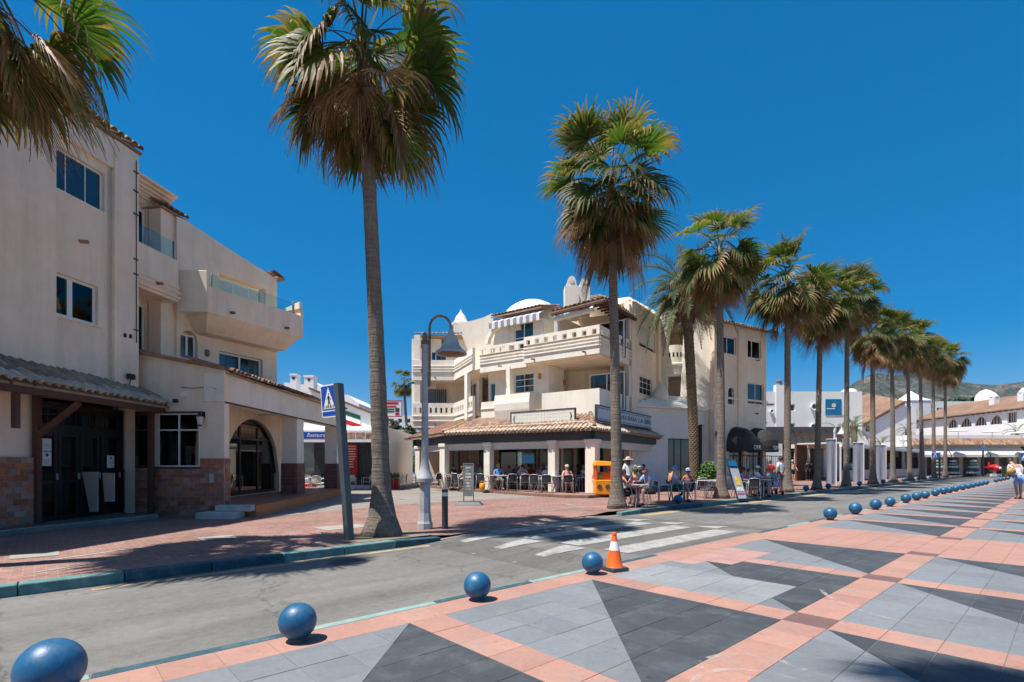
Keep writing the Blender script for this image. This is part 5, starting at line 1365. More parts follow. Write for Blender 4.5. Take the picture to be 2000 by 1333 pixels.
# black dome awnings
M['print'] = mat('white awning print', (0.7, 0.7, 0.7), 0.8, var=0.05)
for k, (o, lab) in enumerate(zip(ga, ('black dome awning over the left arched door, nearer the fan palm', 'black dome awning over the right arched door, next to the dark fence'))):
    c = (o[0] + o[1]) / 2; w = (o[1] - o[0]) / 2 + 0.28; z0 = 2.3; h = 1.15; dpt = 1.25
    t = thing('dome_awning', lab, 'awning', PR(c, 0, z0), 0, 'black dome awnings')
    mb = MB(); nu, nv = 16, 5
    for i in range(nu):
        for j in range(nv):
            def dp_(i, j):
                a = math.pi * i / nu; b = math.pi / 2 * j / nv
                return PR(c - w * math.cos(a), 0.01 + dpt * math.sin(b) * math.sin(a) ** 0.55, z0 + 0.24 + h * math.sin(a) * math.cos(b))
            mb.quad(dp_(i, j), dp_(i + 1, j), dp_(i + 1, j + 1), dp_(i, j + 1))
    mb.build('canvas', M['canvas_black'], t, smooth=True)
    mb = MB(); pr_ = [PR(c - w * math.cos(math.pi * i / nu), 0.012 + dpt * math.sin(math.pi * i / nu) ** 0.55, 0) for i in range(nu + 1)]
    for i in range(nu): mb.quad(*[Vector((p.x, p.y, z)) for p, z in ((pr_[i], z0 - 0.12), (pr_[i + 1], z0 - 0.12), (pr_[i + 1], z0 + 0.24), (pr_[i], z0 + 0.24))])
    mb.build('valance', M['canvas_black'], t)
    text(t, 'ORIL', PR(c + 0.15, dpt + 0.03, z0 + 0.10), 0.34, math.atan2(PR.d.y, PR.d.x), M['print'])
# --- arcade: roof, columns, glazing
Er, Ec, El1, El2 = Vector((9.74, 30.65, 2.95)), Vector((3.5, 21.8, 2.93)), Vector((-3.63, 26.9, 3.0)), Vector((-6.8, 32.3, 2.95))
Tr, Tc, Tl1, Tl2 = Vector((8.1, 30.9, 3.75)), Vector((3.75, 24.55, 3.85)), Vector((-2.0, 28.8, 3.95)), Vector((-4.9, 32.6, 3.85))
mb = MB(); dz = Vector((0, 0, 0.07))
for a, b, c, d in ((El2, El1, Tl1, Tl2), (El1, Ec, Tc, Tl1), (Ec, Er, Tr, Tc)):
    mb.hexa([a - dz, b - dz, c - dz, d - dz, a, b, c, d])
ar = mb.build('arcade_roof', M['tile_bed'], CB)
def trap(fl, fr_, rows):
    return lambda f, r: fl * r / rows <= f <= 1 - fr_ * r / rows
def up_of(a, b, c, d): return ((c + d) / 2 - (a + b) / 2)
tile_roof(ar, El1 + dz * 0.3 - up_of(El1, Ec, Tc, Tl1).normalized() * 0.06, Ec + dz * 0.3 - up_of(El1, Ec, Tc, Tl1).normalized() * 0.06, up_of(El1, Ec, Tc, Tl1), 1, 0.225, TILE_LIP, limit=60)
tile_roof(ar, Ec + dz * 0.3 - up_of(Ec, Er, Tr, Tc).normalized() * 0.06, Er + dz * 0.3 - up_of(Ec, Er, Tr, Tc).normalized() * 0.06, up_of(Ec, Er, Tr, Tc), 1, 0.225, TILE_LIP, limit=60)
uL, uR = up_of(El1, Ec, Tc, Tl1).normalized() * 0.25, up_of(Ec, Er, Tr, Tc).normalized() * 0.25
n1 = tile_roof(ar, El1 + dz * 0.3 + uL, Ec + dz * 0.3 + uL, up_of(El1, Ec, Tc, Tl1), 7, 0.225, TILE, limit=150, expo=0.34, poly=[El1, Ec, Tc, Tl1])
tile_roof(ar, Ec + dz * 0.3 + uR, Er + dz * 0.3 + uR, up_of(Ec, Er, Tr, Tc), 7, 0.225, TILE, limit=25, expo=0.34, poly=[Ec, Er, Tr, Tc])
tile_roof(ar, El2 + dz * 0.3, El1 + dz * 0.3, up_of(El2, El1, Tl1, Tl2), 6, 0.225, TILE, limit=0, expo=0.34, poly=[El2, El1, Tl1, Tl2])
for a, b in ((Ec, Tc), (El1, Tl1)):                            # hip tiles
    n = 8
    for i in range(n):
        p = a.lerp(b, (i + 0.1) / n) + Vector((0, 0, 0.09)); y = (b - a).normalized(); x = y.cross(Vector((0, 0, 1))).normalized(); z = x.cross(y)
        inst('roof_tile', TILE, ar, p - base_of(CB), Matrix((x, y, z)).transposed().to_euler(), (1.15, 1.15, 1.15))
M['fascia'] = mat('dark grey fascia board', (0.055, 0.058, 0.065), 0.6, var=0.1, scale=3)
D_, C_, B_, A_, E_ = Vector((3.52, 22.4)), Vector((1.91, 23.55)), Vector((-1.16, 25.74)), Vector((-3.63, 27.5)), Vector((8.45, 29.45))
A2 = Vector((-5.6, 31.0))
def seg_beam(p, q, z0, z1, w, m, name):
    f_ = Frame(p, q); mb = MB(); f_.box(mb, 0.0, f_.len, -w / 2, w / 2, z0, z1); return mb.build(name, m, CB)
for p, q in ((A2, A_), (A_, D_), (D_, E_)): seg_beam(p, q, 2.52, 2.9, 0.3, M['fascia'], 'fascia_beam')
for k, (a, b, cnt) in enumerate(((El1, Ec, 16), (Ec, Er, 20))):
    inn = ((A_, D_), (D_, E_))[k]
    for i in range(cnt):
        f = (i + 0.5) / cnt; p = a.lerp(b, f); q = Vector((*inn[0].lerp(inn[1], f), 3.1))
        beam(CB, p - Vector((0, 0, 0.12)) + (q - p) * 0.12, q, 0.07, 0.09, M['wood_brown'], 'rafter')
for p in (A_, B_, C_, D_, E_, A2):
    f_ = Frame(p, p + Vector((-0.814 * -1, -0.581)) if p is not E_ else p + Vector((0.573, 0.819)))
    w = 0.19 if p is not D_ else 0.24
    c = MB(); f_.box(c, -w, w, -w, w, TZ, 2.33); col = c.build('column', M['stucco_white'], CB, bevel=0.02)
    c = MB(); f_.box(c, -w - 0.05, w + 0.05, -w - 0.05, w + 0.05, 2.331, 2.518); c.build('capital', M['stucco_white'], col, bevel=0.03)
# roll-up blinds, glazing and the dim room
back = {}
for p, q in ((A2, A_), (A_, B_), (B_, C_), (C_, D_), (D_, E_)):
    f_ = Frame(p, q)
    mb = MB(); f_.box(mb, 0.26, f_.len - 0.26, -0.06, 0.0, 2.19, 2.515); bl = mb.build('roll_blind', M['offwhite'], CB)
    mb = MB(); mb.tube([f_(0.25, 0.02, 2.46), f_(f_.len - 0.25, 0.02, 2.46)], 0.06, 8); mb.build('roller', M['offwhite'], bl)
    mb = MB(); f_.box(mb, 0.26, f_.len - 0.26, -0.07, 0.012, 2.15, 2.189); mb.build('bottom_rail', M['offwhite'], bl)
def room_wall(p, q, inset_, z0, z1, ops, m, nm, c0=-0.4, c1=0.4):
    f_ = inset(Frame(p, q), inset_); mb = MB(); wall(mb, f_, c0, f_.len + c1, z0, z1, 0.15, ops(f_)); mb.build(nm, m, CB); return f_
gA = room_wall(A_, D_, 2.3, TZ, 3.3, lambda f: [(0.5, 1.4, TZ, 2.4, ''), (1.9, 4.3, 0.3, 2.5, ''), (4.5, 6.5, 0.3, 2.5, '')], M['interior_warm'], 'bar_front_wall', -0.4, -2.02)
for (a, b, z0, z1, cs) in ((0.5, 1.4, TZ, 2.4, ()), (1.9, 4.3, 0.3, 2.5, (0.5,)), (4.5, 6.5, 0.3, 2.5, (0.33, 0.66))):
    window(CB, gA, a, b, z0, z1, -0.03, cols=cs, fw=0.05, fm='black_metal', pm='glass', name='glazed_door')
gR = room_wall(D_, E_, 2.0, TZ, 3.3, lambda f: [(2.6, 4.4, 0.3, 2.5, ''), (4.8, 7.9, 0.3, 2.5, '')], M['interior_warm'], 'bar_side_wall', 2.3, 0.0)
for (a, b, z0, z1, cs) in ((2.6, 4.4, 0.3, 2.5, (0.5,)), (4.8, 7.9, 0.3, 2.5, (0.25, 0.5, 0.75))):
    window(CB, gR, a, b, z0, z1, -0.03, cols=cs, fw=0.05, fm='black_metal', pm='glass', name='glazed_door')
gL = room_wall(A2, A_, 1.4, TZ, 3.3, lambda f: [(0.5, 1.2, TZ, 2.4, ''), (1.8, 2.6, TZ, 2.4, '')], M['interior_warm'], 'bar_end_wall')
for (a, b) in ((0.5, 1.2), (1.8, 2.6)): window(CB, gL, a, b, TZ, 2.4, -0.03, cols=(), fw=0.05, fm='black_metal', pm='pane', name='glazed_door')
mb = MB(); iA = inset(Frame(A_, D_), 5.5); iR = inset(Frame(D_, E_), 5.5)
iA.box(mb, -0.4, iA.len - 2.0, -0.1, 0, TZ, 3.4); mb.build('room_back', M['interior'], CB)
mb = MB(); mb.prism([A2 + Vector((0.3, 0.5)), A_ + Vector((0.1, 0.1)), D_ + Vector((0, 0.15)), E_ + Vector((-0.2, 0)), gR(gR.len, -4, 0)[:2], (2, 34), (-4, 36)], 3.31, 3.36); mb.build('arcade_ceiling', M['stucco'], CB)
mb = MB(); c = gA(3.0, -1.2, 1.75); gA.box(mb, 2.5, 3.5, -1.25, -1.2, 1.45, 2.0); tv = mb.build('television', M['black'], CB)
M['screen'] = bpy.data.materials.new('lit blue screen'); M['screen'].use_nodes = True
b_ = M['screen'].node_tree.nodes['Principled BSDF']; b_.inputs['Base Color'].default_value = (0, 0.01, 0.02, 1); b_.inputs['Emission Color'].default_value = (0.01, 0.16, 0.38, 1); b_.inputs['Emission Strength'].default_value = 0.5
mb = MB(); gA.box(mb, 2.53, 3.47, -1.199, -1.195, 1.48, 1.97); mb.build('screen', M['screen'], tv)
# signs on the roof
def roof_sign(name, label, fr, s0, s1, n, z0, z1, body, kind):
    t = thing(name, label, 'sign', fr((s0 + s1) / 2, n, z0))
    mb = MB(); fr.box(mb, s0, s1, n - 0.08, n - 0.002, z0, z1); mb.build('board', body, t)
    mb = MB(); w = 0.05
    fr.box(mb, s0 - w, s1 + w, n - 0.09, n + 0.03, z0 - w, z0 + 0.001); fr.box(mb, s0 - w, s1 + w, n - 0.09, n + 0.03, z1 - 0.001, z1 + w); fr.box(mb, s0 - w, s0, n - 0.09, n + 0.029, z0, z1); fr.box(mb, s1, s1 + w, n - 0.09, n + 0.029, z0, z1); mb.build('frame', M['charcoal'], t)
    for s in (s0 + 0.3, s1 - 0.3): beam(t, fr(s, n - 0.12, z0 - 0.35), fr(s, n - 0.12, z1 - 0.1), 0.05, 0.05, M['charcoal'], 'support')
    return t
fs1 = inset(fM, -1.05)
sa_, sb_ = fs1.s_at(999), fs1.s_at(1122)
z0, z1 = fs1.z_at(1060, 830), fs1.z_at(1060, 803)
M['signtile'] = mat('white sign tile', (0.66, 0.66, 0.60), 0.4, var=0.04, scale=4)
t1 = roof_sign('tiled_roof_sign', 'long white tiled sign with dark crescents standing on the roof', fs1, sa_, sb_, 0.0, z0, z1, M['shutter'], 0)
nx, nz = 22, 4
for i in range(nx):
    for j in range(nz):
        w_ = (sb_ - sa_) / nx; h_ = (z1 - z0) / nz
        mb = MB(); fs1.box(mb, sa_ + w_ * i + 0.006, sa_ + w_ * (i + 1) - 0.006, 0.0, 0.008, z0 + h_ * j + 0.006, z0 + h_ * (j + 1) - 0.006); mb.build('tile', M['signtile'], t1)
for sg, s in ((1, sa_ + 0.28), (-1, sb_ - 0.28)):
    mb = MB(); zc = (z0 + z1) / 2; o_ = []; i_ = []
    for k in range(13):
        a = math.pi / 2 + math.pi * k / 12 * 1.0
        o_.append(fs1(s + sg * 0.16 * math.cos(a), 0.012, zc + 0.2 * math.sin(a))); i_.append(fs1(s + sg * 0.08 * math.cos(a), 0.012, zc + 0.2 * math.sin(a)))
    for k in range(12): mb.quad(o_[k], o_[k + 1], i_[k + 1], i_[k])
    mb.build('crescent_emblem', M['charcoal'], t1)
fs2 = Frame(Vector((3.75, 22.8)) + Vector((0.1, 0.15)), Vector((3.75, 22.8)) + Vector((0.1, 0.15)) + Vector((0.573, 0.819)))
sa_, sb_ = fs2.s_at(1166), fs2.s_at(1287)
za1 = fs2.z_at(1287, 838); zb1 = fs2.z_at(1287, 815)
za2 = fs2.z_at(1210, 830); 
z0, z1 = (za1 + za2) / 2, (zb1 + fs2.z_at(1210, 806)) / 2
M['signblue'] = mat('pale blue sign board', (0.42, 0.50, 0.62), 0.45, var=0.05)
t2 = roof_sign('name_sign', 'pale blue sign lettered Cerveceria La Sirena on the tiled roof', fs2, sa_, sb_, 0.0, z0, z1, M['signblue'], 0)
M['ink'] = mat('dark sign ink', (0.02, 0.03, 0.06), 0.6)
ra = math.atan2(fs2.d.y, fs2.d.x); hh = (z1 - z0)
L_ = sb_ - sa_
for body_, ua_, ub_, sz_ in (('CERVECERÍA', 1193, 1243.5, 0.42), ('LA SIRENA', 1247, 1282, 0.52)):
    q0_, q1_ = fs2.s_at(ua_), fs2.s_at(ub_); text(t2, body_, fs2((q0_ + q1_) / 2, 0.006, (z0 + z1) / 2), hh * sz_, ra, M['ink'], fit=q1_ - q0_)
for zz_ in (z0 + hh * 0.12, z1 - hh * 0.12):
    mb = MB(); fs2.box(mb, sa_ + 0.1, sb_ - 0.1, 0.0, 0.004, zz_ - 0.012, zz_ + 0.012); mb.build('rule_line', M['ink'], t2)

t = thing('television_aerial', 'thin roof aerial with crossbars beside the chimneys of the corner building', 'aerial', P(1152, 575, 28.6)); b = base_of(t)
mb = MB(); mb.tube([b, b + Vector((0, 0, 1.9))], 0.02, 5); mb.build('mast', M['steel_grey'], t)
for i in range(6): mb = MB(); mb.tube([b + Vector((-0.32 + 0.03 * i, 0.12 * i, 1.75)), b + Vector((0.32 - 0.03 * i, 0.12 * i, 1.75))], 0.010, 4); mb.build('crossbar', M['steel_grey'], t)
mb = MB(); mb.tube([b + Vector((0, -0.1, 1.75)), b + Vector((0, 0.7, 1.75))], 0.014, 4); mb.build('boom', M['steel_grey'], t)
# ------------------------------------------------------------------ palms
def leaf_mat(name, base, tip, trans=0.35):
    m = bpy.data.materials.new(name); m.use_nodes = True
    N = m.node_tree.nodes; L = m.node_tree.links
    b = N['Principled BSDF']; b.inputs['Roughness'].default_value = 0.55; b.inputs['Specular IOR Level'].default_value = 0.32
    at = N.new('ShaderNodeVertexColor'); at.layer_name = 'tip'
    oi = N.new('ShaderNodeObjectInfo')
    sp = N.new('ShaderNodeSeparateColor'); L.new(at.outputs['Color'], sp.inputs[0])
    mx = N.new('ShaderNodeMix'); mx.data_type = 'RGBA'; L.new(sp.outputs[0], mx.inputs[0]); mx.inputs[6].default_value = (*base, 1); mx.inputs[7].default_value = (*tip, 1)
    mr = N.new('ShaderNodeMapRange'); L.new(oi.outputs['Random'], mr.inputs[0]); mr.inputs[3].default_value = 0.65; mr.inputs[4].default_value = 1.35
    m2 = N.new('ShaderNodeMath'); m2.operation = 'MULTIPLY'; L.new(mr.outputs[0], m2.inputs[0])
    mr2 = N.new('ShaderNodeMapRange'); L.new(sp.outputs[1], mr2.inputs[0]); mr2.inputs[3].default_value = 0.6; mr2.inputs[4].default_value = 1.4
    L.new(mr2.outputs[0], m2.inputs[1])
    sc = N.new('ShaderNodeVectorMath'); sc.operation = 'SCALE'; L.new(mx.outputs[2], sc.inputs[0]); L.new(m2.outputs[0], sc.inputs['Scale'])
    L.new(sc.outputs[0], b.inputs['Base Color'])
    tr = N.new('ShaderNodeBsdfTranslucent')
    s2 = N.new('ShaderNodeVectorMath'); s2.operation = 'MULTIPLY'; L.new(sc.outputs[0], s2.inputs[0]); s2.inputs[1].default_value = (1.3, 1.35, 0.6); L.new(s2.outputs[0], tr.inputs[0])
    ms = N.new('ShaderNodeMixShader'); ms.inputs[0].default_value = trans
    L.new(b.outputs[0], ms.inputs[1]); L.new(tr.outputs[0], ms.inputs[2]); L.new(ms.outputs[0], N['Material Output'].inputs[0])
    return m
M['frond'] = leaf_mat('green palm frond', (0.060, 0.118, 0.021), (0.215, 0.155, 0.065), 0.38)
M['frond_mid'] = leaf_mat('yellowing palm frond', (0.092, 0.112, 0.026), (0.26, 0.165, 0.078), 0.33)
M['frond_dead'] = leaf_mat('dry palm frond', (0.225, 0.130, 0.062), (0.40, 0.25, 0.15), 0.3)
M['date_frond'] = leaf_mat('grey green date frond', (0.085, 0.115, 0.045), (0.15, 0.16, 0.07), 0.25)
def fan_frond(name, m, tilt, seed, petiole=1.0, blade=1.0, droop=1.0, dead=False, nseg=26, fold=0.35):
    """a fan leaf whose stalk leaves along +X at the given tilt; its segment ends hang under gravity"""
    r = random.Random(seed); V = Vector
    verts = []; faces = []; cols = []
    def add(vs, fs, cs):
        n = len(verts); verts.extend(vs); faces.extend([tuple(i + n for i in f) for f in fs]); cols.extend(cs)
    ang = R(tilt); p = V((0, 0, 0)); path = [p.copy()]; n = 6
    for i in range(n):
        d = V((math.cos(ang), 0, math.sin(ang))); p = p + d * petiole / n; path.append(p.copy())
        ang -= R((5.0 if not dead else 2.0) * droop) * max(0.15, math.cos(ang))
    for i in range(n):
        a, b = path[i], path[i + 1]; w0 = 0.028 - 0.014 * i / n; w1 = 0.028 - 0.014 * (i + 1) / n; h = 0.014
        vs = [a + V((0, -w0, 0)), a + V((0, w0, 0)), a + V((0, 0, -h)), b + V((0, -w1, 0)), b + V((0, w1, 0)), b + V((0, 0, -h))]
        add(vs, [(0, 1, 4, 3), (1, 2, 5, 4), (2, 0, 3, 5)], [(0.25 if not dead else 0.6, 0.6)] * 6)
    t = V((math.cos(ang), 0, math.sin(ang))); y = V((0, 1, 0)); up = t.cross(y); up = up if up.z >= 0 else -up
    if abs(tilt) > 84: up = V((-1, 0, 0)) if tilt < 0 else V((-1, 0, 0))
    H = path[-1]
    span = R(215 if not dead else 150)
    for k in range(nseg):
        f = (k + 0.5) / nseg * 2 - 1; phi = f * span / 2
        rad = blade * (1.0 - 0.32 * abs(f) ** 2) * r.uniform(0.88, 1.08)
        d0 = (t * math.cos(phi) + y * math.sin(phi) + up * (fold * abs(math.sin(phi)) ** 1.2 - 0.05)).normalized()
        dphi = span / nseg * (0.56 if not dead else 0.40)
        side = (-t * math.sin(phi) + y * math.cos(phi)).normalized()
        ridge = up * 0.012
        web = 0.5 if not dead else 0.3
        steps = [0.06, 0.28, web, 0.64, 0.78, 0.90, 1.0]
        d = d0.copy(); q = H.copy(); prev = 0
        curl = r.uniform(0.75, 1.35) * droop
        vs = []; cs = []; bright = r.uniform(0.2, 0.8)
        brown = r.uniform(0.34, 0.80) if not dead else 0.2
        if not dead and r.random() < 0.2: curl *= 1.9; brown = 0.3
        for i, s in enumerate(steps):
            q = q + d * (s - prev) * rad; prev = s
            w = s * rad * math.tan(dphi) if s <= web else web * rad * math.tan(dphi) * max(0.06, ((1 - s) / (1 - web)) ** 0.8)
            if dead: w = min(w, 0.022)
            g = max(0.0, s - (web - 0.22)) * 1.15 * curl
            d = (d + V((0, 0, -1)) * g * 0.62).normalized()
            sd = (side - d * side.dot(d)).normalized()
            rg = ridge if (k % 2 == 0) else -ridge
            rg = rg * (1.0 if s <= web else 0.6)
            vs += [q - sd * w, q + rg, q + sd * w]
            tv = max(0.0, min(1.0, (s - brown) / 0.22)) if not dead else r.uniform(0.1, 0.9)
            cs += [(tv, bright)] * 3
        fs = []
        for i in range(len(steps) - 1):
            o = i * 3
            fs += [(o, o + 1, o + 4, o + 3), (o + 1, o + 2, o + 5, o + 4)]
        add(vs, fs, cs)
    me = bpy.data.meshes.new(name); me.from_pydata([tuple(v) for v in verts], [], faces); me.materials.append(m)
    ca = me.color_attributes.new('tip', 'FLOAT_COLOR', 'POINT')
    flat = []
    for c in cols: flat += [c[0], c[1], 0, 1]
    ca.data.foreach_set('color', flat)
    me.update(); return me
F_UP = [fan_frond('upright frond', M['frond'], t, 10 + i, pe, 1.05, 1.0, fold=0.30) for i, (t, pe) in enumerate(((80, 0.95), (64, 1.05), (50, 1.1)))]
F_OUT = [fan_frond('spreading frond', M['frond'], t, 20 + i, pe, 1.15, dr) for i, (t, pe, dr) in enumerate(((36, 1.05, 1.25), (22, 1.1, 1.35), (6, 1.1, 1.4), (-8, 1.05, 1.5)))]
F_MID = [fan_frond('drooping frond', M['frond_mid'], t, 30 + i, 1.0, 1.15, 1.7) for i, t in enumerate((-10, -24, -38))]
F_LOW = [fan_frond('hanging green frond', M['frond'], t, 45 + i, 0.95, 1.0, 1.3) for i, t in enumerate((-36, -52))]
F_DEAD = [fan_frond('dry frond', M['frond_dead'], t, 50 + i, pe, 1.1, 1.7, dead=True, nseg=38) for i, (t, pe) in enumerate(((-22, 0.85), (-36, 0.9), (-52, 0.9), (-66, 0.85), (-76, 0.75)))]

def bark_mat(name, c, ring, dark):
    m = bpy.data.materials.new(name); m.use_nodes = True
    N = m.node_tree.nodes; L = m.node_tree.links
    b = N['Principled BSDF']; b.inputs['Roughness'].default_value = 0.92
    tc = N.new('ShaderNodeTexCoord')
    def nz(scale, mapsc, det=5):
        mp = N.new('ShaderNodeMapping'); mp.inputs['Scale'].default_value = mapsc; L.new(tc.outputs['Object'], mp.inputs['Vector'])
        t = N.new('ShaderNodeTexNoise'); t.inputs['Scale'].default_value = scale; t.inputs['Detail'].default_value = det; t.inputs['Roughness'].default_value = 0.65; L.new(mp.outputs[0], t.inputs['Vector']); return t.outputs['Fac']
    rings = nz(3.0, (0.5, 0.5, ring)); crack = nz(5.0, (7, 7, 1.0)); big = nz(1.2, (1, 1, 0.5))
    mu = N.new('ShaderNodeMath'); mu.operation = 'MULTIPLY'
    def rg(x, a, bb, c_, d): 
        t = N.new('ShaderNodeMapRange'); L.new(x, t.inputs[0])
        for i, q in enumerate((a, bb, c_, d)): t.inputs[i + 1].default_value = q
        return t.outputs[0]
    L.new(rg(rings, 0.35, 0.65, 0.72, 1.2), mu.inputs[0]); L.new(rg(crack, 0.35, 0.6, 0.72, 1.1), mu.inputs[1])
    m2 = N.new('ShaderNodeMath'); m2.operation = 'MULTIPLY'; L.new(mu.outputs[0], m2.inputs[0]); L.new(rg(big, 0.3, 0.7, 0.85, 1.15), m2.inputs[1])
    sc = N.new('ShaderNodeVectorMath'); sc.operation = 'SCALE'; sc.inputs[0].default_value = c; L.new(m2.outputs[0], sc.inputs['Scale']); L.new(sc.outputs[0], b.inputs['Base Color'])
    bp = N.new('ShaderNodeBump'); bp.inputs['Strength'].default_value = 0.9; bp.inputs['Distance'].default_value = 0.03
    L.new(m2.outputs[0], bp.inputs['Height']); L.new(bp.outputs[0], b.inputs['Normal'])
    return m
M['bark'] = bark_mat('grey ringed palm bark', (0.215, 0.175, 0.14), 7.0, 0)
M['bark_warm'] = bark_mat('brown palm bark', (0.23, 0.165, 0.115), 5.0, 0)
M['moss'] = mat('grassy root base', (0.12, 0.11, 0.055), 0.95, var=0.4, scale=12, bump=0.5, bscale=60)
def fan_palm(loc, h, lean=(0, 0), r0=0.2, r1=0.14, seed=0, dens=1.0, label='', size=1.0, flare=1.9, group='fan palms in the row along the road', skirt=1.5):
    r = random.Random(seed)
    t = thing('palm_tree', label, 'palm tree', loc, 0, group)
    mb = MB(); n = 46; pts = []; rad = []
    for i in range(n + 1):
        s = i / n; z = h * s
        x = lean[0] * (s ** 1.3); y = lean[1] * (s ** 1.3)
        rr = r0 + (r1 - r0) * s ** 0.7
        if z < 1.4: rr += (flare - 1) * r0 * ((1 - z / 1.4) ** 2.4)
        rr *= 1 + 0.028 * math.sin(i * 2.4) + r.uniform(-0.02, 0.02)
        pts.append(Vector((x, y, z - 0.05))); rad.append(rr)
    mb.tube(pts, rad, 18)
    for i in range(len(mb.v)):                                     # buttressed, uneven foot
        x, y, z = mb.v[i]
        if z < 0.55:
            a = math.atan2(y, x); k = 1 + (0.10 * math.sin(3 * a + seed) + 0.07 * math.sin(7 * a)) * (1 - z / 0.55); mb.v[i] = (x * k, y * k, z)
    me = mb.mesh('trunk', M['bark'], True); inst('trunk', me, t)
    top = pts[-1]
    def put(lib, n, z0, z1, nm, sc=(0.74, 1.12)):
        off = r.uniform(0, 6.28)
        for i in range(n):
            me = lib[r.randrange(len(lib))]
            a = off + i * 2.39996 + r.uniform(-0.3, 0.3)
            z = top.z + z0 + (z1 - z0) * (i + r.random()) / n
            s = r.uniform(*sc) * size
            k = 0.5 * r1
            if r.random() < 0.10: continue
            inst(nm, me, t, (top.x + math.cos(a) * k, top.y + math.sin(a) * k, z), (r.uniform(-0.5, 0.5), r.uniform(-0.26, 0.26), a + r.uniform(-0.25, 0.25)), (s, s * r.uniform(0.8, 1.1), s))
    put(F_UP, int(9 * dens), 0.15, -0.05, 'frond')
    put(F_OUT, int(15 * dens), 0.05, -0.35, 'frond')
    put(F_MID, int(13 * dens), -0.1, -0.6, 'drooping_frond')
    put(F_LOW, int(8 * dens), -0.4, -0.9, 'frond')
    put(F_DEAD, int(25 * dens), -0.3, -skirt, 'dry_frond', (0.6, 1.15))
    return t
# nearest palm stands just outside the frame on the left, its crown hangs into view
fan_palm(Vector((-7.4, 6.75, 0.03)), 8.35, (0.1, 0.1), 0.2, 0.15, 101, 1.05, 'nearest shaggy fan palm hanging over the corner of the shaded building', 1.05, skirt=0.9)
p = S(A_at(747, 9.05), 9.05, 0.03)
fan_palm(p, 9.65, (-0.40, 0.0), 0.19, 0.112, 104, 1.3, 'tall fan palm with flared foot beside the grey street lamp', 1.12, flare=2.15, skirt=1.0)
row = [(1205, 1193, 10.3, 2, 0.19, 'palm with grassy foot beside the yellow kiddie ride'), (1409, 1405, 10.3, 4, 0.19, 'palm beside the leaning menu board'), (1538, 1538, 10.8, 5, 0.19, 'palm behind the seated group with the pushchair'),
       (1596, 1604, 10.7, 6, 0.17, 'palm in front of the white hotel wall'), (1653, 1655, 12.0, 7, 0.18, 'palm just past the white hanging banners'), (1705, 1704, 11.0, 8, 0.2, 'palm next to the second white banner'),
       (1744, 1742, 11.6, 9, 0.2, 'palm beside the walkers in shorts'), (1777, 1772, 12.2, 10, 0.2, 'palm right of the slim white lamp'), (1801, 1796, 12.6, 11, 0.2, 'palm with forked pale trunk beside it'), (1824, 1822, 12.8, 12, 0.2, 'second last palm of the row'), (1846.5, 1846, 13.0, 13, 0.2, 'last palm at the far end of the row')]
for i, (u, ut, h, sd, r0, lab) in enumerate(row):
    p = S(A_at(u, 9.7), 9.7, 0.03)
    fan_palm(p, h, ((ut - u) / 1000 * p.y, 0), r0, 0.118, 220 + sd, 1.3, 'tall shaggy fan ' + lab, (1.22, 1.02, 1.18, 1.15, 1.2, 1.1, 1.15, 1.2, 1.1, 1.1, 1.2)[i], flare=1.8)
# date palm set back between the second and third fan palm
M['boot'] = bark_mat('date palm leaf base', (0.19, 0.135, 0.085), 2.0, 0)
def pinnate(name, m, tilt, seed, ln=2.6):
    r = random.Random(seed); mb = MB(); cols = []
    ang = R(tilt); p = Vector((0, 0, 0)); path = [p.copy()]; n = 12
    for i in range(n):
        d = Vector((math.cos(ang), 0, math.sin(ang))); p = p + d * ln / n; path.append(p.copy()); ang -= R(9.5) * max(0.2, math.cos(ang))
    mb.tube(path, [0.03 - 0.022 * i / n for i in range(n + 1)], 4); cols += [(0.6, 0.5)] * len(mb.v)
    for i in range(2, n * 4):
        s = i / (n * 4); k = int(s * n); f = s * n - k
        c = path[k].lerp(path[min(n, k + 1)], f); d = (path[min(n, k + 1)] - path[k]).normalized()
        up = d.cross(Vector((0, 1, 0))); up = up if up.z > 0 else -up
        l = 0.46 * math.sin(math.pi * min(0.95, s * 0.85 + 0.18)) * r.uniform(0.8, 1.1)
        for sg in (-1, 1):
            dr = (d * 0.75 + Vector((0, sg, 0)) * 0.75 + up * r.uniform(0.1, 0.5)).normalized()
            e = c + dr * l + Vector((0, 0, -0.06 * r.random())); w = d * 0.017
            mid = c.lerp(e, 0.5)
            n0 = len(mb.v); mb.add([c - w * 0.5, c + w * 0.5, mid + w, mid - w, e], [(0, 1, 2, 3), (3, 2, 4)]); cols += [(r.uniform(0, 0.8), r.random())] * 5
    me = mb.mesh(name, m)
    ca = me.color_attributes.new('tip', 'FLOAT_COLOR', 'POINT'); fl = []
    for c in cols: fl += [c[0], c[1], 0, 1]
    ca.data.foreach_set('color', fl); return me
PIN = [pinnate('date frond', M['date_frond'], t, 70 + i) for i, t in enumerate((62, 40, 20, 2, -18))]
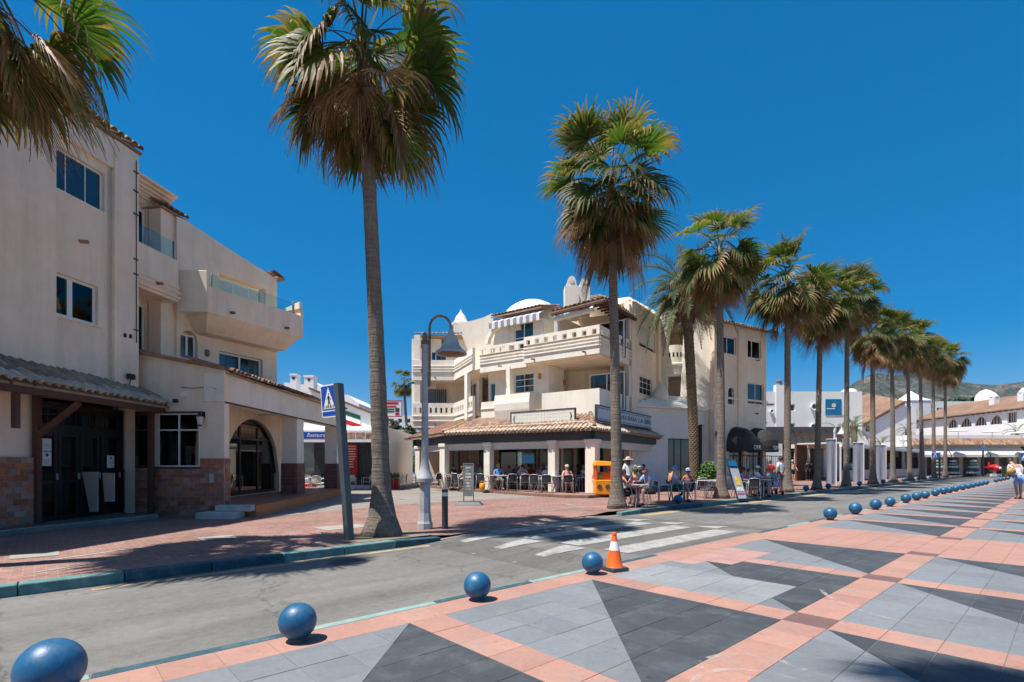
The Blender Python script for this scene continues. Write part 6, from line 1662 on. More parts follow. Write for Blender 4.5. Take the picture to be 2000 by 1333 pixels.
def date_palm(loc, h, label, seed, n=26, r0=0.24, size=1.0, lean=0.0, azim=None):
    r = random.Random(seed); t = thing('date_palm', label, 'palm tree', loc)
    mb = MB(); pts = [Vector((lean * (i / 20) ** 1.5, 0, h * i / 20 - 0.05)) for i in range(21)]
    mb.tube(pts, [r0 * (1.25 if i == 0 else 1.0) * (0.86 if i < 17 else 1.0 + 0.35 * (i - 16) / 4) for i in range(21)], 14); inst('trunk', mb.mesh('trunk', M['bark_warm'], True), t)
    mb = MB(); z = 0.15; k = 0
    while z < h - 0.1:
        for j in range(9):
            a = j * 2 * math.pi / 9 + (k % 2) * math.pi / 9; s = z / h
            rr = r0 * (0.86 if s < 0.85 else 0.86 + 0.5 * (s - 0.85) / 0.15); cx = lean * s ** 1.5
            c, sn = math.cos(a), math.sin(a); w = r0 * 0.30
            q = lambda rad, off, zz: (cx + c * rad - sn * off, sn * rad + c * off, zz)
            mb.add([q(rr * 0.97, -w, z), q(rr * 0.97, w, z), q(rr * 1.17, 0, z + 0.05), q(rr * 0.95, 0, z + 0.16), q(rr * 0.95, 0, z - 0.07)], [(0, 4, 2), (4, 1, 2), (1, 3, 2), (3, 0, 2)])
        z += 0.105; k += 1
    inst('leaf_bases', mb.mesh('leaf_bases', M['boot']), t)['kind'] = 'stuff'
    for i in range(n):
        a = i * 2.39996 + r.uniform(-0.2, 0.2); j = min(4, int(i / n * 5)); s = size * r.uniform(0.9, 1.1)
        inst('frond', PIN[j], t, (lean + 0.1 * math.cos(a), 0.1 * math.sin(a), h - 0.1 * j), (0, 0, a), (s, s, s))
    return t
pd = G(1357, 948, 0.03); pd = Vector((0.357 * 27.5, 27.5, 0.03))
dp = date_palm(pd, 10.8, 'brown date palm with knobbly trunk beside the round green bush', 5, 46, 0.27, 1.3, -0.5)
for i in range(34):
    a = i * 2.4; lib = F_DEAD if i < 20 else F_MID + F_OUT
    inst('dry_frond' if i < 20 else 'frond', lib[i % len(lib)], dp, (-0.5 + 0.1 * math.cos(a), 0.1 * math.sin(a), 10.8 - 0.04 * i if i < 20 else 10.9 + 0.03 * (i - 20)), (0.3 * math.sin(i * 5), 0.2 * math.cos(i * 3), a))

# a taller palm outside the frame behind the camera; only its shadow reaches the slabs
fan_palm(Vector((-1.75, -0.35, 0)), 13.2, (0, 0), 0.22, 0.15, 411, 1.1, 'tall fan palm on the promenade outside the frame, its shadow on the slabs', 0.95, skirt=1.0)
HAZE = 0.000042
M['lamp_white'] = mat('white lamp paint', (0.5, 0.52, 0.52), 0.5, var=0.05)
# ------------------------------------------------------------------ things further back
from mathutils import noise as mnoise
FWH = M['far_white']
def front(y, x0, x1): return Frame((x0, y), (x1, y))
X = lambda u, y: (u - 1000) / 1000 * y
Z = lambda v, y: 1.4 + (908 - v) / 1000 * y
# restaurant beyond the porch
RB = thing('restaurant_building', 'white restaurant with blue lettered awning band beyond the shaded porch', 'building', (-11, 29, 0))
yr = 28.6
fr = front(yr, -15.5, X(745, yr))
def rtop(s): return 5.6 - 1.75 * max(0, (s - 4.4)) / 4.2
mb = MB(); go = [(2.2, 5.6, 0.25, 2.7, ''), (6.2, 7.9, 0.25, 2.7, '')]
wall(mb, fr, 0, fr.len, 0, rtop, 0.3, go); mb.build('wall', FWH, RB)
for o in go: window(RB, fr, o[0], o[1], o[2], o[3], -0.05, cols=(0.33, 0.66), fw=0.07, fm='charcoal', pm='pane')
mb = MB(); mb.prism([(-15.5, yr + 0.31), (fr(fr.len, 0, 0).x, yr + 0.31), (fr(fr.len, 0, 0).x, yr + 9), (-15.5, yr + 9)], 0, 3.6); mb.build('wall', FWH, RB)
mb = MB(); q = [fr(4.2, 0.15, rtop(4.2)), fr(fr.len + 0.2, 0.15, rtop(fr.len + 0.2)), fr(fr.len + 0.2, -3, rtop(fr.len + 0.2)), fr(4.2, -3, rtop(4.2))]; dz = Vector((0, 0, 0.12)); mb.hexa(q + [p + dz for p in q]); mb.build('roof_edge', M['tile'], RB)
s0, s1 = fr.s_at(673), fr.s_at(704)
for k, (m, z) in enumerate((('green_flag', -0.62), ('white', -0.86), ('red', -1.1))):
    mb = MB(); q = [fr(s0 - 0.2, 0.006, rtop(s0) + z), fr(s1, 0.006, rtop(s1) + z), fr(s1, 0.006, rtop(s1) + z + 0.24), fr(s0 - 0.2, 0.006, rtop(s0) + z + 0.24)]; q2 = [p + Vector((0, -0.02, 0)) for p in q]
    mb.hexa([q[0], q[1], q2[1], q2[0], q[3], q[2], q2[2], q2[3]]); mb.build('flag_stripe', M[m], RB)
ya = 26.6; fa = front(ya, X(560, ya), X(736, ya))
t = thing('restaurant_awning', 'white awning with blue Restaurante band and food pictures', 'awning', (fa(0, 0, 0).x + 2, ya, 2.6))
mb = MB(); mb.hexa([fa(0, 0, Z(842, ya)), fa(fa.len, 0, Z(842, ya)), fa(fa.len, -2.0, 3.5), fa(0, -2.0, 3.5), fa(0, 0, Z(842, ya) + 0.04), fa(fa.len, 0, Z(842, ya) + 0.04), fa(fa.len, -2.0, 3.54), fa(0, -2.0, 3.54)]); mb.build('canvas', M['white'], t)
mb = MB(); fa.box(mb, 0, fa.len, -0.02, 0.0, Z(864, ya), Z(842, ya)); mb.build('valance', M['white'], t)
sb0, sb1 = fa.s_at(592), fa.s_at(651)
mb = MB(); fa.box(mb, sb0, sb1, 0.0005, 0.01, Z(857, ya), Z(844, ya)); mb.build('name_band', M['blue_sign'], t)
text(t, 'Restaurante', fa((sb0 + sb1) / 2 + 0.05, 0.014, Z(850.5, ya)), 0.30, 0, M['white'], shear=0.3, fit=(sb1 - sb0) * 0.82)
M['food'] = mat('food picture print', (0.42, 0.24, 0.17), 0.6, var=0.8, scale=5)
for (ua, ub) in ((576, 590), (673, 693), (695, 712), (714, 733)):
    mb = MB(); fa.box(mb, fa.s_at(ua), fa.s_at(ub), 0.0005, 0.008, Z(857, ya), Z(845, ya)); mb.build('food_picture', M['food'], t)
mb = MB(); fq = front(yr - 0.1, 0, 1); fr.box(mb, fr.s_at(677), fr.s_at(699), 0.05, 0.12, Z(928, yr), Z(868, yr)); pb = mb.build('menu_panel', M['red'], RB)
rr = random.Random(4)
for i in range(9):
    mb = MB(); z = Z(872 + 5 * i, yr); fr.box(mb, fr.s_at(679), fr.s_at(697 - rr.random() * 7), 0.121, 0.125, z - 0.035, z + 0.02); mb.build('menu_line', M['offwhite'], pb)
for i, u in enumerate((754,)):
    c = Vector((X(u, 27.6), 27.6, 0.03)); mb = MB(); mb.lathe([(0.26, 0), (0.26, 0.25), (0.19, 0.3), (0.17, 2.4), (0.24, 2.5), (0.24, 2.7)], c, 16); tag(mb.build('column', M['white'], smooth=35.0), 'round white column at the plaza corner of the restaurant', 'column')
t = thing('roadside_sign', 'white billboard with red border and printed lines on a white pole', 'sign', Vector((X(757, 31), 31, 0.03)))
f_ = front(31, X(731, 31), X(784, 31)); mb = MB(); f_.box(mb, 0, f_.len, -0.06, 0, Z(813, 31), Z(784, 31)); mb.build('board', M['white'], t)
mb = MB(); f_.box(mb, -0.04, f_.len + 0.04, -0.065, 0.01, Z(784, 31), Z(784, 31) + 0.05); f_.box(mb, -0.04, f_.len + 0.04, -0.065, 0.01, Z(813, 31) - 0.05, Z(813, 31)); f_.box(mb, f_.len, f_.len + 0.045, -0.066, 0.011, Z(813, 31), Z(784, 31)); f_.box(mb, -0.045, 0.0, -0.066, 0.011, Z(813, 31), Z(784, 31)); mb.build('frame', M['red'], t)
for (ua, ub, va, vb, m) in ((740, 778, 786, 790, 'red'), (742, 774, 793, 796, 'red'), (748, 770, 798.5, 801, 'green_flag'), (748, 770, 803, 805.5, 'green_flag'), (772, 780, 797, 805, 'charcoal'), (736, 746, 799, 803, 'charcoal'), (735, 746, 807, 811, 'red'), (772, 780, 807, 811, 'red')):
    mb = MB(); f_.box(mb, f_.s_at(ua), f_.s_at(ub), 0.0, 0.012, Z(vb, 31), Z(va, 31)); mb.build('printed_line', M[m], t)
mb = MB(); mb.tube([(X(757, 31.05), 31.05, 0), (X(757, 31.05), 31.05, Z(813, 31))], 0.09, 10); mb.build('pole', M['white'], t)
# roofs and chimneys behind the porch
HB = thing('white_house', 'low white house with two chimneys showing over the porch roof', 'building', (-18, 42, 0))
y = 42; mb = MB()
pts = [P(555, 830, y), P(712, 830, y), P(700, 788, y), P(680, 772, y), P(640, 762, y), P(612, 745, y), P(598, 752, y), P(555, 747, y)]
n = len(pts); mb.add([tuple(p) for p in pts] + [(p.x, p.y + 6, p.z) for p in pts], [tuple(range(n)), tuple(reversed(range(n, 2 * n)))] + [((i + 1) % n, i, n + i, n + (i + 1) % n) for i in range(n)]); 
mb.box(pts[0].x, pts[1].x, y + 0.01, y + 6, 0, pts[0].z); mb.build('wall', FWH, HB)
for (u0, u1, v0, v1) in ((571, 583, 732, 748), (598, 616, 735, 756)):
    mb = MB(); mb.box(X(u0, y - 1), X(u1, y - 1), y - 1.4, y - 0.6, Z(v1 + 20, y - 1), Z(v0 + 3, y - 1)); mb.box(X(u0 - 1, y - 1), X(u1 + 1, y - 1), y - 1.45, y - 0.55, Z(v0 + 3, y - 1), Z(v0, y - 1)); ch = mb.build('chimney', FWH, HB)
    mb = MB(); um = (u0 + u1) / 2; mb.box(X(um - 2, y - 1), X(um + 3, y - 1), y - 1.42, y - 1.395, Z(v0 + 11, y - 1), Z(v0 + 6, y - 1)); mb.build('vent', M['black'], ch)
for k, (u0, u1, v0, yy, lab) in enumerate(((664, 735, 800, 60, 'far white terraced block behind the restaurant roof'), (742, 806, 812, 75, 'far white apartment block left of the corner building'))):
    t = thing('far_apartment_block', lab, 'building', (X(u0, yy), yy, 0)); f_ = front(yy, X(u0, yy), X(u1, yy))
    ops = []
    for i in range(4):
        for j in range(2):
            ops.append((f_.len * (i + 0.2) / 4, f_.len * (i + 0.7) / 4, Z(v0 + 14 + 13 * j, yy), Z(v0 + 6 + 13 * j, yy), ''))
    mb = MB(); wall(mb, f_, 0, f_.len, 0, Z(v0, yy), 3.0, ops); mb.build('wall', FWH, t)
    for o in ops: window(t, f_, o[0], o[1], o[2], o[3], -0.2, cols=(), fw=0.05)
# leafy things
def leafy(name, label, c, rad, n, size, m, seed=1, cat='bush', trunk=None, parent=None, group=None):
    r = random.Random(seed); t = thing(name, label, cat, (c[0], c[1], c[2] - rad[2] if trunk is None else trunk), 0, group)
    mb = MB()
    lobes = [(Vector((r.gauss(0, 0.45), r.gauss(0, 0.45), r.gauss(0.05, 0.4))), r.uniform(0.35, 0.6)) for _ in range(9)]
    for i in range(n):
        lc, lr = lobes[r.randrange(len(lobes))]
        d = Vector((r.gauss(0, 1), r.gauss(0, 1), r.gauss(0, 1))).normalized()
        p = lc + d * lr * r.uniform(0.6, 1.05)
        if p.length > 1.05: p = p.normalized() * r.uniform(0.8, 1.05)
        p = Vector((c[0] + p.x * rad[0], c[1] + p.y * rad[1], c[2] + p.z * rad[2]))
        a = Vector((r.gauss(0, 1), r.gauss(0, 1), r.gauss(0.3, 0.7))).normalized(); b = a.orthogonal().normalized(); b = (b + a.cross(b) * r.uniform(-1, 1)).normalized()
        s = size * r.uniform(0.6, 1.3)
        mb.add([p - b * s * 0.35, p + a * s * 0.4, p + b * s * 0.35, p - a * s * 0.7], [(0, 1, 2, 3)])
    mb.build('crown', m, t, kind='stuff')
    if trunk is not None:
        mb = MB(); mb.tube([(c[0], c[1], trunk - 0.05), (c[0] + 0.05, c[1], (trunk + c[2]) / 2), (c[0], c[1], c[2] + rad[2] * 0.3)], [rad[0] * 0.12, rad[0] * 0.09, rad[0] * 0.04], 8); mb.build('trunk', M['bark'], t)
    return t
M['leaf'] = mat('green leaves', (0.075, 0.16, 0.03), 0.5, var=0.35, scale=3, spec=0.4)
M['leaf_dark'] = mat('dark green leaves', (0.04, 0.075, 0.022), 0.6, var=0.35, scale=0.6)
M['leaf_far'] = mat('olive scrub', (0.085, 0.105, 0.045), 0.8, var=0.4, scale=0.3)
leafy('round_bush', 'round bright green bush beside the date palm trunk', (X(1385, 27), 27, 0.98), (0.62, 0.6, 0.62), 2200, 0.13, M['leaf'], 3, trunk=0.05)
leafy('green_shrub', 'leafy shrub behind the three bathers at the plaza end', (X(790, 44), 44, 1.5), (1.6, 1.2, 1.1), 1600, 0.25, M['leaf'], 5, trunk=0.03)
leafy('garden_tree', 'dark green tree between the restaurant and the corner building', (X(783, 52), 52, 3.6), (1.8, 1.8, 2.4), 2400, 0.35, M['leaf_dark'], 6, cat='tree', trunk=0.03)
fan_palm(Vector((X(798, 62), 62, 0)), 11.6, (-0.6, 0), 0.2, 0.15, 311, 0.75, 'slim distant palm behind the corner building', 0.85, group='distant palms', skirt=0.9)
for k, (u, v, y) in enumerate(((770, 845, 33), (783, 878, 36), (776, 880, 40))):
    c = Vector((X(u, y), y, 0.03)); t = thing('globe_lamp', ('white globe lamp beside the restaurant column', 'white globe lamp nearest the dark bush', 'white globe lamp low behind the plaza chairs')[k], 'lamp', c)
    mb = MB(); mb.tube([c, c + Vector((0, 0, Z(v, y) - 0.03))], 0.05, 8); mb.build('pole', M['white'], t)
    mb = MB(); mb.sphere((c.x, c.y, Z(v, y)), 0.2, 14, 10); mb.build('globe', M['white'], t, smooth=True)
# hotel with round windows
HT = thing('hotel_building', 'white hotel with porthole windows and a blue panel behind the palms', 'building', (35, 60, 0))
y = 60; fh = front(y, X(1494, y), X(1684, y))
sq = [(fh.s_at(1543), fh.s_at(1553), Z(803, y), Z(790, y), ''), (fh.s_at(1543), fh.s_at(1553), Z(836, y), Z(827, y), ''), (fh.s_at(1497), fh.s_at(1513), Z(793, y), Z(788, y), '')]
mb = MB(); wall(mb, fh, 0, fh.len, 0, Z(765, y), 0.4, sq); fh.box(mb, 0, fh.len, -8, -0.41, 0, Z(765, y) - 0.01); mb.build('wall', FWH, HT)
for o in sq: window(HT, fh, o[0], o[1], o[2], o[3], -0.15, cols=(), fw=0.08)
for (u, v) in ((1589, 795), (1588, 834), (1506, 804)):
    c = fh(fh.s_at(u), 0, Z(v, y)); R0 = 0.4 if u > 1510 else 0.22
    mb = MB(); mb.lathe([(R0 * 0.62, 0.0), (R0 * 0.72, 0.22), (R0, 0.24), (R0 * 1.02, 0.0)], (0, 0, 0), 24, cap=False); mb.v = [(c.x + p[0], c.y - p[2], c.z + p[1]) for p in mb.v]; ring = mb.build('porthole', M['white'], HT)
    mb = MB(); mb.lathe([(R0 * 0.64, 0.0), (R0 * 0.64, 0.03)], (0, 0, 0), 20); mb.v = [(c.x + p[0], c.y - p[2] - 0.03, c.z + p[1]) for p in mb.v]; mb.build('pane', M['pane'], ring)
mb = MB(); fh.box(mb, fh.s_at(1515), fh.s_at(1532), -0.5, 0.12, 3, Z(752, y)); ch = mb.build('chimney', FWH, HT)
mb = MB(); mb.lathe([(0.34, 0), (0.34, 0.35), (0.42, 0.4), (0.42, 0.5), (0.1, 0.6)], fh(fh.s_at(1523), -0.2, Z(752, y)), 14); mb.build('chimney_cap', M['steel_grey'], ch)
mb = MB(); mb.lathe([(0.9, 0), (0.8, 0.25), (0.5, 0.45), (0.0, 0.52)], fh(fh.s_at(1671), -1.2, Z(765, y)), 16); mb.build('roof_dome', FWH, HT)
M['poster_blue'] = mat('bright blue panel', (0.0, 0.15, 0.33), 0.5, var=0.12, scale=0.8)
mb = MB(); fh.box(mb, fh.s_at(1612), fh.s_at(1643), 0.001, 0.06, Z(811, y), Z(780, y)); bp_ = mb.build('blue_panel', M['poster_blue'], HT)
mb = MB(); fh.box(mb, fh.s_at(1614), fh.s_at(1630), 0.061, 0.07, Z(799.5, y), Z(798, y)); mb.build('panel_line', M['white'], bp_)
mb = MB(); c = fh(fh.s_at(1628), 0.061, Z(792, y)); mb.poly([c + Vector((0.25 * math.cos(k * 0.524), -0.005, 0.25 * math.sin(k * 0.524))) for k in range(12)][::-1]); mb.build('panel_emblem', M['offwhite'], bp_)
# dark cafe pavilion in front of the hotel
PV = thing('cafe_pavilion', 'dark roofed cafe pavilion with beige lintel and white columns', 'building', (25, 46, 0))
y = 46; fp = front(y, X(1488, y), X(1644, y))
mb = MB(); fp.box(mb, 0, fp.len, -5, 0.0, Z(868, y) + 0.02, Z(834, y)); mb.build('dark_fascia', M['fascia'], PV)
mb = MB(); fp.box(mb, fp.s_at(1540), fp.len, 0.01, 0.95, Z(869, y) - 0.35, Z(869, y)); mb.build('lintel', M['stucco'], PV)
mb = MB(); fp.box(mb, 0, fp.len, -5.0, -4.8, 0, 3.3); fp.box(mb, 0, fp.s_at(1530), -0.6, -0.1, 0, 3.2); mb.build('back_wall', M['interior'], PV)
for u in (1547, 1567, 1600, 1622):
    mb = MB(); s = fp.s_at(u); fp.box(mb, s - 0.16, s + 0.16, 0.62, 0.92, 0.285, Z(869, y) - 0.36); mb.build('column', M['white'], PV, bevel=0.02)
mb = MB(); fp.box(mb, fp.s_at(1540), fp.len, -0.5, 1.0, 0.0, 0.28); mb.build('plinth', M['brick'], PV)
window(PV, fp, fp.s_at(1541), fp.len - 0.2, 0.3, 2.7, -1.0, cols=[k / 9 for k in range(1, 9)], rows=(0.75,), fw=0.09, fm='lamp_white', pm='pane', name='glazed_front')
r = random.Random(8)
for i in range(7):
    a = fp(fp.s_at(1545) + i * 0.75, 0.6, Z(838 + r.uniform(0, 8), y)); b_ = fp(fp.s_at(1545) + i * 0.75 + r.uniform(0.3, 1.2), -3.5, Z(842, y) + r.uniform(-0.3, 0.6)); beam(PV, a, b_, 0.08, 0.16, M['wood_dark'], 'pergola_beam')
beam(PV, fp(fp.s_at(1540), 0.8, Z(850, y)), fp(fp.len, 0.8, Z(856, y)), 0.1, 0.22, M['wood_dark'], 'pergola_beam')
# black railing terrace in front of the arched doors
t = thing('terrace_railing', 'black metal railing along the terrace beneath the dome awnings', 'railing', (15, 31, 0))
fx = Frame((X(1432, 29.5), 29.5), (X(1536, 34), 34))
mb = MB(); mb.tube([fx(0, 0, 1.95), fx(fx.len, 0, 1.95)], 0.03, 6); mb.build('top_rail', M['black_metal'], t)
mb = MB(); mb.tube([fx(0, 0, 0.75), fx(fx.len, 0, 0.75)], 0.025, 6); mb.build('bottom_rail', M['black_metal'], t)
n = 26
for i in range(n + 1):
    s = fx.len * i / n; mb = MB(); mb.tube([fx(s, 0, 0.75), fx(s, 0, 1.95)], 0.012 if i % 6 else 0.03, 5); mb.build('baluster', M['black_metal'], t)
mb = MB(); fx.box(mb, 0, fx.len, -1.2, -0.02, 0.03, 0.7); mb.build('plinth', M['limewash'], t)
t = thing('white_panel_wall', 'white wall panel in sun behind the black railing', 'wall', (X(1515, 36.5), 36.5, 0)); f_ = front(36.5, X(1497, 36.5), X(1528, 36.5)); mb = MB(); f_.box(mb, 0, f_.len, -0.2, 0, 0.03, 2.9); mb.build('panel', M['limewash'], t)
# white banners and pergola posts on the far pavement
M['banner'] = mat('pale grey banner cloth', (0.36, 0.36, 0.42), 0.9, var=0.06)
for k, (u, b, z1, w, lab) in enumerate(((1623, 10.6, 3.05, 0.62, 'first pale hanging banner beside the street palms'), (1676, 10.6, 3.0, 0.75, 'second pale hanging banner, lit in folds at its foot'), (1720, 10.6, 3.0, 0.8, 'third pale hanging banner beside the dark post'))):
    a = A_at(u, b); c = S(a, b, 0.03); t = thing('hanging_banner', lab, 'banner', c, 0, 'pale banners along the pavement')
    mb = MB(); nz_ = 10; nx_ = 8
    def bp2(i, j):
        x = (i / nx_ - 0.5) * w; zz = 0.12 + (z1 - 0.12) * j / nz_; off = 0.03 * math.sin(i * 1.1 + k) * (1.2 - j / nz_)
        return Vector((c.x + x, c.y + off, zz))
    for i in range(nx_):
        for j in range(nz_): mb.quad(bp2(i, j), bp2(i + 1, j), bp2(i + 1, j + 1), bp2(i, j + 1))
    mb.build('cloth', M['banner'], t, smooth=True)
    mb = MB(); mb.tube([(c.x + w / 2 + 0.04, c.y, 0.03), (c.x + w / 2 + 0.04, c.y, z1 + 0.12)], 0.035, 6); mb.build('pole', M['white'], t)
    mb = MB(); mb.tube([(c.x - w / 2, c.y, z1), (c.x + w / 2 + 0.04, c.y, z1)], 0.025, 6); mb.build('cross_bar', M['white'], t)
M['screen_grey'] = mat('frosted grey screen', (0.36, 0.38, 0.38), 0.5, var=0.15)
t = thing('white_pergola', 'white framed terrace pergola with low glass screens beyond the banners', 'pergola', S(50, 13, 0.03))
fg = Frame(S(47, 12.6), S(82, 12.6))
mb = MB(); fg.box(mb, 0, fg.len, -3.2, 0, 3.1, 3.22); mb.build('roof', M['offwhite'], t); mb = MB(); fg.box(mb, 0, fg.len, -0.1, 0.1, 2.85, 3.09); mb.build('beam', M['white'], t)
mb = MB(); fg.box(mb, 0, fg.len, -3.4, -3.25, 0, 3.1); mb.build('back_wall', M['wood_brown'], t)
for i in range(9):
    s = fg.len * i / 8; mb = MB(); fg.box(mb, s - 0.06, s + 0.06, -0.06, 0.06, 0.03, 2.85); mb.build('post', M['lamp_white'], t)
    if i < 8: mb = MB(); fg.box(mb, s + 0.1, s + fg.len / 8 - 0.1, 0.0, 0.05, 0.1, 0.95); mb.build('screen', M['screen_grey'], t)
# houses beyond
GH = thing('gabled_house', 'white house with terracotta gable roof behind the pergola', 'building', (60, 84, 0))
y = 84
pts = [P(1690, 905, y), P(1790, 905, y), P(1790, 795, y), P(1765, 790, y), P(1700, 826, y), P(1690, 832, y)]
n = len(pts); mb = MB(); mb.add([tuple(p) for p in pts] + [(p.x, p.y + 8, p.z) for p in pts], [tuple(range(n)), tuple(reversed(range(n, 2 * n)))] + [((i + 1) % n, i, n + i, n + (i + 1) % n) for i in range(n)]); mb.build('wall', FWH, GH)
mb = MB(); a, b_ = P(1686, 834, y - 0.4), P(1768, 789, y - 0.4); dz = Vector((0, 0, 0.5)); dy = Vector((0, 9, 2.5)); mb.hexa([a, b_, b_ + dy, a + dy, a + dz, b_ + dz, b_ + dy + dz, a + dy + dz]); mb.build('roof', M['roof_far'], GH)
f_ = front(y, X(1690, y), X(1790, y))
window(GH, f_, f_.s_at(1691), f_.s_at(1698), Z(843, y), Z(832, y), 0.03, cols=(), fw=0.08, fm='wood_brown')
TH = thing('towered_block', 'white block with pyramid roofed tower and stacked balconies', 'building', (74, 92, 0))
y = 90
mb = MB(); mb.box(X(1780, y), X(1818, y), y, y + 5, 0, Z(782, y)); mb.box(X(1818, y), X(1930, y), y + 0.3, y + 9, 0, Z(784, y)); mb.build('wall', FWH, TH)
x0, x1, zt_ = X(1778, y), X(1820, y), Z(782, y); mb = MB(); cx_, cy_ = (x0 + x1) / 2, y + 2.4
ring = lambda k, z: [(cx_ + (p[0] - cx_) * k, cy_ + (p[1] - cy_) * k, z) for p in ((x0, y - 0.1), (x1, y - 0.1), (x1, y + 5.1), (x0, y + 5.1))]
prf = ((1.0, zt_), (0.72, zt_ + 0.35), (0.42, zt_ + 0.9), (0.16, zt_ + 1.6), (0.0, zt_ + 2.0))
for i in range(4):
    a, b_ = ring(*prf[i]), ring(*prf[i + 1])
    for k in range(4): mb.quad(a[k], a[(k + 1) % 4], b_[(k + 1) % 4], b_[k])
mb.build('tower_roof', M['white'], TH)
f_ = front(y, X(1780, y), X(1850, y))
window(TH, f_, f_.s_at(1785), f_.s_at(1791), Z(810, y), Z(796, y), 0.03, cols=(), fw=0.06)
f2 = front(y + 0.3, X(1818, y + 0.3), X(1850, y + 0.3))
for v in (795, 824): window(TH, f2, f2.s_at(1828), f2.s_at(1841), Z(v + 19, y), Z(v, y), 0.03, cols=(0.5,), rows=(0.5,), fw=0.12, pm='pane_blue')
AB = thing('arcaded_building', 'long sunlit white building with pointed arch windows and tile roof', 'building', (68, 72, 0))
fz = Frame((68.0, 84.0), (66.5, 58.0))
za = 8.75
ops = []
for (ua, ub) in ((1853, 1868), (1878, 1895), (1906, 1924), (1936, 1954)):
    s0, s1 = fz.s_at(ua), fz.s_at(ub); ym = fz.y_at((ua + ub) / 2); s0, s1 = s0 - 0.25, s1 + 0.25; ops.append((s0, s1, Z(836 - 7 * (ua - 1853) / 83, ym), Z(820 - 8 * (ua - 1853) / 83, ym) + 0.1, 'point'))
sq = (fz.s_at(1967), fz.s_at(1986), Z(826, fz.y_at(1976)), Z(806, fz.y_at(1976)), '')
low = [(fz.s_at(ua), fz.s_at(ub), 3.6, 5.0, '') for ua, ub in ((1879, 1895), (1902, 1924), (1935, 1953), (1967, 1998))]
mb = MB(); wall(mb, fz, -3, fz.len + 6, 0, za, 0.22, ops + [sq] + low); mb.build('wall', FWH, AB)
for o in ops + [sq] + low:
    mb = MB(); fz.box(mb, o[0] - 0.2, o[1] + 0.2, -0.5, -0.4, o[2] - 0.3, o[3] + 0.3); wn2 = mb.build('window', M['wood_brown'], AB)
    for k in range(4):
        mb = MB(); s = o[0] + (o[1] - o[0]) * (k + 0.5) / 4; fz.box(mb, s - 0.05, s + 0.05, -0.4, -0.35, o[2], o[3]); mb.build('shutter_slat', M['shutter'], wn2)
mb = MB(); q = [fz(-3, 0.5, za), fz(fz.len + 6, 0.5, za), fz(fz.len + 6, -6, za + 2.6), fz(-3, -6, za + 2.6)]; dz = Vector((0, 0, 0.15)); mb.hexa(q + [p + dz for p in q]); rf = mb.build('roof', M['roof_far'], AB)
i = 0; s = -2.5
while s < fz.len + 5: beam(rf, fz(s, -0.3, za + 0.0), fz(s, 0.46, za - 0.06), 0.16, 0.16, M['wood_dark'], 'eave_bracket'); s += 0.9
for s in (9.0, 13.5): mb = MB(); c = fz(s, -3.0, za + 1.0); mb.box(c.x - 0.4, c.x + 0.4, c.y - 0.4, c.y + 0.4, c.z, c.z + 1.6); mb.lathe([(0.5, 1.6), (0.25, 2.0), (0.1, 2.2)], c, 10); mb.build('chimney', FWH, rf)
mb = MB(); c = Vector((X(1925, 82), 82, Z(790, 82))); mb.box(c.x - 1.6, c.x + 1.6, c.y - 1.6, c.y + 1.6, 0, c.z + 0.5); mb.lathe([(1.35, 0.4), (1.35, 0.9), (1.2, 1.5), (0.75, 2.05), (0.3, 2.3), (0.0, 2.36)], c, 20); dm = mb.build('dome_tower', M['white'], AB)
SH = thing('shop_row', 'row of beach shops under a cream awning and tiled ledge', 'building', (58, 64, 0))
y = 64; fs = front(y, X(1775, y), X(2060, y))
mb = MB(); fs.box(mb, 0, fs.len, -5, -4.8, 0, 4.0); fs.box(mb, 0, fs.len, -4.8, 0.0, Z(872, y), Z(862, y)); fs.box(mb, 0, fs.len, -3.0, -0.3, Z(860, y), Z(850, y)); mb.build('wall', FWH, SH)
mb = MB(); q = [fs(0, 0.6, Z(870, y)), fs(fs.len, 0.6, Z(870, y)), fs(fs.len, -0.3, Z(858, y)), fs(0, -0.3, Z(858, y))]; dz = Vector((0, 0, 0.08)); mb.hexa([p - dz for p in q] + q); led = mb.build('tiled_ledge', M['tile_bed'], SH)
tile_roof(led, q[0], q[1], q[3] - q[0], 3, 0.3, TILE, limit=150, scale=1.3, expo=0.4)
mb = MB(); fs.box(mb, 0, fs.len, -4.8, -2.0, 0, Z(893, y)); mb.build('shop_interior', M['interior'], SH)
for i in range(8):
    s = fs.len * i / 8 + 0.3; mb = MB(); fs.box(mb, s, s + 0.5, -2.0, -1.0, 0, Z(872, y)); mb.build('pier', M['mortar'], SH)
for k, (ua, ub) in enumerate(((1782, 1846), (1848, 1921), (1923, 1992))):
    t = thing('shop_awning', ('cream shop awning behind the last palms', 'cream shop awning left of the slim lamp', 'cream shop awning right of the slim lamp')[k], 'awning', fs(fs.s_at((ua + ub) / 2), 1, 2.5), 0, 'cream shop awnings')
    a, b_ = fs.s_at(ua), fs.s_at(ub); zt1, zb1 = Z(873, y), Z(889, y)
    mb = MB(); mb.hexa([fs(a, 0.85, zb1), fs(b_, 0.85, zb1), fs(b_, 0, zt1), fs(a, 0, zt1), fs(a, 0.85, zb1 + 0.03), fs(b_, 0.85, zb1 + 0.03), fs(b_, 0, zt1 + 0.03), fs(a, 0, zt1 + 0.03)]); mb.build('canvas', M['offwhite'], t)
    mb = MB(); fs.box(mb, a, b_, 0.83, 0.85, zb1 - 0.28, zb1); mb.build('valance', M['shutter'], t)
r = random.Random(21)
M['goods'] = [mat('goods ' + n_, c_, 0.6, var=0.5, scale=6) for n_, c_ in (('pale', (0.5, 0.55, 0.5)), ('red', (0.5, 0.02, 0.03)), ('dark', (0.05, 0.06, 0.08)), ('teal', (0.1, 0.3, 0.3)), ('sand', (0.4, 0.33, 0.22)))]
